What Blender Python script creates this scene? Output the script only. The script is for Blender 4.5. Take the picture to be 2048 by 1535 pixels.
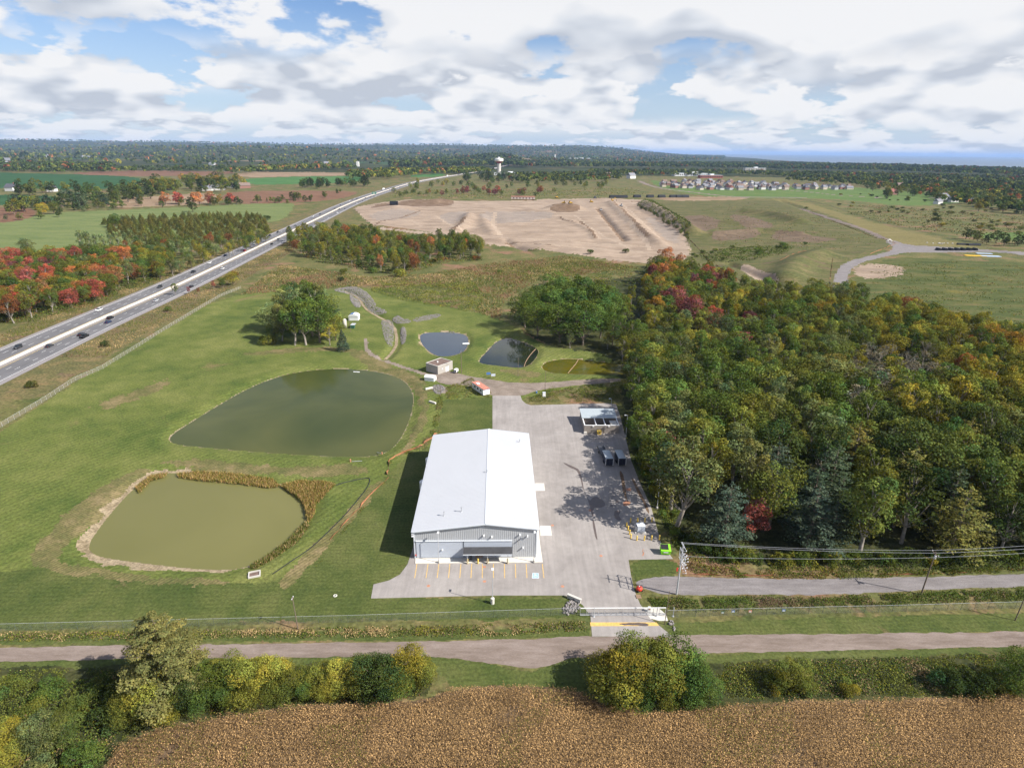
import bpy, math, random
import numpy as np
from mathutils import Matrix, Vector

for o in list(bpy.data.objects):
    bpy.data.objects.remove(o)
SC = bpy.context.scene
COL = SC.collection
RND = random.Random(11)
NR = np.random.default_rng(7)
R = math.radians

# ------------------------------------------------------------------ camera
F, CX, CY, H = 1200.0, 1024.0, 767.5, 92.0          # focal length in photo pixels, drone height in metres
PITCH, ROLL = math.atan(466 / 1200.0), R(0.6)
CP, SP, CR, SR = math.cos(PITCH), math.sin(PITCH), math.cos(ROLL), math.sin(ROLL)
cam_d = bpy.data.cameras.new('camera')
cam = bpy.data.objects.new('camera', cam_d)
COL.objects.link(cam)
_r, _u, _f = Vector((1, 0, 0)), Vector((0, SP, CP)), Vector((0, CP, -SP))
_r2, _u2 = _r * CR + _u * SR, _u * CR - _r * SR
cam.matrix_world = Matrix(((_r2.x, _u2.x, -_f.x, 0), (_r2.y, _u2.y, -_f.y, 0), (_r2.z, _u2.z, -_f.z, H), (0, 0, 0, 1)))
cam_d.sensor_width = 36
cam_d.lens = F / 2048 * 36
cam_d.clip_start, cam_d.clip_end = 0.5, 200000
SC.camera = cam

# ------------------------------------------------------------------ sun, sky
SUN_EL, SUN_AZ = R(40), R(109)                      # azimuth from +Y towards +X
sv = Vector((math.sin(SUN_AZ) * math.cos(SUN_EL), math.cos(SUN_AZ) * math.cos(SUN_EL), math.sin(SUN_EL)))
sl = bpy.data.lights.new('sun', 'SUN')
sl.energy, sl.angle, sl.color = 4.8, R(0.53), (1.0, 0.955, 0.89)
so = bpy.data.objects.new('sun', sl)
COL.objects.link(so)
so.rotation_euler = sv.to_track_quat('Z', 'Y').to_euler()
so.location = (0, 0, 300)

W = bpy.data.worlds.new('World')
SC.world = W
W.use_nodes = True
wn, wl = W.node_tree.nodes, W.node_tree.links
wn.clear()
def wnode(t, **k):
    n = wn.new(t)
    for a, b in k.items():
        setattr(n, a, b)
    return n
def wmath(op, a, b=None, c=None, clamp=False):
    n = wnode('ShaderNodeMath', operation=op, use_clamp=clamp)
    for i, q in enumerate((a, b, c)):
        if q is None: continue
        if isinstance(q, (int, float)): n.inputs[i].default_value = q
        else: wl.new(q, n.inputs[i])
    return n.outputs[0]
sky = wnode('ShaderNodeTexSky', sky_type='NISHITA', sun_disc=False)
sky.sun_elevation, sky.sun_rotation = SUN_EL, SUN_AZ
W.cycles.sampling_method = 'NONE'
sky.altitude, sky.air_density, sky.dust_density, sky.ozone_density = 150, 1.0, 0.3, 1.4
skys = wnode('ShaderNodeVectorMath', operation='SCALE')
tint = wnode('ShaderNodeVectorMath', operation='MULTIPLY'); tint.inputs[1].default_value = (0.74, 0.85, 1.06)
wl.new(sky.outputs[0], tint.inputs[0]); wl.new(tint.outputs[0], skys.inputs[0]); skys.inputs['Scale'].default_value = 0.070
tc = wnode('ShaderNodeTexCoord')
sep = wnode('ShaderNodeSeparateXYZ'); wl.new(tc.outputs['Generated'], sep.inputs[0])
zz = wmath('MAXIMUM', sep.outputs[2], 0.0)
def band(lo0, lo1, hi0, hi1):
    """1 between lo1 and hi0 of elevation, fading to 0 outside"""
    n = wnode('ShaderNodeMapRange', interpolation_type='SMOOTHSTEP'); wl.new(zz, n.inputs[0]); n.inputs[1].default_value, n.inputs[2].default_value = lo0, lo1
    if hi0 is None: return n.outputs[0]
    m = wnode('ShaderNodeMapRange', interpolation_type='SMOOTHSTEP'); wl.new(zz, m.inputs[0]); m.inputs[1].default_value, m.inputs[2].default_value = hi0, hi1; m.inputs[3].default_value, m.inputs[4].default_value = 1, 0
    return wmath('MULTIPLY', n.outputs[0], m.outputs[0])
def heap(scale, asp, off, dz, thr, soft, detail):
    """one tier of heaped clouds: cover and how lit each spot is (tops bright, bases grey)"""
    big = None
    def dens(d, det):
        nonlocal big
        com = wnode('ShaderNodeCombineXYZ')
        wl.new(sep.outputs[0], com.inputs[0]); wl.new(sep.outputs[1], com.inputs[1]); wl.new(wmath('MULTIPLY', wmath('ADD', sep.outputs[2], d), asp), com.inputs[2])
        ad = wnode('ShaderNodeVectorMath', operation='ADD'); ad.inputs[1].default_value = off; wl.new(com.outputs[0], ad.inputs[0])
        n1 = wnode('ShaderNodeTexNoise', noise_dimensions='3D'); wl.new(ad.outputs[0], n1.inputs['Vector'])
        n1.inputs['Scale'].default_value, n1.inputs['Detail'].default_value, n1.inputs['Roughness'].default_value = scale, det, 0.54
        if big is None:
            n2 = wnode('ShaderNodeTexNoise', noise_dimensions='3D'); wl.new(ad.outputs[0], n2.inputs['Vector'])
            n2.inputs['Scale'].default_value, n2.inputs['Detail'].default_value = scale * 0.33, 1; big = n2.outputs[0]
        return wmath('ADD', wmath('MULTIPLY', n1.outputs[0], 0.66), wmath('MULTIPLY', big, 0.34))
    d0, dl, d1 = dens(0.0, detail), dens(0.0, 2.5), dens(dz, 2.5)
    c = wnode('ShaderNodeMapRange', interpolation_type='SMOOTHSTEP'); wl.new(d0, c.inputs[0]); c.inputs[1].default_value, c.inputs[2].default_value = thr, thr + soft
    l = wmath('ADD', wmath('MULTIPLY', wmath('SUBTRACT', dl, d1), 7.5), wmath('ADD', wmath('MULTIPLY', wmath('SUBTRACT', d0, dl), 2.8), 0.62))
    t = wnode('ShaderNodeMapRange'); wl.new(d0, t.inputs[0]); t.inputs[1].default_value, t.inputs[2].default_value, t.inputs[3].default_value, t.inputs[4].default_value = thr + 0.03, thr + 0.22, 0.0, 0.26
    return c.outputs[0], wmath('SUBTRACT', l, t.outputs[0], clamp=True)
tiers = [(heap(19.0, 4.0, (1.3, 5.0, 2.0), 0.012, 0.462, 0.06, 4), band(-0.01, 0.004, 0.028, 0.055), 0.85), (heap(9.0, 2.6, (7.3, 1.0, 4.0), 0.024, 0.438, 0.035, 6), band(0.015, 0.045, 0.10, 0.15), 0.97), (heap(5.0, 2.3, (3.4, 8.2, 6.1), 0.050, 0.448, 0.035, 7), band(0.06, 0.10, None, None), 0.97)]
def shade(lit):
    cr = wnode('ShaderNodeValToRGB'); wl.new(lit, cr.inputs[0]); e = cr.color_ramp.elements
    e[0].position, e[0].color = 0.0, (0.315, 0.34, 0.385, 1); e[1].position, e[1].color = 0.78, (0.525, 0.525, 0.53, 1)
    q = e.new(0.40); q.color = (0.43, 0.448, 0.478, 1)
    return cr.outputs[0]
# thin veil between the heaps, thicker towards the horizon where the line of sight is longer
veil = wmath('MULTIPLY', wmath('SUBTRACT', 1.0, wmath('MULTIPLY', zz, 5.5), clamp=True), 0.80)
vm = wnode('ShaderNodeMix', data_type='RGBA'); wl.new(veil, vm.inputs[0]); wl.new(skys.outputs[0], vm.inputs[6]); vm.inputs[7].default_value = (0.335, 0.395, 0.48, 1)
cur = vm.outputs[2]
# scattered heaps close up towards the horizon, where they are seen from the side, and open overhead
open_up = wnode('ShaderNodeMapRange'); wl.new(zz, open_up.inputs[0]); open_up.inputs[1].default_value, open_up.inputs[2].default_value, open_up.inputs[3].default_value, open_up.inputs[4].default_value = 0.18, 0.65, 1.0, 0.38
for (cov, lit), bd, op in reversed(tiers):
    m = wnode('ShaderNodeMix', data_type='RGBA'); wl.new(wmath('MULTIPLY', wmath('MULTIPLY', wmath('MULTIPLY', cov, open_up.outputs[0]), bd), op), m.inputs[0]); wl.new(cur, m.inputs[6]); wl.new(shade(lit), m.inputs[7]); cur = m.outputs[2]
bg = wnode('ShaderNodeBackground'); wl.new(cur, bg.inputs[0]); bg.inputs[1].default_value = 1.0
wo = wnode('ShaderNodeOutputWorld'); wl.new(bg.outputs[0], wo.inputs[0])

SC.view_settings.view_transform = 'Standard'
SC.view_settings.look = 'None'
SC.view_settings.exposure = 0.82
SC.view_settings.gamma = 1
SC.view_settings.use_curve_mapping = False
cy = SC.cycles
cy.use_denoising = True
cy.max_bounces, cy.diffuse_bounces, cy.glossy_bounces, cy.transmission_bounces = 5, 2, 2, 3
cy.volume_bounces, cy.transparent_max_bounces = 0, 10
cy.use_adaptive_sampling = True
cy.adaptive_threshold = 0.02
cy.caustics_reflective = cy.caustics_refractive = False

# ------------------------------------------------------------------ pixel of the photograph -> point of the place
def ray(px, py):
    x, y = (px - CX) / F, -(py - CY) / F
    xu, yu = x * CR - y * SR, x * SR + y * CR
    return xu, CP + yu * SP, -SP + yu * CP
def G(px, py, z=0.0):
    a, b, c = ray(px, py)
    t = (z - H) / c
    return Vector((a * t, b * t, z))
def proj(x, y, z):
    zc = y * CP - (z - H) * SP
    xu, yu = x / zc, (y * SP + (z - H) * CP) / zc
    return CX + (xu * CR + yu * SR) * F, CY - (-xu * SR + yu * CR) * F
def poly(pts, z=0.0):
    return np.array([G(x, y, z)[:2] for x, y in pts])

# ------------------------------------------------------------------ numpy noise and polygons
def vnoise(x, y, seed=0):
    xi, yi = np.floor(x).astype(np.int64), np.floor(y).astype(np.int64)
    fx, fy = x - xi, y - yi
    fx, fy = fx * fx * (3 - 2 * fx), fy * fy * (3 - 2 * fy)
    def h(a, b):
        n = (a * 374761393 + b * 668265263 + seed * 1442695041) & 0xFFFFFFFF
        n = ((n ^ (n >> 13)) * 1274126177) & 0xFFFFFFFF
        return ((n ^ (n >> 16)) & 0xFFFF) / 65535.0
    return (h(xi, yi) * (1 - fx) + h(xi + 1, yi) * fx) * (1 - fy) + (h(xi, yi + 1) * (1 - fx) + h(xi + 1, yi + 1) * fx) * fy
def fbm(x, y, s, seed=0, o=4):
    r, a, t = 0, 1.0, 0
    for k in range(o):
        r = r + a * vnoise(x / s + 17 * k, y / s - 9 * k, seed + k); t += a; a *= 0.5; s *= 0.5
    return r / t
def inside(P, x, y):
    r = np.zeros(x.shape, bool)
    n = len(P)
    for i in range(n):
        x0, y0 = P[i]; x1, y1 = P[(i + 1) % n]
        if y0 == y1: continue
        c = ((y0 > y) != (y1 > y)) & (x < (x1 - x0) * (y - y0) / (y1 - y0) + x0)
        r ^= c
    return r
def seg_dist(P, x, y, closed=True):
    d = np.full(x.shape, 1e18)
    n = len(P)
    for i in range(n if closed else n - 1):
        a, b = P[i], P[(i + 1) % n]
        ab = b - a
        t = np.clip(((x - a[0]) * ab[0] + (y - a[1]) * ab[1]) / max(ab @ ab, 1e-9), 0, 1)
        d = np.minimum(d, (x - a[0] - t * ab[0]) ** 2 + (y - a[1] - t * ab[1]) ** 2)
    return np.sqrt(d)
def smooth_poly(P, n=3):
    P = np.asarray(P, float)
    for _ in range(n):
        Q = np.roll(P, -1, 0)
        P = np.stack([P * 0.75 + Q * 0.25, P * 0.25 + Q * 0.75], 1).reshape(-1, 2)
    return P
def smooth_line(P, n=3):
    P = np.asarray(P, float)
    for _ in range(n):
        a, b = P[:-1], P[1:]
        m = np.stack([a * 0.75 + b * 0.25, a * 0.25 + b * 0.75], 1).reshape(-1, P.shape[1])
        P = np.vstack([P[:1], m, P[-1:]])
    return P
def sstep(a, b, x):
    t = np.clip((x - a) / (b - a), 0, 1)
    return t * t * (3 - 2 * t)
def pts_in(P, n, rng=NR):
    lo, hi = P.min(0), P.max(0)
    out = []
    while len(out) < n:
        q = lo + (hi - lo) * rng.random((n * 2 + 16, 2))
        q = q[inside(P, q[:, 0], q[:, 1])]
        out.extend(q[:n - len(out)].tolist())
    return np.array(out)
def spread(P, dmin, tries=6000, rng=NR, avoid=()):
    """points in a polygon no closer than dmin"""
    lo, hi = P.min(0), P.max(0)
    q = lo + (hi - lo) * rng.random((tries, 2))
    q = q[inside(P, q[:, 0], q[:, 1])]
    for A in avoid:
        q = q[~inside(A, q[:, 0], q[:, 1])]
    keep = np.zeros((0, 2))
    for p in q:
        if len(keep) == 0 or ((keep - p) ** 2).sum(1).min() > dmin * dmin:
            keep = np.vstack([keep, p])
    return keep

# ------------------------------------------------------------------ object helpers
def tag(o, label=None, cat=None, group=None, kind=None):
    if label: o['label'] = label
    if cat: o['category'] = cat
    if group: o['group'] = group
    if kind: o['kind'] = kind
    return o
def link(o, parent=None):
    COL.objects.link(o)
    if parent: o.parent = parent
    return o
def thing(name, label, cat, loc=(0, 0, 0), rz=0, group=None):
    o = bpy.data.objects.new(name, None)
    o.empty_display_size = 0.3
    link(o); o.location = loc; o.rotation_euler = (0, 0, rz)
    return tag(o, label, cat, group)
def copy_tree(o, parent=None):
    c = o.copy(); link(c, parent)
    for ch in o.children: copy_tree(ch, c)
    return c
class MB:
    def __init__(s): s.v, s.f, s.m = [], [], []
    def add(s, v, f, m=0):
        k = len(s.v); s.v += [tuple(p) for p in v]; s.f += [tuple(i + k for i in q) for q in f]; s.m += [m] * len(f); return s
    def box(s, c, d, rz=0, m=0, top=1.0, topy=None):
        topy = top if topy is None else topy
        ca, sa = math.cos(rz), math.sin(rz); v = []
        for z, kx, ky in ((-1, 1, 1), (1, top, topy)):
            for x, y in ((-1, -1), (1, -1), (1, 1), (-1, 1)):
                X, Y = x * d[0] / 2 * kx, y * d[1] / 2 * ky
                v.append((c[0] + X * ca - Y * sa, c[1] + X * sa + Y * ca, c[2] + z * d[2] / 2))
        return s.add(v, [(3, 2, 1, 0), (4, 5, 6, 7), (0, 1, 5, 4), (1, 2, 6, 5), (2, 3, 7, 6), (3, 0, 4, 7)], m)
    def tube(s, p0, p1, r0, r1=None, n=6, m=0, cap=True):
        r1 = r0 if r1 is None else r1
        p0, p1 = Vector(p0), Vector(p1); d = (p1 - p0).normalized()
        a = d.orthogonal().normalized(); b = d.cross(a)
        v = [p + (a * math.cos(t) + b * math.sin(t)) * r for p, r in ((p0, r0), (p1, r1)) for t in [2 * math.pi * i / n for i in range(n)]]
        f = [(i, (i + 1) % n, n + (i + 1) % n, n + i) for i in range(n)]
        if cap: f += [tuple(range(n - 1, -1, -1)), tuple(range(n, 2 * n))]
        return s.add(v, f, m)
    def lathe(s, prof, n=16, c=(0, 0, 0), m=0):
        v = [(c[0] + r * math.cos(2 * math.pi * i / n), c[1] + r * math.sin(2 * math.pi * i / n), c[2] + z) for r, z in prof for i in range(n)]
        f = [(k * n + i, k * n + (i + 1) % n, (k + 1) * n + (i + 1) % n, (k + 1) * n + i) for k in range(len(prof) - 1) for i in range(n)]
        return s.add(v, f, m)
    def prism(s, P, z0, z1, m=0):
        n = len(P)
        v = [(p[0], p[1], z0) for p in P] + [(p[0], p[1], z1) for p in P]
        return s.add(v, [tuple(range(n - 1, -1, -1)), tuple(range(n, 2 * n))] + [(i, (i + 1) % n, n + (i + 1) % n, n + i) for i in range(n)], m)
    def extr(s, P, x0, x1, m=0):
        """profile P in (y,z), extruded along x"""
        n = len(P)
        v = [(x0, p[0], p[1]) for p in P] + [(x1, p[0], p[1]) for p in P]
        return s.add(v, [tuple(range(n)), tuple(range(2 * n - 1, n - 1, -1))] + [(i, n + i, n + (i + 1) % n, (i + 1) % n) for i in range(n)], m)
    def mesh(s, name, mats):
        me = bpy.data.meshes.new(name); me.from_pydata(s.v, [], s.f)
        for q in (mats if isinstance(mats, (list, tuple)) else [mats]): me.materials.append(M[q] if isinstance(q, str) else q)
        if any(s.m): me.polygons.foreach_set('material_index', s.m)
        me.update(); return me
    def build(s, name, mats, parent=None, smooth=False, loc=None, rz=0):
        me = s.mesh(name, mats)
        if smooth: me.polygons.foreach_set('use_smooth', [True] * len(me.polygons))
        o = bpy.data.objects.new(name, me); link(o, parent)
        if loc is not None: o.location = loc
        if rz: o.rotation_euler = (0, 0, rz)
        return o
def mesh_np(name, V, Fq, mat, col=None, smooth=False):
    """fast mesh from arrays; Fq has 3 or 4 columns"""
    me = bpy.data.meshes.new(name)
    V = np.ascontiguousarray(V, np.float32); Fq = np.ascontiguousarray(Fq, np.int32)
    n, k = Fq.shape
    me.vertices.add(len(V)); me.vertices.foreach_set('co', V.ravel())
    me.loops.add(n * k); me.loops.foreach_set('vertex_index', Fq.ravel())
    me.polygons.add(n); me.polygons.foreach_set('loop_start', np.arange(0, n * k, k, dtype=np.int32))
    try: me.polygons.foreach_set('loop_total', np.full(n, k, np.int32))
    except Exception: pass
    me.update(calc_edges=True)
    if col is not None:
        ca = me.color_attributes.new('col', 'FLOAT_COLOR', 'POINT')
        c4 = np.ones((len(V), 4), np.float32); c4[:, :3] = col
        ca.data.foreach_set('color', c4.ravel())
    if smooth: me.polygons.foreach_set('use_smooth', np.ones(n, bool))
    me.materials.append(M[mat] if isinstance(mat, str) else mat)
    return me
def obj_np(name, *a, parent=None, **k):
    return link(bpy.data.objects.new(name, mesh_np(name, *a, **k)), parent)
# ------------------------------------------------------------------ materials
M = {}
def nmat(name):
    m = bpy.data.materials.new(name); m.use_nodes = True
    M[name] = m
    nt = m.node_tree; nt.nodes.clear()
    return m, nt.nodes, nt.links
def node(N, t, **k):
    n = N.new(t)
    for a, b in k.items(): setattr(n, a, b)
    return n
def noise(N, L, vec, scale, detail=4, rough=0.55, dist=0.0):
    n = node(N, 'ShaderNodeTexNoise', noise_dimensions='3D')
    n.inputs['Scale'].default_value, n.inputs['Detail'].default_value, n.inputs['Roughness'].default_value, n.inputs['Distortion'].default_value = scale, detail, rough, dist
    L.new(vec, n.inputs['Vector']); return n.outputs[0]
def ramp(N, L, fac, stops):
    r = node(N, 'ShaderNodeValToRGB'); e = r.color_ramp.elements
    while len(e) < len(stops): e.new(0.5)
    for q, (p, c) in zip(e, stops):
        q.position = p; q.color = (c, c, c, 1) if isinstance(c, (int, float)) else (*c, 1)
    L.new(fac, r.inputs[0]); return r.outputs[0]
def mixc(N, L, fac, a, b, mode='MIX'):
    m = node(N, 'ShaderNodeMix', data_type='RGBA', blend_type=mode)
    for s, q in ((0, fac), (6, a), (7, b)):
        if isinstance(q, (int, float)): m.inputs[s].default_value = q
        elif isinstance(q, tuple): m.inputs[s].default_value = (*q, 1)
        else: L.new(q, m.inputs[s])
    return m.outputs[2]
def mth(N, L, op, a, b=0.0, clamp=False):
    m = node(N, 'ShaderNodeMath', operation=op, use_clamp=clamp)
    for i, q in enumerate((a, b)):
        if isinstance(q, (int, float)): m.inputs[i].default_value = q
        else: L.new(q, m.inputs[i])
    return m.outputs[0]
def finish(N, L, color, rough=0.9, bump=None, bstr=0.3, bdist=0.05, metal=0.0, spec=0.3):
    b = node(N, 'ShaderNodeBsdfPrincipled')
    if isinstance(color, tuple): b.inputs['Base Color'].default_value = (*color, 1)
    else: L.new(color, b.inputs['Base Color'])
    if isinstance(rough, (int, float)): b.inputs['Roughness'].default_value = rough
    else: L.new(rough, b.inputs['Roughness'])
    b.inputs['Metallic'].default_value = metal
    b.inputs['Specular IOR Level'].default_value = spec
    if bump is not None:
        bp = node(N, 'ShaderNodeBump'); bp.inputs['Strength'].default_value = bstr; bp.inputs['Distance'].default_value = bdist
        L.new(bump, bp.inputs['Height']); L.new(bp.outputs[0], b.inputs['Normal'])
    o = node(N, 'ShaderNodeOutputMaterial'); L.new(b.outputs[0], o.inputs[0])
    return b
def wpos(N):
    return node(N, 'ShaderNodeNewGeometry').outputs['Position']
def scaled(N, L, v, s, rz=0):
    m = node(N, 'ShaderNodeMapping'); m.inputs['Scale'].default_value = s; m.inputs['Rotation'].default_value = (0, 0, rz)
    L.new(v, m.inputs[0]); return m.outputs[0]
def ground_mat(name, cols, s1, s2, s3=1.5, stripe=None, aniso=None, bdist=0.15, bstr=0.5, fine=0.5, spots=None):
    """cols: dark, mid, light; s1 patch size (m), s2 mid size, s3 tuft size; stripe=(angle, width m, amount)"""
    m, N, L = nmat(name); p = wpos(N)
    if aniso: p = scaled(N, L, p, (1.0, aniso[1], 1.0), aniso[0])
    a = noise(N, L, p, 1 / s1, 4, 0.6, 0.4); b = noise(N, L, p, 1 / s2, 5, 0.6); c = noise(N, L, p, 1 / s3, 4, 0.65)
    t = mth(N, L, 'ADD', mth(N, L, 'MULTIPLY', a, 0.6), mth(N, L, 'MULTIPLY', b, 0.4))
    k = len(cols)
    col = ramp(N, L, t, [(0.36 + 0.28 * i / (k - 1), q) for i, q in enumerate(cols)])
    if stripe:
        ang, wd, amt = stripe
        q = scaled(N, L, wpos(N), (1 / wd, 1 / wd, 1), ang)
        wv = node(N, 'ShaderNodeTexWave', wave_type='BANDS', bands_direction='X')
        wv.inputs['Scale'].default_value = 0.314; wv.inputs['Distortion'].default_value = 3.0; wv.inputs['Detail'].default_value = 2; wv.inputs['Detail Scale'].default_value = 0.3
        L.new(q, wv.inputs[0])
        col = mixc(N, L, 1.0, col, ramp(N, L, wv.outputs[1], [(0.2, 1 - amt), (0.8, 1 + amt)]), 'MULTIPLY')
    if spots:
        sc, lo, c2 = spots
        col = mixc(N, L, ramp(N, L, noise(N, L, p, 1 / sc, 6, 0.65, 0.6), [(lo, 0.0), (lo + 0.09, 1.0)]), col, c2)
    col = mixc(N, L, 1.0, col, ramp(N, L, c, [(0.3, 1 - fine), (0.7, 1 + fine * 0.8)]), 'MULTIPLY')
    finish(N, L, col, 0.95, c, bstr, bdist, spec=0.1)
    return m
def paint(name, c, rough=0.6, metal=0.0, var=0.12, scale=0.8, spec=0.3, bump=0.0):
    m, N, L = nmat(name)
    n = noise(N, L, wpos(N), scale, 5, 0.65)
    col = mixc(N, L, 1.0, c, ramp(N, L, n, [(0.3, 1 - var), (0.7, 1 + var)]), 'MULTIPLY')
    finish(N, L, col, rough, n if bump else None, bump, 0.02, metal, spec)
    return m

# --- foliage: object colour x per-leaf colour
def leaf_mat(name, trans=0.3):
    m, N, L = nmat(name)
    at = node(N, 'ShaderNodeAttribute', attribute_name='col'); oi = node(N, 'ShaderNodeObjectInfo')
    c = mixc(N, L, 1.0, at.outputs[0], oi.outputs['Color'], 'MULTIPLY')
    d = node(N, 'ShaderNodeBsdfDiffuse'); L.new(c, d.inputs[0])
    t = node(N, 'ShaderNodeBsdfTranslucent'); L.new(mixc(N, L, 1.0, c, (1.0, 0.95, 0.55), 'MULTIPLY'), t.inputs[0])
    x = node(N, 'ShaderNodeMixShader'); x.inputs[0].default_value = trans; L.new(d.outputs[0], x.inputs[1]); L.new(t.outputs[0], x.inputs[2])
    o = node(N, 'ShaderNodeOutputMaterial'); L.new(x.outputs[0], o.inputs[0])
leaf_mat('leaf', 0.2); leaf_mat('straw', 0.2)
paint('bark', (0.16, 0.13, 0.10), 0.95, var=0.35, scale=1.5)
paint('bark_pale', (0.25, 0.22, 0.185), 0.95, var=0.3, scale=1.5)

# --- ground
ground_mat('meadow', [(0.066, 0.084, 0.026), (0.115, 0.115, 0.040), (0.185, 0.145, 0.065)], 26, 6, 1.2, spots=(38, 0.55, (0.22, 0.13, 0.078)))
ground_mat('verge', [(0.085, 0.090, 0.035), (0.13, 0.115, 0.048), (0.20, 0.145, 0.068)], 12, 4, 1.0, spots=(15, 0.58, (0.15, 0.095, 0.065)))
ground_mat('lawn', [(0.067, 0.096, 0.022), (0.111, 0.132, 0.033), (0.162, 0.170, 0.051)], 34, 7, 0.7, stripe=(R(34), 2.1, 0.08), fine=0.45, spots=(30, 0.62, (0.17, 0.135, 0.06)))
ground_mat('lawn_yard', [(0.052, 0.074, 0.019), (0.080, 0.097, 0.027), (0.115, 0.122, 0.040)], 20, 5, 0.6, stripe=(R(87), 1.3, 0.05), fine=0.4, spots=(14, 0.64, (0.15, 0.115, 0.055)))
ground_mat('worn_grass', [(0.085, 0.095, 0.032), (0.14, 0.125, 0.05), (0.22, 0.17, 0.085)], 9, 3, 0.7, stripe=(R(34), 0.9, 0.14), fine=0.4)
ground_mat('shore_soil', [(0.18, 0.14, 0.08), (0.28, 0.22, 0.14), (0.36, 0.29, 0.19)], 6, 2, 0.6)
ground_mat('hay', [(0.100, 0.135, 0.045), (0.135, 0.165, 0.058), (0.165, 0.185, 0.07)], 60, 14, 3.0, aniso=(R(10), 3.0), fine=0.18)
ground_mat('crop_green', [(0.022, 0.062, 0.024), (0.030, 0.080, 0.028), (0.045, 0.10, 0.036)], 80, 20, 4, aniso=(R(5), 3.0), fine=0.15)
ground_mat('crop_bright', [(0.045, 0.115, 0.03), (0.06, 0.14, 0.04), (0.08, 0.16, 0.05)], 80, 20, 4, fine=0.15)
ground_mat('ploughed', [(0.13, 0.07, 0.042), (0.17, 0.092, 0.055), (0.21, 0.12, 0.075)], 70, 16, 3, aniso=(R(8), 3.5), fine=0.2)
ground_mat('stubble', [(0.20, 0.135, 0.08), (0.25, 0.175, 0.11), (0.30, 0.22, 0.14)], 70, 18, 3, fine=0.15)
ground_mat('earth', [(0.225, 0.165, 0.118), (0.30, 0.228, 0.168), (0.37, 0.285, 0.215)], 55, 14, 2.2, aniso=(R(-12), 2.6), fine=0.16, bdist=0.5, spots=(60, 0.60, (0.24, 0.19, 0.15)))
ground_mat('dark_earth', [(0.13, 0.085, 0.055), (0.17, 0.115, 0.075), (0.23, 0.16, 0.11)], 12, 4, 1.2, fine=0.4, bdist=0.4)
ground_mat('dry_slope', [(0.066, 0.078, 0.026), (0.104, 0.102, 0.038), (0.158, 0.128, 0.060)], 34, 9, 2.2, aniso=(R(35), 2.4), spots=(22, 0.58, (0.13, 0.085, 0.058)))
ground_mat('brown_bed', [(0.10, 0.072, 0.046), (0.14, 0.10, 0.066), (0.18, 0.135, 0.09)], 20, 6, 2.0, aniso=(R(40), 3))
ground_mat('tan_grass', [(0.135, 0.118, 0.045), (0.17, 0.145, 0.055), (0.20, 0.165, 0.07)], 40, 9, 2.2, aniso=(R(40), 3), spots=(22, 0.62, (0.27, 0.22, 0.16)))
ground_mat('wild_field', [(0.045, 0.064, 0.018), (0.080, 0.094, 0.028), (0.135, 0.115, 0.045)], 38, 11, 2.0, aniso=(R(-6), 3.2), spots=(45, 0.60, (0.145, 0.125, 0.028)))
ground_mat('green_park', [(0.075, 0.12, 0.03), (0.095, 0.145, 0.038), (0.12, 0.155, 0.05)], 60, 14, 3, fine=0.2)
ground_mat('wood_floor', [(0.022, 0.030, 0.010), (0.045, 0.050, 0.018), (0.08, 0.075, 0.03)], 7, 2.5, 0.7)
ground_mat('gravel', [(0.165, 0.128, 0.104), (0.215, 0.170, 0.142), (0.265, 0.215, 0.185)], 10, 3, 0.5, aniso=(0, 5.0), fine=0.22, bdist=0.05)
ground_mat('gravel_grey', [(0.165, 0.148, 0.143), (0.205, 0.186, 0.18), (0.25, 0.228, 0.222)], 9, 2.5, 0.45, aniso=(0, 4.0), fine=0.25, bdist=0.05)
ground_mat('gravel_path', [(0.17, 0.138, 0.11), (0.225, 0.182, 0.147), (0.28, 0.23, 0.19)], 7, 2.5, 0.5, fine=0.25, bdist=0.05)
ground_mat('corn_soil', [(0.09, 0.058, 0.034), (0.13, 0.088, 0.052), (0.18, 0.125, 0.075)], 8, 2.5, 0.6)
# --- paving
m_, N, L = nmat('asphalt'); p = wpos(N)
a = noise(N, L, p, 0.09, 5, 0.6, 0.5); b = noise(N, L, p, 0.6, 5, 0.7); c = noise(N, L, p, 4.0, 3, 0.7)
col = ramp(N, L, a, [(0.32, (0.250, 0.226, 0.208)), (0.5, (0.295, 0.268, 0.248)), (0.68, (0.335, 0.306, 0.282))])
col = mixc(N, L, 1.0, col, ramp(N, L, b, [(0.3, 0.91), (0.7, 1.08)]), 'MULTIPLY')
tr = noise(N, L, scaled(N, L, p, (1.6, 0.09, 1), R(8)), 0.5, 4, 0.6, 0.8)
col = mixc(N, L, 1.0, col, ramp(N, L, tr, [(0.38, 0.93), (0.62, 1.05)]), 'MULTIPLY')
vo = node(N, 'ShaderNodeTexVoronoi', feature='DISTANCE_TO_EDGE'); L.new(p, vo.inputs['Vector']); vo.inputs['Scale'].default_value = 0.07
crk = mth(N, L, 'MULTIPLY', ramp(N, L, vo.outputs[0], [(0.0, 1.0), (0.006, 0.0)]), ramp(N, L, b, [(0.5, 0.0), (0.62, 0.45)]))
col = mixc(N, L, crk, col, (0.16, 0.145, 0.135))
finish(N, L, col, 0.92, c, 0.25, 0.02, spec=0.15)
m_, N, L = nmat('highway_asphalt'); p = wpos(N)
a = noise(N, L, p, 0.05, 4, 0.6); b = noise(N, L, scaled(N, L, p, (1.4, 0.02, 1), R(4)), 0.7, 4, 0.6)
col = ramp(N, L, a, [(0.35, (0.125, 0.122, 0.125)), (0.65, (0.165, 0.16, 0.162))])
col = mixc(N, L, 1.0, col, ramp(N, L, b, [(0.35, 0.86), (0.65, 1.12)]), 'MULTIPLY')
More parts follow.
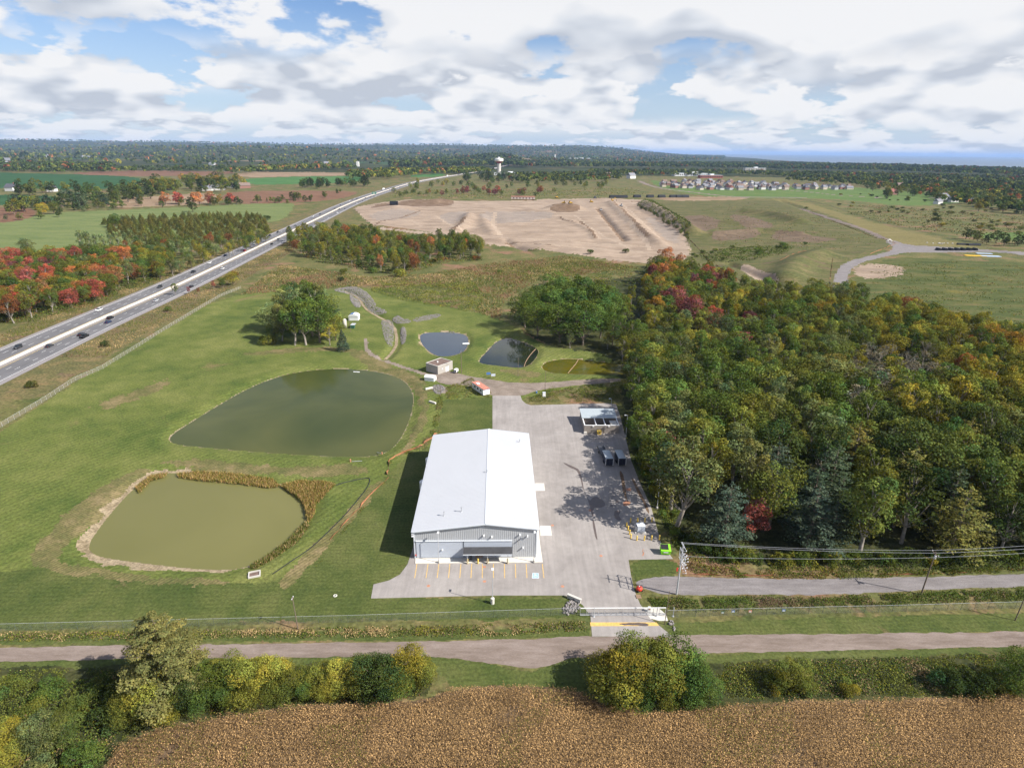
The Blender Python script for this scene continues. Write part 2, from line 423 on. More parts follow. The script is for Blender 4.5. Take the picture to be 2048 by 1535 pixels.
finish(N, L, col, 0.85, spec=0.2)
paint('shoulder_asphalt', (0.245, 0.225, 0.22), 0.9, var=0.1, scale=0.3)
paint('concrete', (0.50, 0.475, 0.43), 0.9, var=0.1, scale=0.5)
paint('concrete_pale', (0.60, 0.565, 0.50), 0.9, var=0.07, scale=0.4)
paint('barrier_concrete', (0.56, 0.51, 0.44), 0.9, var=0.08, scale=0.3)
paint('block_wall', (0.27, 0.235, 0.205), 0.9, var=0.12, scale=1.2)
paint('pump_wall', (0.36, 0.335, 0.30), 0.9, var=0.08, scale=1.0)
paint('tar_roof', (0.16, 0.11, 0.09), 0.95, var=0.3, scale=0.6)
paint('line_white', (0.70, 0.70, 0.68), 0.8, var=0.15, scale=0.6)
paint('line_yellow', (0.62, 0.40, 0.12), 0.8, var=0.2, scale=1.5)
paint('line_amber', (0.60, 0.42, 0.10), 0.8, var=0.15, scale=0.6)
paint('bollard_yellow', (0.75, 0.52, 0.10), 0.5, var=0.1)
paint('blue_paint', (0.30, 0.45, 0.62), 0.8, var=0.2, scale=2)
paint('wet_stain', (0.11, 0.085, 0.072), 0.35, var=0.15, scale=0.8, spec=0.5)
paint('rust_mark', (0.42, 0.20, 0.12), 0.85, var=0.3, scale=3)
paint('orange_net', (0.34, 0.14, 0.07), 0.8, var=0.25, scale=1.0)
paint('steel', (0.52, 0.53, 0.54), 0.45, 0.5, var=0.06)
paint('galvanised', (0.55, 0.56, 0.58), 0.5, 0.3, var=0.08)
paint('dark_steel', (0.10, 0.105, 0.115), 0.5, 0.3)
paint('white_metal', (0.80, 0.80, 0.79), 0.45, var=0.03)
paint('shed_roof', (0.36, 0.40, 0.42), 0.5, var=0.05)
paint('canopy_roof', (0.055, 0.055, 0.058), 0.7, var=0.2)
paint('panel_light', (0.50, 0.54, 0.60), 0.5, var=0.03, scale=0.4)
paint('trim_light', (0.62, 0.65, 0.68), 0.5, var=0.03)
paint('door_tan', (0.26, 0.20, 0.17), 0.6)
paint('door_white', (0.72, 0.74, 0.76), 0.5, var=0.04)
paint('glass_dark', (0.02, 0.025, 0.03), 0.08, spec=0.6, var=0.0)
paint('rubber', (0.02, 0.02, 0.02), 0.8)
paint('wood', (0.30, 0.20, 0.13), 0.9, var=0.25, scale=3)
paint('pole_wood', (0.17, 0.13, 0.10), 0.9, var=0.25, scale=2)
paint('lime_green', (0.26, 0.72, 0.03), 0.45, var=0.05)
paint('post_green', (0.09, 0.11, 0.09), 0.6)
paint('navy', (0.012, 0.016, 0.035), 0.35, spec=0.5)
paint('red_plastic', (0.65, 0.06, 0.035), 0.45, var=0.1)
paint('blue_tarp', (0.08, 0.17, 0.38), 0.6, var=0.1)
paint('dark_green', (0.04, 0.11, 0.07), 0.6)
paint('trailer_red', (0.48, 0.20, 0.14), 0.8, var=0.45, scale=1.4)
paint('brick_red', (0.30, 0.10, 0.07), 0.85)
paint('machine_yellow', (0.62, 0.36, 0.03), 0.5)
paint('pipe_black', (0.02, 0.022, 0.026), 0.5)
paint('pipe_yellow', (0.68, 0.42, 0.04), 0.6)
paint('pipe_blue', (0.45, 0.55, 0.68), 0.5)
paint('tower_white', (0.80, 0.78, 0.73), 0.5, var=0.04, scale=0.1)
paint('tower_red', (0.33, 0.035, 0.035), 0.5)
paint('tower_grey', (0.52, 0.49, 0.45), 0.8, var=0.08, scale=0.2)
paint('sign_green', (0.01, 0.20, 0.12), 0.6)
paint('stone', (0.22, 0.20, 0.19), 0.9, var=0.35, scale=0.9)
paint('insulator', (0.60, 0.60, 0.62), 0.3)
# ribbed cladding and standing seams come from geometry; these are their colours
paint('cladding', (0.42, 0.43, 0.44), 0.5, var=0.04, scale=0.3)
paint('cladding_side', (0.42, 0.43, 0.44), 0.5, var=0.04, scale=0.3)
paint('roof_white', (0.47, 0.48, 0.50), 0.45, var=0.02, scale=0.15)
# wire mesh: mostly holes
def wire_mat(name, c, cover):
    m, N, L = nmat(name)
    d = node(N, 'ShaderNodeBsdfDiffuse'); d.inputs[0].default_value = (*c, 1)
    t = node(N, 'ShaderNodeBsdfTransparent'); x = node(N, 'ShaderNodeMixShader')
    x.inputs[0].default_value = cover; L.new(t.outputs[0], x.inputs[1]); L.new(d.outputs[0], x.inputs[2])
    o = node(N, 'ShaderNodeOutputMaterial'); L.new(x.outputs[0], o.inputs[0])
wire_mat('chain_link', (0.22, 0.24, 0.22), 0.16)
wire_mat('snow_fence', (0.36, 0.33, 0.27), 0.28)
# water
def water(name, c1, c2, s, rough=0.06, wave=0.06, spec=0.5):
    m, N, L = nmat(name); p = wpos(N)
    col = ramp(N, L, noise(N, L, p, 1 / s, 4, 0.55, 0.5), [(0.33, c1), (0.67, c2)])
    w = noise(N, L, scaled(N, L, p, (1, 1.6, 1), R(20)), 1.1, 3, 0.6)
    finish(N, L, col, rough, w, 0.25, wave, spec=spec)
water('water_green', (0.040, 0.053, 0.016), (0.086, 0.090, 0.028), 48, spec=0.10)
water('water_brown', (0.132, 0.128, 0.046), (0.154, 0.146, 0.054), 40, spec=0.08)
water('water_blue', (0.022, 0.036, 0.056), (0.034, 0.048, 0.066), 14, spec=0.5)
water('water_deep', (0.010, 0.016, 0.012), (0.024, 0.028, 0.008), 9, wave=0.02, spec=0.42)
water('water_olive', (0.062, 0.070, 0.010), (0.110, 0.088, 0.010), 12, spec=0.25)
water('water_lake', (0.07, 0.11, 0.15), (0.09, 0.13, 0.165), 2500, 0.35, 0.0)
# far farmland: patchwork of fields and woods, colours darkened to stand in for cloud shadow
m_, N, L = nmat('far_land'); p = wpos(N)
q = scaled(N, L, p, (1.0, 0.55, 0.0), R(9))
v = node(N, 'ShaderNodeTexVoronoi', feature='F1'); v.inputs['Scale'].default_value = 1 / 420.0; v.inputs['Randomness'].default_value = 0.8; L.new(q, v.inputs['Vector'])
sx = node(N, 'ShaderNodeSeparateColor'); L.new(v.outputs['Color'], sx.inputs[0])
col = ramp(N, L, sx.outputs[0], [(0.0, (0.025, 0.04, 0.016)), (0.25, (0.035, 0.05, 0.02)), (0.45, (0.07, 0.09, 0.035)), (0.58, (0.19, 0.14, 0.09)), (0.70, (0.10, 0.08, 0.035)), (0.86, (0.045, 0.08, 0.03))])
wd = noise(N, L, scaled(N, L, p, (1, 0.6, 0)), 1 / 520.0, 5, 0.62, 0.3)
tr = noise(N, L, p, 1 / 60.0, 4, 0.65)
wcol = ramp(N, L, tr, [(0.3, (0.020, 0.032, 0.014)), (0.5, (0.04, 0.05, 0.02)), (0.64, (0.075, 0.065, 0.022)), (0.75, (0.15, 0.065, 0.02))])
col = mixc(N, L, ramp(N, L, wd, [(0.42, 0.0), (0.455, 1.0)]), col, wcol)
finish(N, L, col, 0.95, spec=0.05)
# ------------------------------------------------------------------ terrain
ZW = -0.9
PONDS = {
 'green': [(338,878),(348,866),(380,846),(430,815),(490,780),(545,757),(600,743),(670,737),(740,741),(790,752),(815,768),(827,792),(822,830),(805,870),(785,897),(755,911),(700,913),(600,909),(500,902),(400,893),(350,888)],
 'brown': [(176,1095),(185,1075),(215,1035),(245,1000),(270,975),(300,950),(345,945),(400,953),(480,960),(545,968),(590,972),(625,985),(625,1020),(608,1045),(580,1080),(540,1110),(500,1132),(450,1140),(380,1136),(300,1127),(230,1118),(190,1110)],
 'blue': [(838,672),(850,665),(890,664),(925,667),(937,675),(935,692),(925,705),(900,712),(880,713),(862,706),(845,690)],
 'deep': [(956,722),(975,702),(990,685),(1010,676),(1030,678),(1060,690),(1078,700),(1072,715),(1055,733),(1030,735),(990,730),(965,727)],
 'olive': [(1083,735),(1090,725),(1110,720),(1140,717),(1180,721),(1230,727),(1262,731),(1258,750),(1180,748),(1130,747),(1095,744)],
}
PP = {k: smooth_poly(poly(v, ZW), 2) for k, v in PONDS.items()}
HWC = smooth_line([G(*p)[:2] for p in [(-150,800),(0,730),(169,652),(339,579),(466,518),(582,463),(605,452),(708,402),(788,376),(833,363),(903,351.5),(973,341),(1017,329.5)]], 2)
P_SITE = poly([(745,452),(715,425),(705,415),(760,405),(830,398),(905,402),(1030,402),(1110,397),(1260,397),(1300,402),(1345,440),(1375,480),(1385,515),(1340,523),(1290,531),(1130,505),(1020,492),(960,490),(880,470),(790,458)])
CHAN = smooth_line([G(*p)[:2] for p in [(690,580),(718,592),(728,612),(748,626),(788,645),(795,680),(785,700),(770,715)]], 1)
def relief(x, y):
    z = np.zeros_like(x)
    for k, P in PP.items():
        lo, hi = P.min(0) - 8, P.max(0) + 8
        s = (x > lo[0]) & (x < hi[0]) & (y > lo[1]) & (y < hi[1])
        if not s.any(): continue
        xs, ys = x[s], y[s]
        d = seg_dist(P, xs, ys); ins = inside(P, xs, ys)
        w = 5.0 if k in ('green', 'brown') else 3.5
        zz_ = np.where(ins, ZW - np.minimum(d * 0.45, 1.2), ZW + 0.02 + (-ZW - 0.02) * sstep(0, w, d))
        z[s] = np.minimum(z[s], zz_)
    # stone-lined channel
    d = seg_dist(CHAN, x, y, False)
    z = np.minimum(z, -1.1 * (1 - sstep(1.0, 4.5, d)))
    def bump(px, py, h, rx, ry, ang=0, pw=2):
        nonlocal z
        c = G(px, py); dx, dy = x - c.x, y - c.y
        ca, sa = math.cos(ang), math.sin(ang)
        u, v = (dx * ca + dy * sa) / rx, (-dx * sa + dy * ca) / ry
        z = z + h * np.exp(-(u * u + v * v) ** (pw / 2))
    far = y > 330
    if far.any():
        # spoil heap, banks and graded benches on the building site
        bump(1130, 419, 9.0, 34, 16, 0, 4); bump(880, 405, 7, 30, 14, 0.3); bump(790, 418, 5, 34, 30, 0.2); bump(835, 404, 5, 26, 12)
        def ridge(pts, h, w):
            nonlocal z
            L_ = np.array([G(*p)[:2] for p in pts]); m = seg_dist(L_, x, y, False)
            z = z + 1.5 * h * np.exp(-(m / w) ** 2)
        ridge([(1220,405),(1260,440),(1300,475),(1320,488)], 3.0, 9); ridge([(1195,415),(1225,450),(1252,480)], -2.4, 4)
        ridge([(1120,435),(1150,445),(1180,460),(1192,478)], 1.2, 4); ridge([(940,430),(925,455),(910,462)], 3.0, 9)
        ridge([(965,432),(975,455),(985,468)], 2.0, 8); ridge([(1010,478),(1030,490),(1060,500)], -2.5, 5); ridge([(760,455),(900,475),(1020,487)], 2.0, 8)
        ridge([(1290,410),(1320,425),(1350,445),(1385,468)], 6.0, 13)
        ridge([(1490,425),(1540,430),(1600,445)], 5.0, 14); ridge([(1430,470),(1520,462),(1600,470)], 3.0, 9)
        ridge([(1570,560),(1590,530),(1640,510)], 4.5, 14); ridge([(1460,525),(1500,540),(1550,570)], -2.5, 5)
        ridge([(1560,400),(1640,430),(1760,475)], -1.5, 6); ridge([(1400,440),(1500,450)], 2.2, 12)
        site = inside(P_SITE, x, y)
        z = z + np.where(site, (fbm(x, y, 30, 5) - 0.5) * 4.0, 0)
    rough = (fbm(x, y, 9, 3, 3) - 0.5) * 0.35
    flat = sstep(128, 150, y) * sstep(20, 30, seg_dist(HWC, x, y, False))
    return z + rough * flat * (y > 330)
def hz(x, y):
    return float(relief(np.array([float(x)]), np.array([float(y)]))[0])
def GZ(px, py):
    p = G(px, py); z = hz(p.x, p.y)
    p = G(px, py, z); return Vector((p.x, p.y, hz(p.x, p.y)))

def grid(y0, y1, nr, nc, dz=0.0, pw=1.0):
    ys = np.linspace(y0 ** -pw, y1 ** -pw, nr) ** (-1 / pw); ts = np.linspace(-1, 1, nc)
    Y = np.repeat(ys[:, None], nc, 1); hf = 1.75 - 0.55 * sstep(50, 220, ys); X = Y * (ts[None, :] * hf[:, None])
    Z = relief(X.ravel(), Y.ravel()) + dz
    i = np.arange(nr - 1)[:, None] * nc + np.arange(nc - 1)[None, :]
    return np.stack([X.ravel(), Y.ravel(), Z], 1), np.stack([i, i + 1, i + nc + 1, i + nc], -1).reshape(-1, 4)
_v1, _f1 = grid(46, 400, 540, 860, pw=0.6); _v2, _f2 = grid(397, 2700, 240, 760, -0.04, pw=1.0)
TV = np.vstack([_v1, _v2]); TF = np.vstack([_f1, _f2 + len(_v1)])
fc = TV[TF].mean(1)
fx, fy = fc[:, 0], fc[:, 1]
jx = (fbm(fx, fy, 4.0, 21, 3) - 0.5) * 2; jy = (fbm(fx, fy, 4.0, 41, 3) - 0.5) * 2
jx2 = (fbm(fx, fy, 0.9, 61, 2) - 0.5) * 2; jy2 = (fbm(fx, fy, 0.9, 81, 2) - 0.5) * 2
ZONES = [('ground', 'meadow')]
zone = np.zeros(len(TF), np.int16)
def paint_zone(name, mat, pts, jit=1.2, jit2=0.5, smooth=1, px=True):
    P = poly(pts) if px else np.asarray(pts, float)
    if smooth: P = smooth_poly(P, smooth)
    k = next((i for i, q in enumerate(ZONES) if q == (name, mat)), None)
    if k is None: ZONES.append((name, mat)); k = len(ZONES) - 1
    sc = np.maximum(fy / 150.0, 1.0)
    lo, hi = P.min(0) - 12, P.max(0) + 12
    s = np.nonzero((fx > lo[0]) & (fx < hi[0]) & (fy > lo[1]) & (fy < hi[1]))[0]
    X = fx[s] + (jx[s] * jit + jx2[s] * jit2); Y = fy[s] + (jy[s] * jit + jy2[s] * jit2) * np.minimum(sc[s], 2)
    zone[s[inside(P, X, Y)]] = k
def paint_line(name, mat, pts, w, jit=0.4, jit2=0.3, w2=None):
    L_ = smooth_line([G(*p)[:2] for p in pts], 2)
    ww = np.linspace(w, w2 if w2 else w, len(L_))
    t = np.gradient(L_, axis=0); t /= np.linalg.norm(t, axis=1)[:, None]
    n = np.stack([-t[:, 1], t[:, 0]], 1) * ww[:, None] / 2
    paint_zone(name, mat, np.vstack([L_ + n, (L_ - n)[::-1]]), jit, jit2, 0, False)
def sheet(name, mat, pts, z, amp=0.35):
    P = smooth_poly(poly(pts), 1); Q = []
    for k in range(len(P)):
        a, b = P[k], P[(k + 1) % len(P)]; n = max(1, int(np.linalg.norm(b - a) / 0.45))
        for t in np.arange(n) / n: Q.append(a + (b - a) * t)
    Q = np.array(Q)
    Q = Q + np.stack([fbm(Q[:, 0], Q[:, 1], 2.6, 5, 4) - 0.5, fbm(Q[:, 0], Q[:, 1], 2.6, 25, 4) - 0.5], 1) * 2 * amp
    mb = MB(); mb.add([(q[0], q[1], z) for q in Q], [tuple(range(len(Q)))]); o = mb.build(name, mat); tag(o, kind='structure'); return o
# -- country to the left
paint_zone('hay_field', 'hay', [(-260,455),(0,447),(100,425),(200,421),(400,413),(590,402),(582,428),(545,447),(470,440),(420,500),(250,505),(150,510),(0,525),(-260,560)])
paint_zone('crop_field', 'crop_green', [(-300,340),(0,345),(150,349),(278,353),(285,368),(205,380),(60,377),(-300,372)], 4)
paint_zone('crop_field', 'crop_green', [(-300,388),(112,390),(112,402),(20,410),(-300,420)], 3)
paint_zone('ploughed_field', 'ploughed', [(-300,412),(60,415),(78,425),(50,440),(0,446),(-300,465)], 3)
paint_zone('ploughed_field', 'ploughed', [(440,392),(470,382),(600,381),(725,383),(690,396),(640,402),(580,406),(460,408)], 3)
paint_zone('ploughed_field', 'stubble', [(205,405),(300,392),(420,385),(440,392),(420,408),(330,412),(220,416)], 3)
paint_zone('crop_field', 'crop_bright', [(478,357),(600,353),(738,352),(725,364),(600,368),(490,370)], 3)
paint_zone('ploughed_field', 'stubble', [(470,345),(600,341),(730,338),(738,351),(600,352),(478,356)], 4)
paint_zone('ploughed_field', 'ploughed', [(150,344),(320,340),(460,338),(470,350),(290,353),(150,349)], 4)
paint_zone('crop_field', 'crop_bright', [(825,349),(890,347),(888,353),(820,355)], 3)
# -- highway verge
hv = HWC.copy(); tt = np.gradient(hv, axis=0); tt /= np.linalg.norm(tt, axis=1)[:, None]; nn = np.stack([-tt[:, 1], tt[:, 0]], 1)
s_ = hv[:, 1] < 2300
paint_zone('verge', 'verge', np.vstack([(hv + nn * 38)[s_], (hv - nn * 42)[s_][::-1]]), 3, 1, 0, False)
# -- building site and the graded land right of it
paint_zone('dry_slope', 'dry_slope', [(1380,400),(1480,402),(1560,398),(1650,430),(1790,480),(1800,492),(1700,510),(1672,560),(1665,590),(1560,590),(1430,560),(1360,500),(1340,430),(1300,402)], 4)
paint_zone('tan_grass', 'tan_grass', [(1500,398),(1590,398),(1760,450),(1960,495),(1900,492),(1795,490),(1700,445),(1610,412),(1560,400)], 3)
paint_zone('brown_bed', 'brown_bed', [(1360,432),(1420,430),(1445,450),(1400,468),(1370,452)], 2)
paint_zone('brown_bed', 'brown_bed', [(1455,428),(1500,432),(1560,452),(1510,462),(1470,445)], 2)
paint_zone('brown_bed', 'brown_bed', [(1420,470),(1480,462),(1530,465),(1500,478),(1430,482)], 2)
paint_zone('brown_bed', 'brown_bed', [(1540,465),(1600,470),(1690,478),(1620,485),(1550,482)], 2)
paint_zone('green_park', 'green_park', [(1300,358),(1360,372),(1460,378),(1560,372),(1700,374),(1760,378),(1880,388),(1960,400),(1880,410),(1800,412),(1700,400),(1600,396),(1450,396),(1360,385),(1310,372)], 4)
paint_zone('green_park', 'green_park', [(1930,468),(2060,462),(2200,470),(2200,488),(2040,482),(1960,476)], 3)
paint_zone('wild_field', 'wild_field', [(1735,532),(1790,512),(1900,520),(2300,530),(2300,800),(2048,690),(1960,665),(1850,640),(1740,600),(1700,585),(1700,560)], 3)
paint_zone('bare_earth', 'earth', [(1705,535),(1725,527),(1800,530),(1812,545),(1780,556),(1715,556)], 3, 2)
paint_zone('bare_earth', 'earth', [(1478,528),(1500,530),(1545,555),(1560,572),(1530,570),(1500,552)], 1.5)
paint_zone('gravel_road', 'gravel_grey', [(1668,590),(1665,570),(1672,545),(1685,527),(1720,515),(1760,508),(1790,498),(1780,488),(1770,484),(1790,480),(1812,490),(1900,494),(2060,505),(2300,512),(2300,524),(2060,512),(1990,503),(1900,505),(1810,504),(1775,512),(1730,522),(1702,535),(1695,560),(1700,592)], 0.8, 0.4)
paint_line('gravel_road', 'gravel', [(1795,488),(1740,462),(1690,445),(1600,415)], 6)
paint_zone('gravel_road', 'stubble', [(1300,396),(1400,393),(1480,394),(1500,398),(1440,401),(1340,402)], 3)
paint_line('gravel_road', 'gravel', [(1278,362),(1310,375),(1380,384),(1450,392),(1500,396)], 14)
paint_line('gravel_road', 'gravel', [(1540,377),(1620,384),(1680,391),(1780,396),(1900,396)], 9)
paint_line('gravel_road', 'gravel', [(1460,394),(1600,395),(1760,396)], 8)
paint_zone('bare_earth', 'earth', P_SITE, 3, 1.5, 1, False)
paint_zone('spoil_heap', 'dark_earth', [(1100,424),(1108,411),(1130,406),(1155,409),(1165,420),(1140,426)], 2)
paint_zone('spoil_heap', 'dark_earth', [(735,418),(755,407),(860,401),(912,401),(900,413),(850,412),(780,414)], 3)
GREY = ground_mat('grey_clay', [(0.225, 0.18, 0.145), (0.265, 0.215, 0.175), (0.31, 0.255, 0.205)], 25, 8, 2.0, aniso=(R(-12), 2.0), fine=0.18)
ground_mat('pale_track', [(0.31, 0.238, 0.176), (0.345, 0.268, 0.20), (0.385, 0.30, 0.228)], 25, 8, 2.0, fine=0.12)
for pts in ([(950,425),(1080,420),(1120,432),(1040,445),(975,445)], [(1290,430),(1345,455),(1365,490),(1335,480),(1305,455)], [(740,425),(800,420),(850,425),(800,440),(750,445)], [(880,425),(940,420),(930,440),(890,452)]):
    paint_zone('bare_earth', 'grey_clay', pts, 6, 3)
for pts, w in (([(760,458),(870,472),(980,482),(1130,490),(1300,505)], 5), ([(820,440),(850,455),(960,472),(1120,482),(1290,492)], 3), ([(1220,410),(1255,445),(1290,480),(1300,500)], 4), ([(1245,408),(1285,445),(1320,480)], 3), ([(860,415),(1000,412),(1090,410)], 5), ([(990,425),(985,450),(1000,470)], 5), ([(1150,430),(1200,470),(1260,495)], 2.5), ([(870,430),(905,455),(950,470)], 3)):
    paint_line('bare_earth', 'pale_track', pts, w * 1.2, 1.5, 0.8)
for pts, w in (([(1193,415),(1222,450),(1250,483)], 4), ([(1120,436),(1132,442),(1160,446)], 2), ([(1160,442),(1178,455),(1192,478)], 3), ([(1005,480),(1030,492),(1060,500)], 5), ([(745,452),(760,444),(800,436),(840,422)], 2.5), ([(930,440),(918,455),(905,463)], 4), ([(1225,405),(1262,440),(1296,478)], 4), ([(900,468),(985,478),(1100,490)], 2)):
    paint_line('bare_earth', 'dark_earth', pts, w * 1.4, 1.2, 0.8)
# -- mown land round the ponds
paint_zone('lawn', 'lawn', [(-200,960),(0,864),(60,825),(190,738),(345,650),(440,596),(545,580),(650,580),(740,575),(790,592),(860,606),(960,625),(1020,645),(1080,688),(1150,700),(1250,712),(1262,755),(1180,766),(1060,792),(1042,800),(1050,830),(900,860),(850,910),(640,1180),(560,1225),(-200,1245)], 1.0, 0.5)
paint_zone('lawn_yard', 'lawn_yard', [(872,870),(885,800),(984,792),(986,870)], 0.4, 0.3, 0)
paint_zone('lawn_yard', 'lawn_yard', [(-250,1155),(0,1148),(60,1130),(250,1150),(480,1168),(570,1160),(640,1085),(760,955),(850,890),(880,900),(840,1130),(760,1200),(1130,1192),(1180,1215),(1185,1240),(560,1238),(-250,1268)], 0.8, 0.4, 1)
paint_zone('lawn_yard', 'lawn_yard', [(1257,1119),(1350,1117),(1365,1150),(1290,1158),(1268,1170)], 0.4)
paint_zone('lawn_yard', 'lawn_yard', [(1330,1245),(1700,1233),(2150,1222),(2150,1262),(1345,1272)], 0.4, 0.3, 0)
paint_zone('lawn_yard', 'lawn_yard', [(-250,1275),(1180,1255),(1180,1275),(-250,1292)], 0.4, 0.3, 0)
paint_zone('lawn_yard', 'lawn_yard', [(-250,1318),(600,1312),(860,1310),(1020,1335),(1060,1342),(1150,1315),(1430,1308),(2200,1288),(2200,1308),(1430,1325),(1190,1345),(1190,1385),(900,1372),(860,1330),(-250,1340)], 0.6, 0.4, 0)
# worn tracks on the banks, pale soil on the shore
paint_zone('worn_grass', 'worn_grass', [(60,1118),(85,1075),(180,985),(262,940),(300,935),(290,955),(230,1005),(190,1040),(110,1110),(130,1130),(300,1150),(470,1160),(440,1172),(250,1160),(90,1142)], 1.5, 0.7)
paint_zone('worn_grass', 'worn_grass', [(545,1172),(575,1140),(690,1030),(742,968),(760,955),(762,972),(690,1060),(600,1150),(565,1185)], 1.2, 0.6)
paint_zone('worn_grass', 'worn_grass', [(300,925),(420,918),(600,935),(720,925),(740,940),(640,955),(500,945),(380,940)], 2.5, 1.0)
paint_zone('worn_grass', 'worn_grass', [(690,705),(735,700),(800,738),(860,760),(850,850),(820,905),(790,912),(830,860),(845,800),(825,765),(740,735)], 2.5, 0.8)
paint_zone('worn_grass', 'worn_grass', [(480,705),(640,690),(730,700),(730,706),(640,700),(500,712)], 1, 0.5)
paint_zone('worn_grass', 'worn_grass', [(180,812),(250,790),(330,758),(345,765),(270,800),(200,822)], 4, 1.5)
paint_zone('worn_grass', 'worn_grass', [(990,735),(1075,742),(1085,752),(1040,756)], 1, 0.5)
for nm, a_, b_ in (('brown', 0.2, 1.5), ('blue', 0.0, 0.9), ('olive', -0.2, 0.35), ('deep', -0.2, 0.4), ('green', -0.2, 0.35)):
    P = PP[nm]; lo, hi = P.min(0) - 6, P.max(0) + 6
    s = np.nonzero((fx > lo[0]) & (fx < hi[0]) & (fy > lo[1]) & (fy < hi[1]))[0]
    d = seg_dist(P, fx[s], fy[s]) * np.where(inside(P, fx[s], fy[s]), -1, 1)
    w = b_ * (1 + 1.0 * jx[s]) * (1.0 if nm != 'brown' else (0.35 + 1.1 * sstep(-60, -92, fx[s] + 0.25 * (fy[s] - 120))))
    if ('shore', 'shore_soil') not in ZONES: ZONES.append(('shore', 'shore_soil'))
    zone[s[d < w]] = ZONES.index(('shore', 'shore_soil'))
# -- gravel tracks
sheet('gravel_path', 'gravel_path', [(851,752),(880,742),(905,742),(930,750),(975,758),(1030,766),(1090,765),(1150,760),(1250,755),(1250,762),(1180,768),(1110,775),(1075,780),(1042,792),(984,793),(960,775),(930,770),(885,768),(860,756)], 0.012, 0.6)
paint_line('gravel_path', 'gravel_path', [(732,676),(733,700),(748,713),(790,728),(830,742),(865,752)], 1.6, 0.3, 0.3, 3.0)
paint_zone('gravel_path', 'gravel_path', [(868,770),(895,772),(900,785),(878,788)], 1.2, 0.8)
# -- ground under the woods
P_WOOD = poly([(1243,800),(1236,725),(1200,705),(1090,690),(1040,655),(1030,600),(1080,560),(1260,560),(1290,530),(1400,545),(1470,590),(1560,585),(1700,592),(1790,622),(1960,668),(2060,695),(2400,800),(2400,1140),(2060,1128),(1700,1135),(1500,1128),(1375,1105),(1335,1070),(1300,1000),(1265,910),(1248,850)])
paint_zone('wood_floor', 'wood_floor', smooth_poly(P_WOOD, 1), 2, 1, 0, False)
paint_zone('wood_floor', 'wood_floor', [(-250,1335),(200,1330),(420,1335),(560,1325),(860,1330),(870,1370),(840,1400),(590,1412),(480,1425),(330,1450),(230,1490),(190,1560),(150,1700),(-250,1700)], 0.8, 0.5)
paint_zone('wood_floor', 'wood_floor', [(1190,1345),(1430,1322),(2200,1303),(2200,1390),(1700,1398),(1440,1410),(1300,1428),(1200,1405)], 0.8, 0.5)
# -- corn field soil and the gravel road
P_CORN = poly([(150,1760),(195,1560),(230,1492),(330,1452),(480,1427),(590,1412),(850,1402),(900,1380),(1000,1370),(1150,1377),(1200,1405),(1300,1428),(1440,1410),(1600,1402),(1700,1400),(2150,1390),(2400,1760)])
paint_zone('corn_ground', 'corn_soil', smooth_poly(P_CORN, 1), 0.6, 0.4, 0, False)
sheet('gravel_road', 'gravel', [(-250,1296),(450,1288),(1000,1280),(1180,1271),(1345,1271),(2250,1260),(2250,1287),(1430,1306),(1150,1311),(1100,1328),(1060,1339),(1020,1331),(900,1316),(850,1311),(500,1314),(-250,1326)], 0.016, 0.45)
sheet('gravel_track', 'gravel_grey', [(1272,1164),(1290,1155),(1345,1152),(1500,1156),(1700,1158),(2250,1140),(2250,1166),(1850,1179),(1650,1190),(1500,1188),(1350,1191),(1300,1180),(1276,1172)], 0.014, 0.5)
STRUCT_LABEL = {}
for k, (nm, mt) in enumerate(ZONES):
    fs = TF[zone == k]
    if len(fs) == 0: continue
    u, inv = np.unique(fs, return_inverse=True)
    o = obj_np(nm, TV[u], inv.reshape(-1, 4), mt, smooth=True)
    tag(o, kind='structure')

# water
for k, P in PP.items():
    c = P.mean(0); Q = c + (P - c) * 1.012
    nm = {'green': 'water_green', 'brown': 'water_brown', 'blue': 'water_blue', 'deep': 'water_deep', 'olive': 'water_olive'}[k]
    mb = MB(); mb.add([(p[0], p[1], ZW) for p in Q], [tuple(range(len(Q)))])
    tag(mb.build('pond', nm), kind='structure')
# narrow water in the stone channel and between the last two ponds
def ribbon(name, mat, L_, w, z, parent=None):
    t = np.gradient(L_, axis=0); t /= np.linalg.norm(t, axis=1)[:, None]; n = np.stack([-t[:, 1], t[:, 0]], 1) * w / 2
    a, b = L_ + n, L_ - n; k = len(L_)
    V = np.vstack([np.c_[a, np.full(k, z)], np.c_[b, np.full(k, z)]])
    Fq = np.array([(i, i + 1, k + i + 1, k + i) for i in range(k - 1)])
    return obj_np(name, V, Fq, mat, parent=parent)
tag(ribbon('channel_water', 'shore_soil', CHAN, 1.6, -1.02), kind='structure')

# far country, hills and the lake
yr = np.exp(np.linspace(math.log(2640), math.log(24000), 150)); tr_ = np.linspace(-1.25, 1.25, 360)
FY = np.repeat(yr[:, None], 360, 1); FX = FY * tr_[None, :]
def far_h(x, y):
    t = x / y
    left = 1 - sstep(0.10, 0.30, t)
    skyl = 178 + 16 * np.sin(t * 9 + 1.0) + (fbm(x, y, 2600, 5) - 0.5) * 90
    a = sstep(7500, 14500, y) * skyl * left
    rd = np.exp(-((y - (8200 + 900 * np.sin(t * 5))) / 1300) ** 2) * (62 + 70 * (fbm(x, y, 1500, 9) - 0.4)) * (1 - sstep(-0.35, 0.0, t))
    rd2 = np.exp(-((y - 5200) / 420) ** 2) * 40 * np.exp(-((t + 0.02) / 0.12) ** 2)
    und = (fbm(x, y, 1800, 3) - 0.4) * 40 * sstep(3000, 5000, y) * (1 - 0.7 * sstep(0.2, 0.4, t))
    coast = sstep(0.55, 0.35, t)
    return (np.maximum(np.maximum(a, rd), rd2) + np.maximum(und, -6)) * np.where(t > 0.3, 0.35, 1.0)
FZ = far_h(FX, FY)
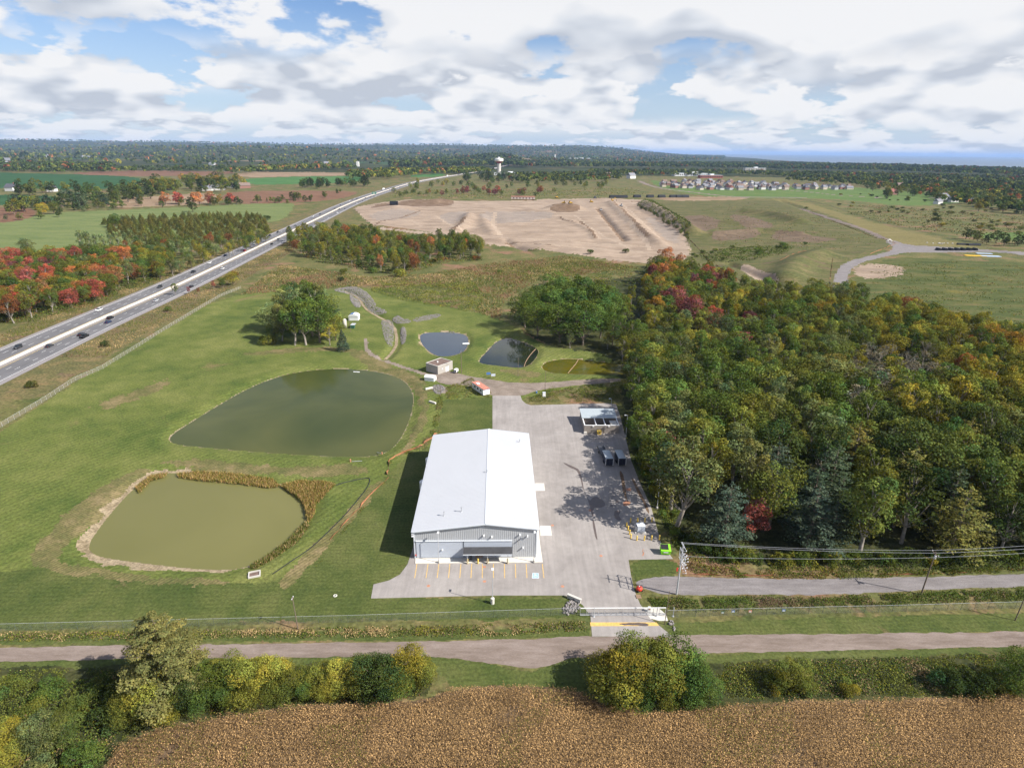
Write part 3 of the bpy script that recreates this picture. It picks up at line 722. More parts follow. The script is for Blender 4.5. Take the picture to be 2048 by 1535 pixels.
FV = np.stack([FX.ravel(), FY.ravel(), FZ.ravel()], 1)
_i = np.arange(149)[:, None] * 360 + np.arange(359)[None, :]
FF = np.stack([_i, _i + 1, _i + 361, _i + 360], -1).reshape(-1, 4)
fcx, fcy = FV[FF].mean(1)[:, 0], FV[FF].mean(1)[:, 1]
tcc = fcx / fcy
coast_y = np.interp(tcc, [0.26, 0.33, 0.40, 0.455, 0.47, 0.56, 0.9, 1.3], [24000, 16500, 9800, 7600, 5600, 5000, 4700, 4600]) * (1 + 0.05 * (fbm(fcx, fcy, 900, 2) - 0.5))
land = fcy < coast_y
tag(obj_np('far_country', FV, FF[land], 'far_land', smooth=True), kind='structure')
mb = MB(); mb.add([(600, 3000, -3), (75000, 3000, -3), (90000, 90000, -3), (600, 90000, -3)], [(0, 1, 2, 3)])
tag(mb.build('lake', 'water_lake'), kind='structure')
mb = MB(); mb.add([(-90000, -3000, -6), (90000, -3000, -6), (90000, 90000, -6), (-90000, 90000, -6)], [(0, 1, 2, 3)])
tag(mb.build('terrain', 'far_land'), kind='structure')

# air
mb = MB(); mb.box((0, 40000, 125), (190000, 110000, 270))
hb = mb.build('haze', [])
hm, N, L = nmat('haze_air')
vs = node(N, 'ShaderNodeVolumePrincipled'); vs.inputs['Density'].default_value = 2.8e-5
vs.inputs['Color'].default_value = (0.42, 0.62, 1.0, 1); vs.inputs['Anisotropy'].default_value = 0.0
L.new(vs.outputs[0], node(N, 'ShaderNodeOutputMaterial').inputs['Volume'])
hb.data.materials.append(hm)
tag(hb, kind='stuff')
# ------------------------------------------------------------------ highway
ti = np.gradient(HWC, axis=0); ti /= np.linalg.norm(ti, axis=1)[:, None]
NI = np.stack([-ti[:, 1], ti[:, 0]], 1)
HS = np.concatenate([[0], np.cumsum(np.linalg.norm(np.diff(HWC, axis=0), axis=1))])
HWD = np.arange(0, HS[-1], 6.0)
HW = np.stack([np.interp(HWD, HS, HWC[:, 0]), np.interp(HWD, HS, HWC[:, 1])], 1)
HT = np.gradient(HW, axis=0); HT /= np.linalg.norm(HT, axis=1)[:, None]
HN = np.stack([-HT[:, 1], HT[:, 0]], 1)
def strip(name, mat, o0, o1, z, i0=0, i1=None, parent=None):
    a, b = (HW + HN * o1)[i0:i1], (HW + HN * o0)[i0:i1]; k = len(a)
    V = np.vstack([np.c_[a, np.full(k, z)], np.c_[b, np.full(k, z)]])
    return obj_np(name, V, np.array([(k + i, k + i + 1, i + 1, i) for i in range(k - 1)]), mat, parent=parent)
hwy = tag(strip('highway', 'shoulder_asphalt', -17.6, 17.6, 0.10), kind='structure')
for a_, b_ in ((2.6, 14.6), (-14.6, -2.6)):
    strip('carriageway', 'highway_asphalt', a_, b_, 0.12, parent=hwy)
for o_ in (14.15, -14.3): strip('edge_line', 'line_white', o_, o_ + 0.28, 0.135, parent=hwy)
for o_ in (3.0, -3.22): strip('median_line', 'line_amber', o_, o_ + 0.24, 0.135, parent=hwy)
# lane dashes: three metres of paint every twelve
n_d = 0
dash_me = None
for o_ in (6.75, 10.5, -6.75, -10.5):
    for d in np.arange(0, 900, 12.0):
        i = min(int(d / 6.0), len(HW) - 1)
        p = HW[i] + HN[i] * o_
        if n_d >= 296 or not (-20 < proj(p[0], p[1], 0)[0] < 2060): continue
        if dash_me is None:
            mb = MB(); mb.add([(-1.8, -0.09, 0), (1.8, -0.09, 0), (1.8, 0.09, 0), (-1.8, 0.09, 0)], [(0, 1, 2, 3)]); dash_me = mb.mesh('lane_dash', 'line_white')
        o = bpy.data.objects.new('lane_dash', dash_me); link(o, hwy)
        o.location = (p[0], p[1], 0.135); o.rotation_euler = (0, 0, math.atan2(HT[i][1], HT[i][0])); n_d += 1
mb = MB()
for o_ in (6.75, 10.5, -6.75, -10.5):
    for d in np.arange(900, 2400, 12.0):
        i = min(int(d / 6.0), len(HW) - 2); p = HW[i] + HN[i] * o_; t = HT[i] * 1.5; n = HN[i] * 0.1
        q = [p - t - n, p + t - n, p + t + n, p - t + n]
        mb.add([(a[0], a[1], 0.135) for a in q], [(0, 1, 2, 3)])
tag(mb.build('distant_dashes', 'line_white', hwy), kind='stuff')
# concrete median barrier, in cast sections
bar = thing('median_barrier', 'long pale concrete barrier along the middle of the highway', 'barrier', (0, 0, 0))
prof = [(-0.45, 0.12), (-0.45, 0.3), (-0.18, 0.6), (-0.14, 1.15), (0.14, 1.15), (0.18, 0.6), (0.45, 0.3), (0.45, 0.12)]
step = 6; k = 0
for i in range(0, len(HW) - step, step):
    j = i + step; V = []; gap = 0.996
    for q, o2 in ((i, 0), (j, 1)):
        c = HW[q] if not o2 else HW[i] + (HW[j] - HW[i]) * gap
        for (u, z) in prof: V.append((c[0] + HN[q][0] * u * 1.5, c[1] + HN[q][1] * u * 1.5, z))
    m_ = len(prof)
    b_ = MB(); b_.add(V, [(a, (a + 1) % m_, m_ + (a + 1) % m_, m_ + a) for a in range(m_)] + [tuple(range(m_ - 1, -1, -1)), tuple(range(m_, 2 * m_))])
    b_.build('barrier_section', 'barrier_concrete', bar)

# ------------------------------------------------------------------ yard
yard = MB()
YP = [G(*p) for p in [(985,791),(1041,791),(1044,800),(1052,807),(1062,810),(1215,806),(1232,808),(1240,830),(1250,870),(1262,920),(1280,965),(1302,1013),(1322,1085),(1346,1117),(1257,1119),(1262,1150),(1268,1178),(1280,1207),(1300,1235),(1345,1272),(1184,1272),(1181,1232),(1166,1210),(1148,1196),(1128,1190),(1000,1190),(905,1192),(830,1194),(742,1196),(747,1168),(778,1160),(800,1148),(815,1128),(826,1095),(846,1000),(872,868),(985,868)]]
yard.add([(p.x, p.y, 0.03) for p in YP] + [(p.x, p.y, -0.25) for p in YP], [tuple(range(len(YP)))[::-1]] + [(i, (i + 1) % len(YP), len(YP) + (i + 1) % len(YP), len(YP) + i) for i in range(len(YP))])
yo = tag(yard.build('asphalt_yard', 'asphalt'), kind='structure')
def flat(name, mat, pts, z=0.036, parent=yo):
    mb = MB(); P = [G(*p) for p in pts]
    mb.add([(p.x, p.y, z) for p in P], [tuple(range(len(P)))]); return mb.build(name, mat, parent)
def stain(name, mat, pts, z, n=2, jit=0.18, parent=yo):
    P = smooth_poly(poly(pts), n); P = P + NR.normal(0, jit, P.shape); P = smooth_poly(P, 1)
    mb = MB(); mb.add([(p[0], p[1], z) for p in P], [tuple(range(len(P)))]); return mb.build(name, mat, parent)
def stall(x0, y0, x1, y1, w=0.16, z=0.037):
    a, b = G(x0, y0), G(x1, y1); t = (b - a).normalized(); n = Vector((-t.y, t.x, 0)) * w / 2
    mb = MB(); mb.add([(q.x, q.y, z) for q in (a - n, b - n, b + n, a + n)], [(0, 1, 2, 3)]); mb.build('stall_line', 'line_yellow', yo)
for a_, b_ in zip([345, 487, 626, 766, 908, 1046, 1183, 1324, 1464, 1604, 1742, 1950], [316, 461, 604, 750, 893, 1037, 1181, 1323, 1468, 1610, 1754, 1970]):
    stall(780 + a_ / 6.4, 1030 + 622 / 6.4, 780 + b_ / 6.4, 1030 + 802 / 6.4)
bb = flat('accessible_symbol', 'blue_paint', [(1065.5, 1145.5), (1064.5, 1155.5), (1077.5, 1155.5), (1077, 1146)], 0.037)
c0 = (G(1071, 1150.5))
mb = MB()                                   # wheelchair figure: head, back, seat, wheel
mb.lathe([(0.42, 0.0), (0.32, 0.0)], 14, (c0.x, c0.y - 0.2, 0.041)); mb.lathe([(0.13, 0), (0.0, 0)], 8, (c0.x - 0.12, c0.y + 0.62, 0.041))
mb.box((c0.x - 0.1, c0.y + 0.2, 0.042), (0.12, 0.6, 0.002)); mb.box((c0.x + 0.15, c0.y + 0.05, 0.043), (0.5, 0.1, 0.002))
mb.build('figure', 'line_white', bb)
fr = MB()
for q0, q1 in (((1065.3, 1145.3), (1077.2, 1145.8)), ((1077.2, 1145.8), (1077.7, 1155.7)), ((1077.7, 1155.7), (1064.3, 1155.7)), ((1064.3, 1155.7), (1065.3, 1145.3))):
    a, b = G(*q0), G(*q1); c = (a + b) / 2; fr.box((c.x, c.y, 0.041), ((b - a).length, 0.1, 0.003), math.atan2(b.y - a.y, b.x - a.x))
fr.build('border', 'line_white', bb)
flat('concrete_apron', 'concrete_pale', [(1070, 966), (1088, 966), (1090, 981), (1071, 981)], 0.04)
flat('concrete_apron', 'concrete_pale', [(1080, 1051), (1101, 1051), (1104, 1070.5), (1081, 1070.5)], 0.04)
flat('stop_line', 'line_yellow', [(1180, 1244), (1313, 1244), (1318, 1251), (1181, 1251.5)], 0.037)
stain('wet_patch', 'wet_stain', [(1122,922),(1150,934),(1158,938),(1163,950),(1168,980),(1173,990),(1180,1002),(1186,994),(1196,992),(1208,1002),(1212,1010),(1203,1015),(1192,1014),(1186,1017),(1188,1032),(1184,1034),(1181,1015),(1172,990),(1166,978),(1160,955),(1154,940),(1140,935)], 0.0375, 1, 0.07)
stain('wet_patch', 'wet_stain', [(1184,1037),(1188,1040),(1192,1060),(1196,1080),(1192,1078),(1187,1058)], 0.0375, 1, 0.04)
stain('wet_patch', 'wet_stain', [(1228,1021),(1240,1020),(1241,1028),(1236,1030),(1245,1040),(1237,1041),(1228,1034)], 0.0375, 2, 0.08)
stain('wet_patch', 'wet_stain', [(1231,999),(1239,1001),(1238,1006),(1231,1005)], 0.0375, 2, 0.05)
stain('wet_patch', 'wet_stain', [(1220,1009),(1225,1009),(1225,1013),(1220,1013)], 0.0375, 2, 0.03)
stain('wet_patch', 'wet_stain', [(1232,1247),(1262,1244),(1300,1246),(1296,1252),(1270,1250),(1250,1250)], 0.041, 2, 0.06)
stain('dark_streak', 'dark_earth', [(1238,940),(1244,942),(1252,975),(1256,1000),(1250,1000),(1243,970)], 0.0385, 1, 0.15)  # long darker streaks on the asphalt along its right edge
stain('dark_streak', 'dark_earth', [(1262,955),(1268,958),(1290,1000),(1302,1028),(1296,1025),(1282,1000)], 0.0385, 1, 0.2)
for x_, y_ in ((969, 1133), (969, 1162), (857, 1171), (1125, 1172), (1105, 1050), (1202, 1111), (1180, 1020)):
    p = G(x_, y_); mb = MB(); mb.lathe([(0.0, 0.012), (0.34, 0.012), (0.40, 0.0)], 16, (0, 0, 0)); mb.build('manhole_cover', 'rust_mark', yo, loc=(p.x, p.y, 0.03))
for pts in ([(1245,1003),(1262,1000),(1260,1008),(1247,1012)], [(1285,1098),(1288,1100),(1287,1112),(1284,1110)], [(1250,976),(1263,975),(1262,982),(1252,981)]):
    stain('rust_smear', 'rust_mark', pts, 0.0392, 2, 0.2)
# concrete pad in front of and beside the big building
pad = MB(); PPd = [G(*p) for p in [(830.5, 1127), (1085.5, 1124.5), (1080, 1088), (1075, 1040), (1069, 1040), (1071, 1113), (831, 1114.5)]]
pad.add([(p.x, p.y, 0.16) for p in PPd] + [(p.x, p.y, 0.0) for p in PPd], [tuple(range(7))] + [(i, 7 + i, 7 + (i + 1) % 7, (i + 1) % 7) for i in range(7)])
tag(pad.build('concrete_walkway', 'concrete_pale'), kind='structure')
# rubble and headwall of the culvert, concrete by the gate
hw_ = thing('culvert_headwall', 'grey concrete culvert end by the driveway bend', 'culvert', G(1148, 1200), R(-32))
b_ = MB(); b_.box((0, 0, 0.45), (3.2, 0.35, 0.9)); b_.box((0, 0.1, 0.95), (3.4, 0.6, 0.1)); b_.build('wall', 'concrete', hw_)
b_ = MB(); b_.tube((0, -0.3, 0.25), (0, 0.2, 0.25), 0.28, n=12); b_.build('pipe', 'dark_steel', hw_)
flat('gate_slab', 'concrete_pale', [(1287, 1216), (1318, 1216), (1332, 1228), (1336, 1241), (1318, 1241), (1300, 1236)], 0.05)
# ------------------------------------------------------------------ the big metal building
BA = G(830.8, 1115.6); BRZ = math.atan2(172.2 - 120.6, -7.15 + 5.8) - R(90)      # length axis of the ridge
BW, BL, BX = 29.2, 51.2, 17.1                       # width, length, ridge offset from the left eave
ZL, ZR, ZT = 7.75, 8.35, 9.8
B = thing('warehouse', 'large grey metal warehouse with wide white gable roof beside the paved yard', 'building', BA, BRZ)
def ribbed(p0, p1, ztop0, ztop1, mid=None, pitch=0.45, out=(0, -1), z0=0.0):
    """ribbed wall sheet between two plan points; top runs from ztop0 to ztop1"""
    mb = MB(); p0, p1 = Vector((*p0, 0)), Vector((*p1, 0)); L_ = (p1 - p0).length; t = (p1 - p0) / L_; n = Vector((*out, 0))
    k = int(L_ / pitch); V, Fc = [], []
    s = []
    for i in range(k):
        a = L_ * i / k; w = L_ / k
        s += [(a, 0), (a + w * 0.62, 0), (a + w * 0.72, 0.03), (a + w * 0.9, 0.03)]
    s.append((L_, 0))
    for a, d in s:
        q = p0 + t * a + n * d; z = ztop0 + (ztop1 - ztop0) * a / L_
        V += [(q.x, q.y, z0), (q.x, q.y, z)]
    for i in range(len(s) - 1): Fc.append((2 * i, 2 * i + 2, 2 * i + 3, 2 * i + 1))
    return mb.add(V, Fc)
# walls (front gable in two sheets, sides, back)
f = ribbed((0, 0), (BX, 0), ZL, ZT); f2 = ribbed((BX, 0), (BW, 0), ZT, ZR); f.add(f2.v, f2.f)
f.build('wall', 'cladding', B)
ribbed((BW, 0), (BW, BL), ZR, ZR, out=(1, 0)).build('wall', 'cladding_side', B)
ribbed((0, BL), (0, 0), ZL, ZL, out=(-1, 0)).build('wall', 'cladding_side', B)
f = ribbed((BW, BL), (BX, BL), ZR, ZT, out=(0, 1)); f2 = ribbed((BX, BL), (0, BL), ZT, ZL, out=(0, 1)); f.add(f2.v, f2.f); f.build('wall', 'cladding', B)
# roof: standing seam sheets, each slope its own part
def slope(x0, z0, x1, z1):
    mb = MB(); y = -0.35; n = 0; W_ = 0.61
    V, Fc = [], []
    cols = []
    while y < BL + 0.35:
        for dy, dz in ((0, 0), (0.53, 0), (0.545, 0.06), (0.575, 0.06), (0.59, 0)):
            cols.append((min(y + dy, BL + 0.35), dz))
        y += W_
    for yy, dz in cols: V += [(x0, yy, z0 + dz), (x1, yy, z1 + dz)]
    for i in range(len(cols) - 1): Fc.append((2 * i, 2 * i + 1, 2 * i + 3, 2 * i + 2))
    return mb.add(V, Fc)
e = 0.45; sl_ = (ZT - ZL) / BX; sr_ = (ZT - ZR) / (BW - BX)
rf = slope(-e, ZL - e * sl_ + 0.1, BX, ZT + 0.1).build('roof', 'roof_white', B)
slope(BW + e, ZR - e * sr_ + 0.1, BX, ZT + 0.1).build('roof', 'roof_white', B)
b_ = MB(); b_.add([(BX - 0.3, -0.4, ZT + 0.14), (BX, -0.4, ZT + 0.2), (BX + 0.3, -0.4, ZT + 0.14), (BX - 0.3, BL + 0.4, ZT + 0.14), (BX, BL + 0.4, ZT + 0.2), (BX + 0.3, BL + 0.4, ZT + 0.14)], [(0, 1, 4, 3), (1, 2, 5, 4)]); b_.build('ridge_cap', 'trim_light', B)
b_ = MB(); b_.box((-e - 0.08, BL / 2, ZL - 0.12), (0.18, BL + 0.8, 0.22)); b_.build('gutter', 'trim_light', B)
b_ = MB(); b_.box((BW + e + 0.08, BL / 2, ZR - 0.12), (0.18, BL + 0.8, 0.22)); b_.build('gutter', 'trim_light', B)
for yy in (-0.42, BL + 0.42):
    b_ = MB()
    for x0, z0, x1, z1 in ((-e, ZL - e * sl_, BX, ZT), (BX, ZT, BW + e, ZR - e * sr_)):
        b_.add([(x0, yy - 0.05, z0 - 0.16), (x1, yy - 0.05, z1 - 0.16), (x1, yy - 0.05, z1 + 0.12), (x0, yy - 0.05, z0 + 0.12), (x0, yy + 0.06, z0 - 0.16), (x1, yy + 0.06, z1 - 0.16), (x1, yy + 0.06, z1 + 0.12), (x0, yy + 0.06, z0 + 0.12)], [(0, 1, 2, 3), (7, 6, 5, 4), (3, 2, 6, 7), (0, 4, 5, 1)])
    b_.build('gable_trim', 'trim_light', B)
for x_, z_ in ((0, ZL), (BW, ZR)):
    b_ = MB(); b_.box((x_, -0.06, z_ / 2), (0.3, 0.2, z_ - 0.1)); b_.build('corner_trim', 'trim_light', B)
# light horizontal-plank panel low on the front
pl = MB(); z = 0.35
while z < 4.95:
    pl.box((6.05, -0.16, z + 0.13), (11.3, 0.12, 0.235)); z += 0.262
pl.build('front_panel', 'panel_light', B)
pr = MB(); z = 3.3
while z < 4.9:
    pr.box((17.55, -0.17, z + 0.13), (11.5, 0.14, 0.235)); z += 0.262
pr.build('front_panel', 'panel_light', B)
pr = MB(); z = 0.35
while z < 3.0:
    pr.box((17.55, -0.15, z + 0.13), (11.5, 0.1, 0.235)); z += 0.262
pr.build('front_panel', 'panel_light', B)
b_ = MB(); b_.box((11.85, -0.2, 5.06), (23.1, 0.3, 0.14)); b_.build('panel_cap', 'trim_light', B)
b_ = MB(); b_.box((11.75, -0.25, 2.65), (0.12, 0.1, 4.6)); b_.build('panel_seam', 'dark_steel', B)
# porch canopy on posts
cn = MB(); cn.add([(11.7, -0.23, 3.35), (23.3, -0.23, 3.35), (23.3, -2.6, 2.95), (11.7, -2.6, 2.95), (11.7, -0.23, 3.2), (23.3, -0.23, 3.2), (23.3, -2.6, 2.78), (11.7, -2.6, 2.78)], [(3, 2, 1, 0), (4, 5, 6, 7), (3, 7, 6, 2), (0, 4, 7, 3), (1, 2, 6, 5)])
co = cn.build('canopy', 'canopy_roof', B)
b_ = MB(); b_.box((17.5, -2.66, 2.86), (11.7, 0.08, 0.2)); b_.build('canopy_edge', 'trim_light', co)
for x_ in (12.7, 17.5, 22.3):
    b_ = MB(); b_.box((x_, -2.4, 1.47), (0.16, 0.16, 2.62)); b_.build('post', 'steel', co)
dr = MB(); dr.box((15.4, -0.21, 1.2), (1.85, 0.1, 2.1)); do = dr.build('door', 'door_tan', B)
for x_ in (14.9, 15.85): b_ = MB(); b_.box((x_, -0.28, 1.4), (0.45, 0.03, 1.1)); b_.build('pane', 'glass_dark', do)
b_ = MB(); b_.box((13.4, -0.7, 0.55), (0.7, 0.5, 0.75), top=0.9); ub = b_.build('waste_bin', 'dark_steel'); ub.parent = None; ub.location = BA; ub.rotation_euler = (0, 0, BRZ)
tag(ub, 'small black bin under the porch canopy left of the door', 'bin')
# wall lamps, louvres, camera arms
for x_, z_ in ((16.6, 6.55), (18.5, 6.2), (25.2, 6.75), (27.0, 6.35), (6.6, 2.65), (26.0, 3.1)):
    b_ = MB(); b_.box((x_, -0.32, z_), (0.34, 0.4, 0.28), top=0.7); b_.box((x_, -0.1, z_ + 0.05), (0.2, 0.2, 0.2)); b_.build('wall_lamp', 'white_metal', B)
b_ = MB(); b_.box((0.2, -0.3, 1.1), (0.25, 0.2, 0.3)); b_.build('alarm_box', 'red_plastic', B)
for z_ in (6.4, 7.0):
    b_ = MB(); b_.box((-0.35, -0.15, z_), (0.5, 0.3, 0.25)); b_.build('camera', 'white_metal', B)
# overhead doors on the yard side with awnings, personnel doors, downpipes
for y_ in (14.0, 27.8):
    b_ = MB()
    for i in range(9): b_.box((BW + 0.075, y_, 0.3 + i * 0.5), (0.05, 4.3, 0.47))
    od = b_.build('overhead_door', 'door_white', B)
    b_ = MB(); b_.box((BW + 0.35, y_, 5.05), (0.7, 5.0, 0.5)); b_.build('awning', 'dark_steel', od)
for y_ in (8.0, 36.0, 45.0):
    b_ = MB(); b_.box((BW + 0.09, y_, 1.1), (0.06, 1.0, 2.1)); b_.build('side_door', 'door_white', B)
for y_ in (3, 20, 33, 48):
    b_ = MB(); b_.box((BW + 0.18, y_, 4.0), (0.12, 0.12, 7.8)); b_.build('downpipe', 'trim_light', B)
    b_ = MB(); b_.box((-0.18, y_, 3.8), (0.12, 0.12, 7.4)); b_.build('downpipe', 'trim_light', B)
# flues on the roof
for x_, y_, h_ in ((6.8, 5.0, 1.15), (11.0, 6.0, 1.25), (17.05, 24.0, 0.7), (26.6, 44.5, 0.9)):
    z_ = ZT - (BX - x_) * sl_ if x_ < BX else ZT - (x_ - BX) * sr_
    b_ = MB(); b_.tube((x_, y_, z_), (x_, y_, z_ + h_), 0.11, n=8); b_.tube((x_, y_, z_ + h_), (x_, y_, z_ + h_ + 0.18), 0.2, n=8); b_.tube((x_, y_, z_ + 0.1), (x_, y_, z_ + 0.2), 0.26, 0.14, n=8); b_.build('flue', 'steel', rf)
# plant on the shaded side
for y_, r_, h_ in ((32, 1.1, 2.8), (46.5, 1.0, 2.4)):
    p = Matrix.Rotation(BRZ, 3, 'Z') @ Vector((-1.7, y_, 0)) + BA
    b_ = MB(); b_.lathe([(0, 0), (r_, 0), (r_, h_ * 0.85), (r_ * 0.6, h_), (0, h_ * 1.02)], 14)
    b_.lathe([(0.3, h_), (0.3, h_ + 0.15), (0, h_ + 0.15)], 8)
    o = b_.build('storage_tank', 'white_metal', loc=p)
    tag(o, 'white plastic tank against the shaded side wall, %s' % ('near its middle' if y_ < 40 else 'near its far end'), 'tank', 'tanks beside the building')
ar = thing('stair_rail', 'pale metal handrail at the back corner of the white roofed building', 'railing', Matrix.Rotation(BRZ, 3, 'Z') @ Vector((20.0, BL + 2.6, 0)) + BA, BRZ)
for z_ in (4.6, 5.6): b_ = MB(); b_.box((0, 0, z_), (5.0, 0.07, 0.07)); b_.build('rail', 'galvanised', ar)
for x_ in (-2.4, -0.8, 0.8, 2.4): b_ = MB(); b_.box((x_, 0, 2.8), (0.07, 0.07, 5.6)); b_.build('post', 'galvanised', ar)
b_ = MB(); b_.box((0, -0.9, 4.5), (5.0, 1.7, 0.08)); b_.build('platform', 'galvanised', ar)
# bollards before the porch
def bollard_mesh(h=1.4, r=0.18):
    mb = MB(); mb.lathe([(r, 0), (r, h - 0.08), (r * 0.75, h - 0.02), (0, h)], 12); return mb.mesh('bollard', 'bollard_yellow')
bo_me = bollard_mesh()
def bollard(p, label, group):
    o = bpy.data.objects.new('bollard', bo_me); link(o); o.location = p; tag(o, label, 'bollard', group); return o
for (x_, y_), w_ in zip([(935, 1126.5), (956, 1126), (975, 1126), (1015, 1126)], ['leftmost of the four before the porch', 'second from left before the porch', 'third from left before the porch', 'rightmost of the four before the porch']):
    bollard(G(x_, y_, 0.05), 'yellow steel bollard, ' + w_, 'bollards before the porch')
# light poles
def lamp(px, py, h, label, base=True, head=(-0.9, 0), mat='galvanised', z=0.03, bh=0.5, br=0.28):
    t = thing('light_pole', label, 'light pole', G(px, py, z), 0, 'light poles round the yard')
    if base: b_ = MB(); b_.lathe([(br, 0), (br, bh - 0.05), (br * 0.8, bh), (0, bh)], 12); b_.build('base', 'concrete_pale' if bh > 1 else 'concrete', t)
    b_ = MB(); b_.tube((0, 0, bh * 0.9 if base else 0), (0, 0, h), 0.09, 0.06, 8); b_.build('pole', mat, t)
    a = Vector((head[0], head[1], 0)); hd = MB(); hd.tube((0, 0, h - 0.1), (a.x * 0.4, a.y * 0.4, h), 0.05, n=6); hd.build('arm', mat, t)
    c = a * 0.75; hd = MB(); hd.box((c.x, c.y, h), (0.75 if abs(a.x) > abs(a.y) else 0.45, 0.45 if abs(a.x) > abs(a.y) else 0.75, 0.14), top=0.85); hd.build('lamp_head', 'white_metal', t)
    return t
lamp(1314, 1016, 9.2, 'grey light pole at the wood edge above the yellow bollard ring')
lamp(1251.5, 873, 8.2, 'grey light pole at the wood edge beside the open bin shed')
lamp(985, 1206, 8.6, 'tall light pole on a white concrete base in the grass before the parking stalls', bh=1.5, br=0.42, head=(0, 0.9), z=0)
lamp(878, 1124.5, 8.2, 'light pole on the walkway left of the porch', head=(0, 0.7), z=0.16, bh=0.7)
lamp(1068, 1123.5, 8.2, 'light pole at the right end of the front walkway', head=(0, 0.7), z=0.16, bh=0.7)
lamp(1221.5, 822, 5.2, 'short light pole behind the open bin shed', base=False)
# ------------------------------------------------------------------ trees
def unit(v): return v / np.maximum(np.linalg.norm(v, axis=-1, keepdims=True), 1e-9)
def cards(c, n, size, asp=1.0, rng=NR):
    """one four-cornered leaf clump per centre, facing n"""
    k = len(c); a = unit(np.cross(n, rng.normal(size=(k, 3)))); b = np.cross(n, a)
    s = np.broadcast_to(np.asarray(size, float), (k,))[:, None] * 0.5
    V = np.stack([c - a * s, c - b * s * asp * 0.8, c + a * s, c + b * s * asp * 0.8], 1).reshape(-1, 3)
    return V, np.arange(4 * k).reshape(k, 4)
def tubes(segs, n=5):
    """segs: (p0,p1,r0,r1) -> arrays"""
    V, Fq = [], []
    for p0, p1, r0, r1 in segs:
        p0, p1 = np.asarray(p0, float), np.asarray(p1, float); d = unit((p1 - p0)[None])[0]
        a = np.cross(d, [0.3, 0.9, 0.2]); a /= np.linalg.norm(a); b = np.cross(d, a); o = len(V)
        for p, r in ((p0, r0), (p1, r1)):
            for i in range(n):
                t = 2 * math.pi * i / n; V.append(p + (a * math.cos(t) + b * math.sin(t)) * r)
        for i in range(n): Fq.append((o + i, o + (i + 1) % n, o + n + (i + 1) % n, o + n + i))
    return np.array(V), np.array(Fq)
def lobe_leaves(lobes, n, size, rng, spread_n=0.75, shade=0.18, cull=0.8, hue=0.11):
    """leaf clumps on the shells of many lobes; those buried in other lobes are dropped"""
    C = np.array([l[0] for l in lobes]); Rr = np.array([l[1] for l in lobes])
    w = (Rr.prod(1)) ** (2 / 3); w /= w.sum()
    idx = rng.choice(len(lobes), n, p=w)
    d = unit(rng.normal(size=(n, 3))); d[:, 2] = np.where(d[:, 2] < -0.5, -d[:, 2], d[:, 2])
    r = 0.62 + 0.42 * rng.random(n) ** 0.6
    wob = 1 + 0.22 * np.sin(d[:, 0] * 5 + idx) * np.sin(d[:, 2] * 6 + idx * 2.1)
    P = C[idx] + d * Rr[idx] * (r * wob)[:, None]
    keep = np.ones(n, bool)
    for j in range(len(lobes)):
        q = (((P - C[j]) / Rr[j]) ** 2).sum(1)
        keep &= ~((q < cull * cull * 0.6) & (idx != j))
    P, d, idx = P[keep], d[keep], idx[keep]
    nrm = unit(d / Rr[idx] * Rr[idx].mean() + spread_n * rng.normal(size=P.shape) + [0, 0, 0.35])
    V, Fq = cards(P, nrm, size * (0.65 + 0.7 * rng.random(len(P))), 0.9, rng)
    lb = 1 + shade * rng.normal(size=len(lobes)); hu = hue * rng.normal(size=len(lobes))
    br = lb[idx] * (1 + 0.22 * rng.normal(size=len(P)))
    col = np.stack([br * (1 + hu[idx] + 0.06 * rng.normal(size=len(P))), br, br * (1 - hu[idx])], 1)
    return V, Fq, np.repeat(np.clip(col, 0.25, 2.2), 4, 0)
class Proto: pass
PROTO = {}
def mk(key, segs, lobes, n, size, seed, bark='bark', **k):
    rng = np.random.default_rng(seed); p = Proto()
    if segs: V, Fq = tubes(segs); p.trunk = mesh_np('trunk', V, Fq, bark)
    else: p.trunk = None
    V, Fq, c = lobe_leaves(lobes, n, size, rng, **k); p.crown = mesh_np('crown', V, Fq, 'leaf', c)
    PROTO.setdefault(key, []).append(p)
def deciduous(key, seed, Ht, rad, base, nl, n, size, tall=1.0, bark='bark', lr=0.42, **k):
    g = np.random.default_rng(seed); segs, lobes = [], []
    top = Ht * 0.86; bend = g.normal(0, 0.03 * Ht, (6, 2)); zs = np.linspace(0, top, 6); bend[0] = 0; r0 = 0.020 * Ht + 0.05
    ax = np.c_[np.cumsum(bend, 0) * 0.5, zs]
    for i in range(5): segs.append((ax[i], ax[i + 1], r0 * (1 - i / 5.6), r0 * (1 - (i + 1) / 5.6)))
    zc, rz = (base + Ht) / 2, (Ht - base) / 2
    for i in range(nl):
        u = (i + 0.5) / nl; z = base + (Ht - base) * (0.10 + 0.84 * u); prof = math.sqrt(max(0.06, 1 - ((z - zc) / rz) ** 2)); a = i * 2.4 + g.normal(0, 0.4)
        q = rad * prof * (0.30 + 0.68 * g.random()); c = np.array([q * math.cos(a), q * math.sin(a), z]) + np.array([*np.interp(z, zs, ax[:, 0], right=ax[-1, 0])[None], 0, 0])[:3]
        s = rad * lr * (0.6 + 0.75 * g.random()) * (0.75 + 0.35 * prof)
        lobes.append((c, (s, s, s * 0.85 * tall)))
        zb = max(base * 0.7, z - 0.30 * Ht * (0.4 + q / rad)); b0 = np.array([np.interp(zb, zs, ax[:, 0]), np.interp(zb, zs, ax[:, 1]), zb])
        m = (b0 + c) / 2 + np.array([0, 0, -0.02 * Ht]); rb = r0 * 0.35
        segs += [(b0, m, rb, rb * 0.65), (m, c, rb * 0.65, rb * 0.25)]
    mk(key, segs, lobes, n, size, seed + 99, bark, **k)
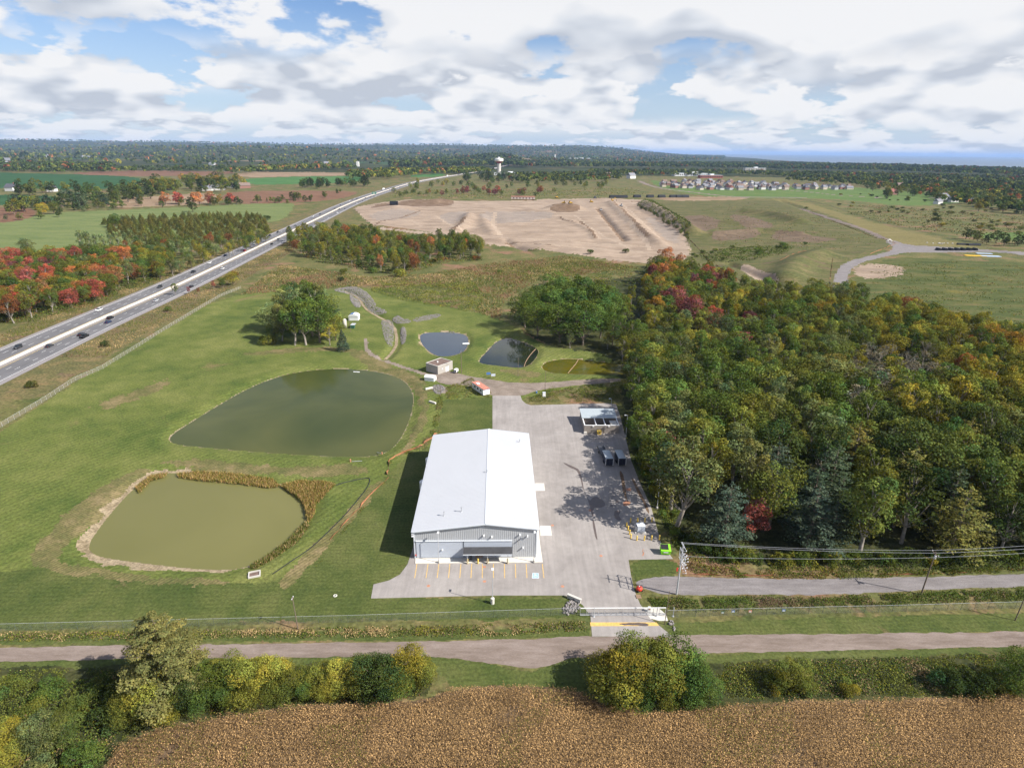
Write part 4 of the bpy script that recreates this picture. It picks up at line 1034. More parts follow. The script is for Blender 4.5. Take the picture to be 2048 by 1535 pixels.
def pine(key, seed, Ht, rad, n, size, droop=0.0, whorls=11):
    g = np.random.default_rng(seed); segs = [((0, 0, 0), (0, 0, Ht * 0.5), 0.022 * Ht, 0.013 * Ht), ((0, 0, Ht * 0.5), (0, 0, Ht), 0.013 * Ht, 0.01)]; lobes = []
    for w in range(whorls):
        u = w / (whorls - 1); z = Ht * (0.14 + 0.84 * u); Lr = rad * (1 - u) ** 0.6 * (0.8 + 0.4 * g.random()) + 0.25; nb = 6 if u < 0.8 else 4
        for b in range(nb):
            a = b * 2 * math.pi / nb + w * 0.9 + g.normal(0, 0.25); l = Lr * (0.7 + 0.5 * g.random()); e = np.array([math.cos(a), math.sin(a)])
            tip = np.array([*(e * l), z + l * (0.18 - droop)]); segs.append(((0, 0, z - 0.1), tip, 0.05 + 0.004 * Ht * (1 - u), 0.02))
            for f in (0.45, 0.72, 0.96):
                c = np.array([0, 0, z]) + (tip - [0, 0, z]) * f; s = l * 0.24 + 0.25
                lobes.append((c, (s, s, s * 0.28)))
    lobes.append((np.array([0, 0, Ht * 0.98]), (0.35, 0.35, 0.8)))
    mk(key, segs, lobes, n, size, seed + 5, spread_n=0.55, cull=0.25, hue=0.05)
def cone(key, seed, Ht, rad, n, size):
    g = np.random.default_rng(seed); lobes = []
    for i in range(12):
        u = i / 11; z = Ht * (0.08 + 0.86 * u); rr = rad * (1 - u) ** 0.7 * (0.9 + 0.2 * g.random()) + 0.15
        lobes.append((np.array([g.normal(0, 0.12 * rad), g.normal(0, 0.12 * rad), z]), (rr, rr, Ht * 0.10)))
    mk(key, [((0, 0, 0), (0, 0, Ht * 0.95), 0.02 * Ht, 0.02)], lobes, n, size, seed + 7, hue=0.04)
def shrub(key, seed, Ht, rad, nl, n, size, **k):
    g = np.random.default_rng(seed); lobes, segs = [], []
    for i in range(nl):
        a, q = g.random() * 6.28, rad * math.sqrt(g.random()) * 0.72; s = rad * (0.28 + 0.22 * g.random())
        z = Ht * (0.25 + 0.5 * g.random()) * (1 - 0.35 * q / rad); c = np.array([q * math.cos(a), q * math.sin(a), z]); lobes.append((c, (s, s, min(s, Ht * 0.32))))
        segs.append(((0.1 * math.cos(a), 0.1 * math.sin(a), 0), c, 0.05, 0.02))
    mk(key, segs, lobes, n, size, seed + 3, **k)
def bare(key, seed, Ht, rad, n, size):
    g = np.random.default_rng(seed); segs, lobes = [], []
    def grow(p, d, l, r, lev):
        e = p + d * l; segs.append((p, e, r, r * 0.7))
        if lev == 0: lobes.append((e, (0.7, 0.7, 0.6))); return
        for _ in range(3 if lev > 1 else 4):
            nd = unit((d + g.normal(0, 0.42, 3) + [0, 0, 0.12])[None])[0]; grow(e, nd, l * (0.62 + 0.2 * g.random()), r * 0.6, lev - 1)
    grow(np.zeros(3), np.array([0, 0, 1.0]), Ht * 0.36, 0.016 * Ht, 3)
    mk(key, segs, lobes, n, size, seed + 13, 'bark_pale', cull=0.1)
for i in range(5): deciduous('round', 100 + i, 15, 4.9 + 0.4 * (i % 3), 3.0, 19, 5600, 0.42)
for i in range(4): deciduous('tall', 200 + i, 19, 3.9 + 0.3 * (i % 2), 5.5, 20, 5200, 0.42, 1.25, 'bark_pale')
for i in range(3): deciduous('airy', 300 + i, 15, 4.3, 4.5, 22, 2900, 0.42, 1.0, 'bark_pale', 0.30)
for i in range(2): deciduous('poplar', 340 + i, 18, 2.8, 2.0, 20, 3600, 0.45, 1.5, 'bark_pale')
for i in range(3): pine('pine', 400 + i, 17, 5.0, 5200, 0.42)
for i in range(2): cone('cedar', 440 + i, 9, 1.7, 1500, 0.40)
for i in range(2): cone('spruce', 450 + i, 11, 3.0, 3200, 0.40)
for i in range(4): shrub('shrub', 460 + i, 3.2, 2.4, 11, 1500, 0.30)
for i in range(2): bare('bare', 480 + i, 14, 4.5, 420, 0.40)
# finer ones for the hedge close to the camera
for i in range(3): deciduous('near_round', 500 + i, 9, 4.4, 0.8, 24, 12000, 0.25, lr=0.40)
for i in range(3): shrub('near_shrub', 520 + i, 3.6, 2.7, 14, 5200, 0.21)
pine('near_pine', 540, 16, 5.6, 30000, 0.27, -0.06, 11)
# coarser ones for the far groves
for i in range(3): deciduous('far_round', 600 + i, 13, 4.6, 1.5, 13, 800, 0.95)
for i in range(2): deciduous('far_tall', 620 + i, 17, 3.6, 2.0, 13, 800, 0.95, 1.3)
for i in range(2): cone('far_cone', 640 + i, 11, 2.4, 420, 0.8)
# leaf colours (linear reflectance)
LC = dict(green=(0.078, 0.112, 0.024), deep=(0.048, 0.066, 0.018), fresh=(0.095, 0.135, 0.028), olive=(0.112, 0.125, 0.026), sage=(0.120, 0.136, 0.048), gold=(0.195, 0.180, 0.030),
          yellow=(0.31, 0.265, 0.042), amber=(0.24, 0.15, 0.03), orange=(0.34, 0.135, 0.05), red=(0.31, 0.085, 0.06), crimson=(0.20, 0.065, 0.062), rust=(0.18, 0.075, 0.03),
          pine=(0.060, 0.080, 0.040), bluepine=(0.062, 0.084, 0.054), cedar=(0.118, 0.112, 0.030), hedgepine=(0.15, 0.14, 0.045), grey=(0.15, 0.135, 0.095), palegreen=(0.15, 0.175, 0.062))
LC = {k: tuple(1.14 * q for q in v) for k, v in LC.items()}
WORD = dict(green='green', deep='dark green', fresh='bright green', olive='olive green', sage='grey green', gold='golden green', yellow='yellow', amber='amber', orange='orange', red='red', crimson='crimson', rust='rusty brown',
            pine='dark pine green', bluepine='blue green', cedar='olive brown', hedgepine='olive', grey='grey, nearly leafless', palegreen='pale green')
NAMES = {'round': ('broadleaf_tree', 'broadleaf tree'), 'tall': ('ash_tree', 'tall straight tree'), 'airy': ('thin_tree', 'thin leaved tree'), 'poplar': ('poplar_tree', 'upright poplar'), 'pine': ('pine_tree', 'pine'), 'cedar': ('cedar_tree', 'cedar'), 'spruce': ('spruce_tree', 'spruce'),
         'shrub': ('shrub', 'shrub'), 'bare': ('bare_tree', 'bare branched tree'), 'near_round': ('hedge_tree', 'bushy tree'), 'near_shrub': ('bush', 'bush'), 'near_pine': ('pine_tree', 'pine'),
         'far_round': ('round_tree', 'round tree'), 'far_tall': ('high_tree', 'high tree'), 'far_cone': ('conifer_tree', 'conifer')}
N_TREE = 0
def plant(key, loc, hscale, col, where, group, label=None, rz=None, wide=1.0, cat=None, jit=0.16, bright=1.0):
    global N_TREE; N_TREE += 1
    ps = PROTO[key]; p = ps[RND.randrange(len(ps))]
    nm, wd = NAMES[key]
    if key in ('round', 'airy', 'tall', 'far_round') and col in ('red', 'orange', 'crimson', 'amber', 'rust', 'yellow'): nm, wd = ('maple_tree', 'maple') if key != 'far_round' else ('autumn_tree', 'round tree')
    elif key == 'round' and col in ('gold', 'sage', 'palegreen'): nm, wd = 'linden_tree', 'broadleaf tree'
    c = LC[col]; f = bright * (1 + RND.gauss(0, jit)); h = RND.gauss(0, 0.06)
    t = thing(nm, label or ('%s %s %s' % (WORD[col], wd, where)), cat or ('shrub' if 'shrub' in key else 'tree'), loc, RND.random() * 6.28 if rz is None else rz, group)
    t.scale = (hscale * wide, hscale * wide, hscale)
    cr = bpy.data.objects.new('crown', p.crown); link(cr, t)
    cr.color = (max(0.01, c[0] * f * (1 + h)), max(0.01, c[1] * f), max(0.006, c[2] * f * (1 - h)), 1)
    if p.trunk: link(bpy.data.objects.new('trunk', p.trunk), t)
    return t
def pick(w):
    r = RND.random() * sum(b for _, b in w)
    for a, b in w:
        r -= b
        if r <= 0: return a
    return w[-1][0]
# ------------------------------------------------------------------ the wood right of the yard
ORD = ['first', 'second', 'third', 'fourth', 'fifth', 'sixth', 'seventh', 'eighth', 'ninth', 'tenth']
WOODP = poly([(1262,815),(1262,765),(1250,712),(1290,690),(1300,640),(1290,575),(1310,545),(1345,545),(1420,560),(1480,600),(1560,600),(1690,605),(1780,632),(1950,680),(2060,705),(2330,800),(2330,1125),(2060,1112),(1850,1118),(1700,1118),(1500,1108),(1400,1085),(1350,1050),(1318,985),(1285,905),(1266,850)])
def wood_colour(px, py):
    if px < 1480 and py < 600: return pick([('orange', 0.7), ('olive', 6), ('amber', 0.8), ('crimson', 0.6), ('gold', 3), ('green', 4), ('rust', 1)])
    if px < 1520 and py < 690: return pick([('olive', 5), ('crimson', 0.4), ('gold', 2.2), ('green', 4), ('amber', 0.6), ('sage', 1.5)])
    if px > 1740 and py < 840: return pick([('gold', 8), ('olive', 4), ('amber', 0.3), ('fresh', 1.2), ('rust', 0.2), ('green', 2)])
    if px > 1500 and py < 760: return pick([('gold', 3), ('olive', 5), ('sage', 2.0), ('amber', 0.2), ('fresh', 0.8), ('green', 2)])
    if px < 1560 and py > 740: return pick([('sage', 4), ('green', 3.5), ('olive', 3), ('fresh', 1.2), ('gold', 1)])
    if py > 930: return pick([('deep', 3), ('olive', 3), ('green', 2.5), ('gold', 0.5), ('sage', 1.2)])
    return pick([('olive', 3), ('green', 3), ('sage', 2), ('gold', 0.7), ('deep', 1)])
STAND = [
    ((1348, 905, 15.9, 'airy', 'crimson', 'thin crimson tree at the wood edge right of the two dark trailers'), dict()),
    ((1302, 868, 11.6, 'airy', 'red', 'small red leaved tree at the wood edge near the bin shed'), dict()),
    ((1512, 1030, 10.2, 'round', 'red', 'low red tree inside the shaded lower wood'), dict()),
    ((1345, 600, 18.2, 'round', 'crimson', 'broad crimson tree in the far left of the wood'), dict(wide=1.1)),
    ((1378, 620, 18.2, 'round', 'crimson', 'dark crimson tree beside the broad crimson one'), dict()),
    ((1428, 640, 15.6, 'round', 'red', 'bright orange red tree in the middle of the wood'), dict()),
    ((1418, 550, 15.6, 'round', 'red', 'red tree at the wood corner nearest the bare earth'), dict()),
    ((1330, 512, 16.9, 'round', 'orange', 'orange topped tree against the bare earth edge'), dict()),
    ((1468, 602, 15.6, 'round', 'yellow', 'yellow tree beside the dark spruce in the wood'), dict()),
    ((1440, 590, 15.6, 'spruce', 'pine', 'dark spruce standing up between coloured trees'), dict(base=11)),
    ((1545, 628, 15.6, 'round', 'fresh', 'bright green dome shaped tree in the far wood'), dict(wide=1.15)),
    ((1820, 815, 21.8, 'tall', 'yellow', 'yellow green tree standing out in the right wood'), dict(base=19)),
]
STXY = np.array([G(q[0][0], q[0][1], q[0][2] * 0.62)[:2] for q in STAND])
wp = spread(WOODP, 7.2, 9000)
wp = wp[np.argsort(wp[:, 1])]
cells = {}
for x_, y_ in wp:
    qx, qy = proj(x_, y_, 9)
    if qx > 2130: continue
    dq = STXY - [x_, y_]
    if ((np.abs(dq[:, 0]) < 4.5) & (dq[:, 1] > -4.5) & (dq[:, 1] < 10)).any(): continue
    key = pick([('round', 3.2), ('tall', 3), ('airy', 2.2)]); hs = RND.uniform(0.74, 1.04)
    if qy > 880 and RND.random() < (0.42 if qx > 1450 else 0.12): key = 'pine'
    elif qy > 940: key = pick([('airy', 3), ('tall', 3), ('round', 1.2)]); hs *= 1.1
    if 1690 < qx < 1860 and 690 < qy < 820: key = pick([('bare', 5), ('airy', 2)])
    col = wood_colour(qx, qy)
    if key == 'pine': col = pick([('pine', 3), ('bluepine', 1), ('cedar', 1)]); hs = RND.uniform(0.7, 0.95)
    if key == 'bare': col = 'grey'; hs = RND.uniform(0.8, 1.0)
    if qy < 760: hs *= 0.80
    hs *= 1.32
    if key == 'tall': hs *= 0.88
    row = 'at the wood edge along the gravel track' if qy > 1030 and y_ < 128 else 'at the wood edge beside the yard' if qx < 1340 and 780 < qy < 1000 else 'at the wood edge by the open field' if (qx > 1600 and qy < 700) else 'at the wood end near the bare earth' if qy < 620 else 'deep in the wood'
    side = 'left part' if qx < 1450 else 'middle' if qx < 1750 else 'right part'
    plant(key, (x_, y_, 0), hs, col, row + (', %s' % side if 'deep' in row else ''), 'trees of the mixed wood', wide=RND.uniform(0.95, 1.25), bright=1.08)
def crown_at(px, py, h, key, col, label, group='trees of the mixed wood', wide=1.0, base=15.0, zf=0.62):
    p = G(px, py, h * zf); return plant(key, (p.x, p.y, hz(p.x, p.y)), h / base, col, '', group, label, wide=wide, jit=0.05)
for q_ in STAND:
    crown_at(*q_[0], **q_[1])
for i, (px, py, h) in enumerate([(1270,900,15),(1280,925,15),(1290,950,14)]):
    p = G(px + 8, py); plant('tall', p, h / 19, 'olive' if i % 2 else 'green', '', 'trees of the mixed wood', 'tall tree at the very edge of the yard', wide=1.35)
# young growth and shrubs along the wood's edges
edge = [(1262,905),(1272,930),(1285,962),(1300,1000),(1322,1045),(1340,1072),(1358,1092),(1385,1108),(1420,1118),(1460,1124),(1500,1128),(1550,1130),(1600,1130),(1650,1132),(1700,1130),(1750,1128),(1800,1130),(1850,1128),(1900,1126),(1950,1126),(2000,1124),(2040,1122)]
for i, (px, py) in enumerate(edge):
    for k in range(2):
        p = G(px + RND.gauss(14, 8), py - RND.random() * 14)
        plant('shrub', p, RND.uniform(0.55, 1.05), pick([('olive', 3), ('green', 3), ('deep', 2), ('gold', 0.6), ('fresh', 1)]), 'along the wood edge %s' % ('beside the yard' if i < 7 else 'above the gravel track'), 'shrubs along the wood edge')
# big green maples by the ponds
for i, (px, py, h, w) in enumerate([(1075,672,19,1.2),(1120,684,21,1.3),(1165,690,21,1.3),(1050,655,19,1.25),(1105,615,21,1.3),(1160,618,21,1.3),(1205,640,21,1.25),(1240,650,18,1.2),(1100,650,22,1.25),(1150,655,23,1.25),(1200,675,21,1.15),(1075,640,20,1.2),(1130,630,22,1.2),(1180,640,22,1.2),(1225,660,20,1.1),(1225,690,16,1.0)]):
    p = G(px, py); plant('round', p, h / 15, 'green' if i % 2 else 'fresh', '', 'big maples behind the ponds', 'tall green maple in the clump behind the small ponds', wide=w * 0.95, jit=0.08)
for px, py, h, c in [(1245,725,13,'olive'),(1258,770,14,'olive'),(1262,800,15,'sage'),(1215,698,9,'olive'),(1140,696,8,'sage'),(1255,700,15,'olive'),(1250,640,15,'gold'),(1262,610,13,'olive'),(1280,640,14,'olive')]:
    p = G(px, py); plant('airy', p, h / 15, c, '', 'trees of the mixed wood', 'slender %s tree where the wood meets the ponds' % WORD[c])
# grove by the shipping container
for i, (px, py, h, key, c) in enumerate([(565,682,17,'tall','palegreen'),(590,690,20,'tall','green'),(575,660,20,'tall','palegreen'),(612,690,21,'tall','green'),(600,665,22,'tall','palegreen'),(640,685,19,'round','green'),(632,662,22,'tall','deep'),(655,668,18,'round','olive'),(622,640,20,'tall','green'),(672,680,12,'round','olive'),(548,684,8,'round','olive'),(668,650,14,'pine','pine'),(535,688,4.5,'shrub','olive'),(660,690,10,'airy','gold'),(582,640,19,'tall','green'),(555,665,15,'round','palegreen'),(605,650,21,'tall','deep'),(645,640,19,'tall','palegreen'),(625,672,20,'round','green')]):
    p = G(px, py); b = {'tall': 19, 'round': 15, 'pine': 17, 'shrub': 3.2, 'airy': 15}[key]
    plant(key, p, h / b * 1.12, c, '', 'grove on the lawn', '%s %s in the grove on the lawn' % (WORD[c], NAMES[key][1]), jit=0.08, wide=1.12, bright=1.2)
plant('spruce', G(687, 701), 1.0, 'bluepine', '', 'grove on the lawn', 'lone blue green spruce standing in front of the grove')
# ---- left of the highway
LW = poly([(-160,560),(-40,535),(60,525),(180,520),(300,512),(330,520),(322,555),(250,575),(190,605),(60,640),(0,652),(-160,700)])
for x_, y_ in spread(LW, 7.8, 6000):
    qx, qy = proj(x_, y_, 6)
    col = pick([('red', 2.4), ('orange', 2.8), ('olive', 5), ('green', 3.5), ('gold', 2), ('crimson', 0.8), ('rust', 1), ('sage', 1)]) if qx < 260 else pick([('olive', 4), ('gold', 2.5), ('green', 3), ('rust', 1), ('sage', 2), ('amber', 1)])
    plant(pick([('round', 5), ('tall', 1.2), ('airy', 1)]), (x_, y_, 0), RND.uniform(0.72, 1.0), col, 'in the autumn wood left of the highway', 'autumn wood left of the highway', wide=1.15)
CED = poly([(205,445),(250,440),(330,436),(420,432),(500,432),(530,440),(540,470),(470,480),(400,490),(330,488),(270,480),(215,470)])
for x_, y_ in spread(CED, 9.5, 5000):
    plant('cedar', (x_, y_, hz(x_, y_)), RND.uniform(0.75, 1.02), pick([('cedar', 5), ('olive', 1.5)]), 'in the dense stand beyond the highway', 'stand of cedars beyond the highway', wide=2.1)
MIX = poly([(240,500),(300,490),(380,492),(470,482),(540,478),(520,495),(440,520),(380,540),(320,565),(290,560),(330,530),(300,512)])
for x_, y_ in spread(MIX, 10.5, 4000):
    plant(pick([('round', 4), ('airy', 1), ('tall', 1)]), (x_, y_, hz(x_, y_)), RND.uniform(0.5, 0.8), pick([('sage', 3), ('olive', 3), ('palegreen', 2), ('rust', 1), ('green', 2), ('gold', 1)]), 'between the cedars and the highway', 'trees between cedars and highway')
for px, py in [(165,500),(180,503),(195,500),(210,503),(225,500),(240,505),(255,500),(268,498)]:
    p = GZ(px, py); plant('poplar', p, RND.uniform(0.85, 1.1), 'palegreen', '', 'row of poplars', 'pale green poplar in the row at the edge of the hay field')
for px, py, h, key, c, lb in [(58,508,14,'round','sage','lone grey green tree in front of the hay field'),(386,424,15,'round','deep','lone dark tree standing in the far end of the hay field'),(230,455,16,'round','green','large green tree at the left end of the cedar stand'),(85,432,17,'round','yellow','round yellow tree beside the ploughed field'),(108,428,17,'round','olive','olive tree right of the yellow tree'),(690,505,10,'spruce','pine','small spruce sticking up beside the highway'),
                              (467,570,9.5,'round','gold','round golden orange tree between highway fence and traffic'),(445,575,7,'round','green','green tree left of the golden tree by the highway'),(428,578,6,'airy','red','small red tree by the highway fence'),(352,590,8,'airy','olive','slim tree leaning over the highway shoulder'),(378,588,5,'airy','crimson','small crimson sapling by the highway shoulder'),(398,588,4.5,'airy','rust','thin brown sapling by the highway shoulder'),
                              (337,622,3.2,'shrub','green','round green bush by the highway fence, middle of three'),(212,692,3.2,'shrub','deep','round green bush by the highway fence, below the dark cars'),(64,774,3.2,'shrub','deep','round green bush by the highway fence, nearest the picture edge'),(470,551,4,'shrub','rust','low brown bush right of the highway'),(535,440,7,'shrub','deep','dark bush at the right end of the cedars')]:
    p = GZ(px, py); b = {'tall': 19, 'round': 15, 'airy': 15, 'spruce': 11, 'shrub': 3.2}[key]
    plant(key, p, h / b, c, '', 'trees standing on their own', lb, wide=1.25 if key == 'round' and h > 9 else 1.0, jit=0.04)
# grove between highway and building site
MG = poly([(575,478),(640,465),(700,470),(760,480),(830,490),(900,478),(960,495),(965,518),(900,520),(850,535),(800,548),(745,540),(690,530),(640,522),(590,505)])
for x_, y_ in spread(MG, 8.6, 5000):
    qx, qy = proj(x_, y_, 6)
    col = pick([('olive', 6), ('gold', 4), ('green', 3), ('orange', 0.5), ('rust', 0.5), ('sage', 1.5)]) if qx < 840 else pick([('orange', 1.4), ('green', 3), ('olive', 4), ('amber', 0.8), ('crimson', 0.4), ('gold', 1)])
    plant(pick([('round', 3), ('tall', 2), ('airy', 2), ('spruce', 0.4)]), (x_, y_, hz(x_, y_)), RND.uniform(0.6, 0.95), col, 'in the grove before the building site', 'grove before the building site')
for px, py, h, c in [(800,552,8,'gold'),(690,548,5,'olive'),(830,530,6,'olive'),(745,545,6,'fresh'),(865,525,4,'olive'),(952,520,5,'rust'),(683,562,4,'deep'),(1180,508,5,'fresh'),(1250,505,5,'olive'),(1000,545,3,'green')]:
    p = GZ(px, py); plant('shrub', p, h / 3.2, c, '', 'bushes in the marsh', '%s bush standing in the rough meadow before the grove' % WORD[c])
# ---- hedge close to the camera
for px, py, h, key, c, lb in [(345,1392,18.6,'near_pine','hedgepine','big olive pine beside the gravel road, its top above the road'),
    (300,1418,7.0,'near_round','gold','golden bush tree at the foot of the pine'),(365,1420,6.0,'near_round','deep','dark green tree right of the pine foot'),(430,1398,6.0,'near_round','green','green tree in the hedge right of the pine'),
    (495,1392,7.0,'near_round','gold','yellowing tree in the middle of the roadside hedge'),(535,1382,6.2,'near_round','yellow','yellow tree in the roadside hedge'),(590,1385,5.0,'near_round','olive','olive low tree in the roadside hedge'),(640,1385,4.5,'near_round','gold','golden low tree beside the olive one in the hedge'),(685,1380,5.5,'near_round','yellow','bright yellow tree in the roadside hedge'),
    (768,1395,7.4,'near_round','deep','dark green tree at the right end of the roadside hedge'),(810,1368,7.0,'near_round','gold','yellow topped tree behind the hedge end'),(845,1362,4.6,'near_round','olive','olive bush at the hedge end by the field access'),(735,1362,5.0,'near_round','olive','olive tree behind the dark hedge end'),
    (1240,1392,8.6,'near_round','gold','yellow green tree on the left of the clump below the driveway'),(1300,1388,9.0,'near_round','olive','tall olive tree in the clump below the driveway'),(1345,1380,8.6,'near_round','fresh','green tree on the right of the clump below the driveway'),(1215,1375,6.6,'near_round','gold','golden bush at the left foot of the clump'),(1275,1405,5.5,'near_round','green','green bush in front of the clump below the driveway'),(1395,1402,5.4,'near_round','green','round green bush at the right end of the clump'),(1330,1408,4.5,'near_round','olive','olive bush in front of the clump, toward the corn'),
    (1580,1372,5.0,'near_round','olive','olive tree alone in the roadside scrub'),(1555,1378,3.4,'near_shrub','olive','olive bush left of the lone olive tree'),(1605,1380,3.0,'near_shrub','olive','olive bush right of the lone olive tree'),(1695,1382,2.4,'near_shrub','gold','small golden bush in the scrub'),
    (1885,1375,4.0,'near_shrub','deep','dark vine covered bush, leftmost of the right hand group'),(1950,1382,4.2,'near_shrub','deep','dark vine covered bush in the middle of the right hand group'),(2030,1380,6.5,'near_round','green','tall bush at the right picture edge by the corn'),(1990,1372,4.0,'near_shrub','olive','olive bush in the right hand group'),
    (90,1500,6.0,'near_round','sage','grey green tree in the lower left corner scrub'),(130,1480,4.5,'near_round','olive','olive tree in the lower left scrub'),(30,1500,5.0,'near_round','gold','golden tree at the lower left edge'),(60,1440,3.6,'near_shrub','olive','olive bush in the lower left scrub'),(100,1390,3.6,'near_shrub','fresh','bright bush left of the pine by the road'),(20,1390,3.4,'near_shrub','olive','olive bush at the left picture edge below the road'),(215,1452,4.2,'near_shrub','deep','dark bush at the corn field corner'),(205,1385,3.4,'near_shrub','deep','dark bush left of the pine'),(160,1420,3.0,'near_shrub','olive','olive bush between the scrub and the pine'),(165,1530,4.0,'near_shrub','green','green bush at the bottom left by the corn'),(10,1545,4.5,'near_round','gold','golden tree in the very corner of the picture'),(75,1560,4.0,'near_shrub','sage','grey bush at the bottom edge left')] + [(x, y, h, 'near_round', c, '%s filling tree in the roadside hedge' % WORD[c]) for x, y, h, c in ((265,1440,5,'olive'),(330,1438,4.5,'gold'),(400,1415,4.5,'green'),(460,1408,4.5,'green'),(515,1405,5,'olive'),(560,1398,4.5,'olive'),(612,1395,3.6,'green'),(660,1392,4,'gold'),(715,1385,5,'olive'),(250,1415,4.5,'deep'),(395,1385,5.5,'green'),(450,1375,5.5,'olive'),(555,1372,5,'gold'),(655,1370,4.2,'olive'),(790,1385,6,'green'),(1260,1375,8,'olive'),(1320,1372,8.2,'gold'),(1375,1385,6.4,'green'),(1230,1405,5,'olive'),(1360,1405,4.6,'green'))]:
    p = G(px, py); b = {'near_round': 9, 'near_shrub': 3.6, 'near_pine': 16}[key]
    plant(key, p, h / b * (1.12 if key == 'near_round' else 1.0), c, '', 'roadside hedge', lb, wide=1.05, jit=0.05)
# ---- trees and bushes further out, still one by one
def row(pts, n, key, cols, h, base, where, group, jx_=10, jy_=2):
    L_ = smooth_line([(float(a), float(b)) for a, b in pts], 1); s = np.linspace(0, len(L_) - 1, n)
    for k in s:
        px = np.interp(k, range(len(L_)), L_[:, 0]) + RND.gauss(0, jx_); py = np.interp(k, range(len(L_)), L_[:, 1]) + RND.gauss(0, jy_)
        p = GZ(px, py); plant(pick(key), p, RND.uniform(*h) / base, pick(cols), where, group, wide=1.15)
row([(-20,445),(60,440),(130,428),(200,418)], 10, [('far_round', 1)], [('olive', 2), ('deep', 2), ('sage', 1)], (6, 11), 13, 'along the far side of the hay field', 'far hedgerow of the hay field')
row([(210,418),(320,412),(420,410),(480,408),(540,404),(600,402)], 26, [('far_round', 3), ('far_cone', 1)], [('olive', 2), ('deep', 2), ('rust', 1), ('green', 2)], (8, 15), 13, 'in the hedgerow behind the hay field', 'hedgerow behind the hay field')
row([(340,408),(375,408),(402,409),(430,408),(460,408)], 11, [('far_round', 1)], [('orange', 4), ('red', 3), ('amber', 1)], (15, 21), 13, 'in the bright clump behind the hay field', 'orange trees behind the hay field', 8, 1)
row([(20,420),(90,412),(150,415),(220,405),(280,395)], 54, [('far_round', 2), ('far_cone', 1.5)], [('deep', 4), ('pine', 3), ('olive', 1)], (16, 26), 13, 'in the dark belt across the left fields', 'dark tree belt across the left fields', 14, 5)
row([(40,388),(180,386),(280,388),(360,384),(460,378)], 60, [('far_round', 2), ('far_tall', 1)], [('deep', 3), ('olive', 3), ('green', 1)], (15, 24), 13, 'behind the green fields at left', 'trees behind the green fields', 14, 4)
row([(290,380),(360,372),(420,370),(470,374)], 46, [('far_round', 2)], [('olive', 3), ('gold', 1.5), ('amber', 1), ('deep', 2)], (20, 28), 13, 'in the broad grove between the left fields', 'grove between the left fields', 16, 5)
row([(540,405),(600,402),(640,395),(680,385)], 14, [('far_round', 2)], [('deep', 2), ('olive', 2), ('green', 1)], (6, 12), 13, 'beside the red brown field near the highway', 'bushes by the red brown field')
row([(610,375),(640,374),(680,372),(735,372)], 30, [('far_round', 2), ('far_tall', 1)], [('deep', 3), ('green', 1)], (14, 22), 13, 'in the dark row before the highway bend', 'dark row before the highway bend', 8, 2)
row([(800,390),(860,388),(930,385),(1000,388),(1100,388)], 30, [('far_round', 2)], [('olive', 3), ('green', 2), ('crimson', 1.5), ('rust', 1), ('gold', 1)], (7, 14), 13, 'in the thicket behind the building site', 'thicket behind the building site', 14, 3)
row([(930,385),(960,384),(1000,386),(1040,388),(1080,388)], 10, [('far_round', 2)], [('crimson', 3), ('red', 2), ('rust', 1)], (12, 17), 13, 'by the site office', 'reddish trees by the site office', 10, 2)
row([(830,372),(900,370),(960,370),(1060,372),(1140,374),(1220,374)], 40, [('far_round', 2)], [('olive', 3), ('green', 3), ('gold', 1)], (9, 18), 13, 'in the far thicket left of the white houses', 'far thicket', 16, 4)
row([(935,362),(965,360),(985,362),(1005,362)], 14, [('far_round', 2)], [('deep', 3), ('pine', 2)], (20, 30), 13, 'around the foot of the water tower', 'trees round the water tower', 9, 2)
row([(1275,412),(1310,425),(1345,440),(1380,462)], 44, [('far_round', 2)], [('deep', 2), ('olive', 2), ('cedar', 1)], (4, 7), 13, 'on the bank right of the bare earth', 'bushes on the bank', 4, 2)
row([(1400,512),(1460,505),(1520,500),(1580,495)], 18, [('shrub', 2)], [('fresh', 2), ('olive', 2), ('deep', 1)], (2.5, 5), 3.2, 'in the green hollow right of the bare earth', 'bushes in the green hollow', 14, 5)
row([(1700,400),(1800,410),(1880,425),(1960,440),(2040,460)], 64, [('shrub', 2)], [('olive', 3), ('deep', 2), ('gold', 1)], (3, 6.5), 3.2, 'scattered on the rough land at the right', 'bushes on the rough land', 50, 14)
row([(1930,480),(1990,488),(2040,490)], 7, [('far_round', 1)], [('deep', 2), ('olive', 1)], (9, 14), 13, 'right of the pipe stacks', 'trees right of the pipe stacks', 12, 3)
row([(1760,382),(1820,390),(1880,392),(1960,410),(2045,425)], 44, [('far_round', 2)], [('olive', 3), ('green', 3), ('gold', 1.2), ('palegreen', 1)], (14, 24), 13, 'in the green belt at the right picture edge', 'green belt at the right edge', 22, 6)

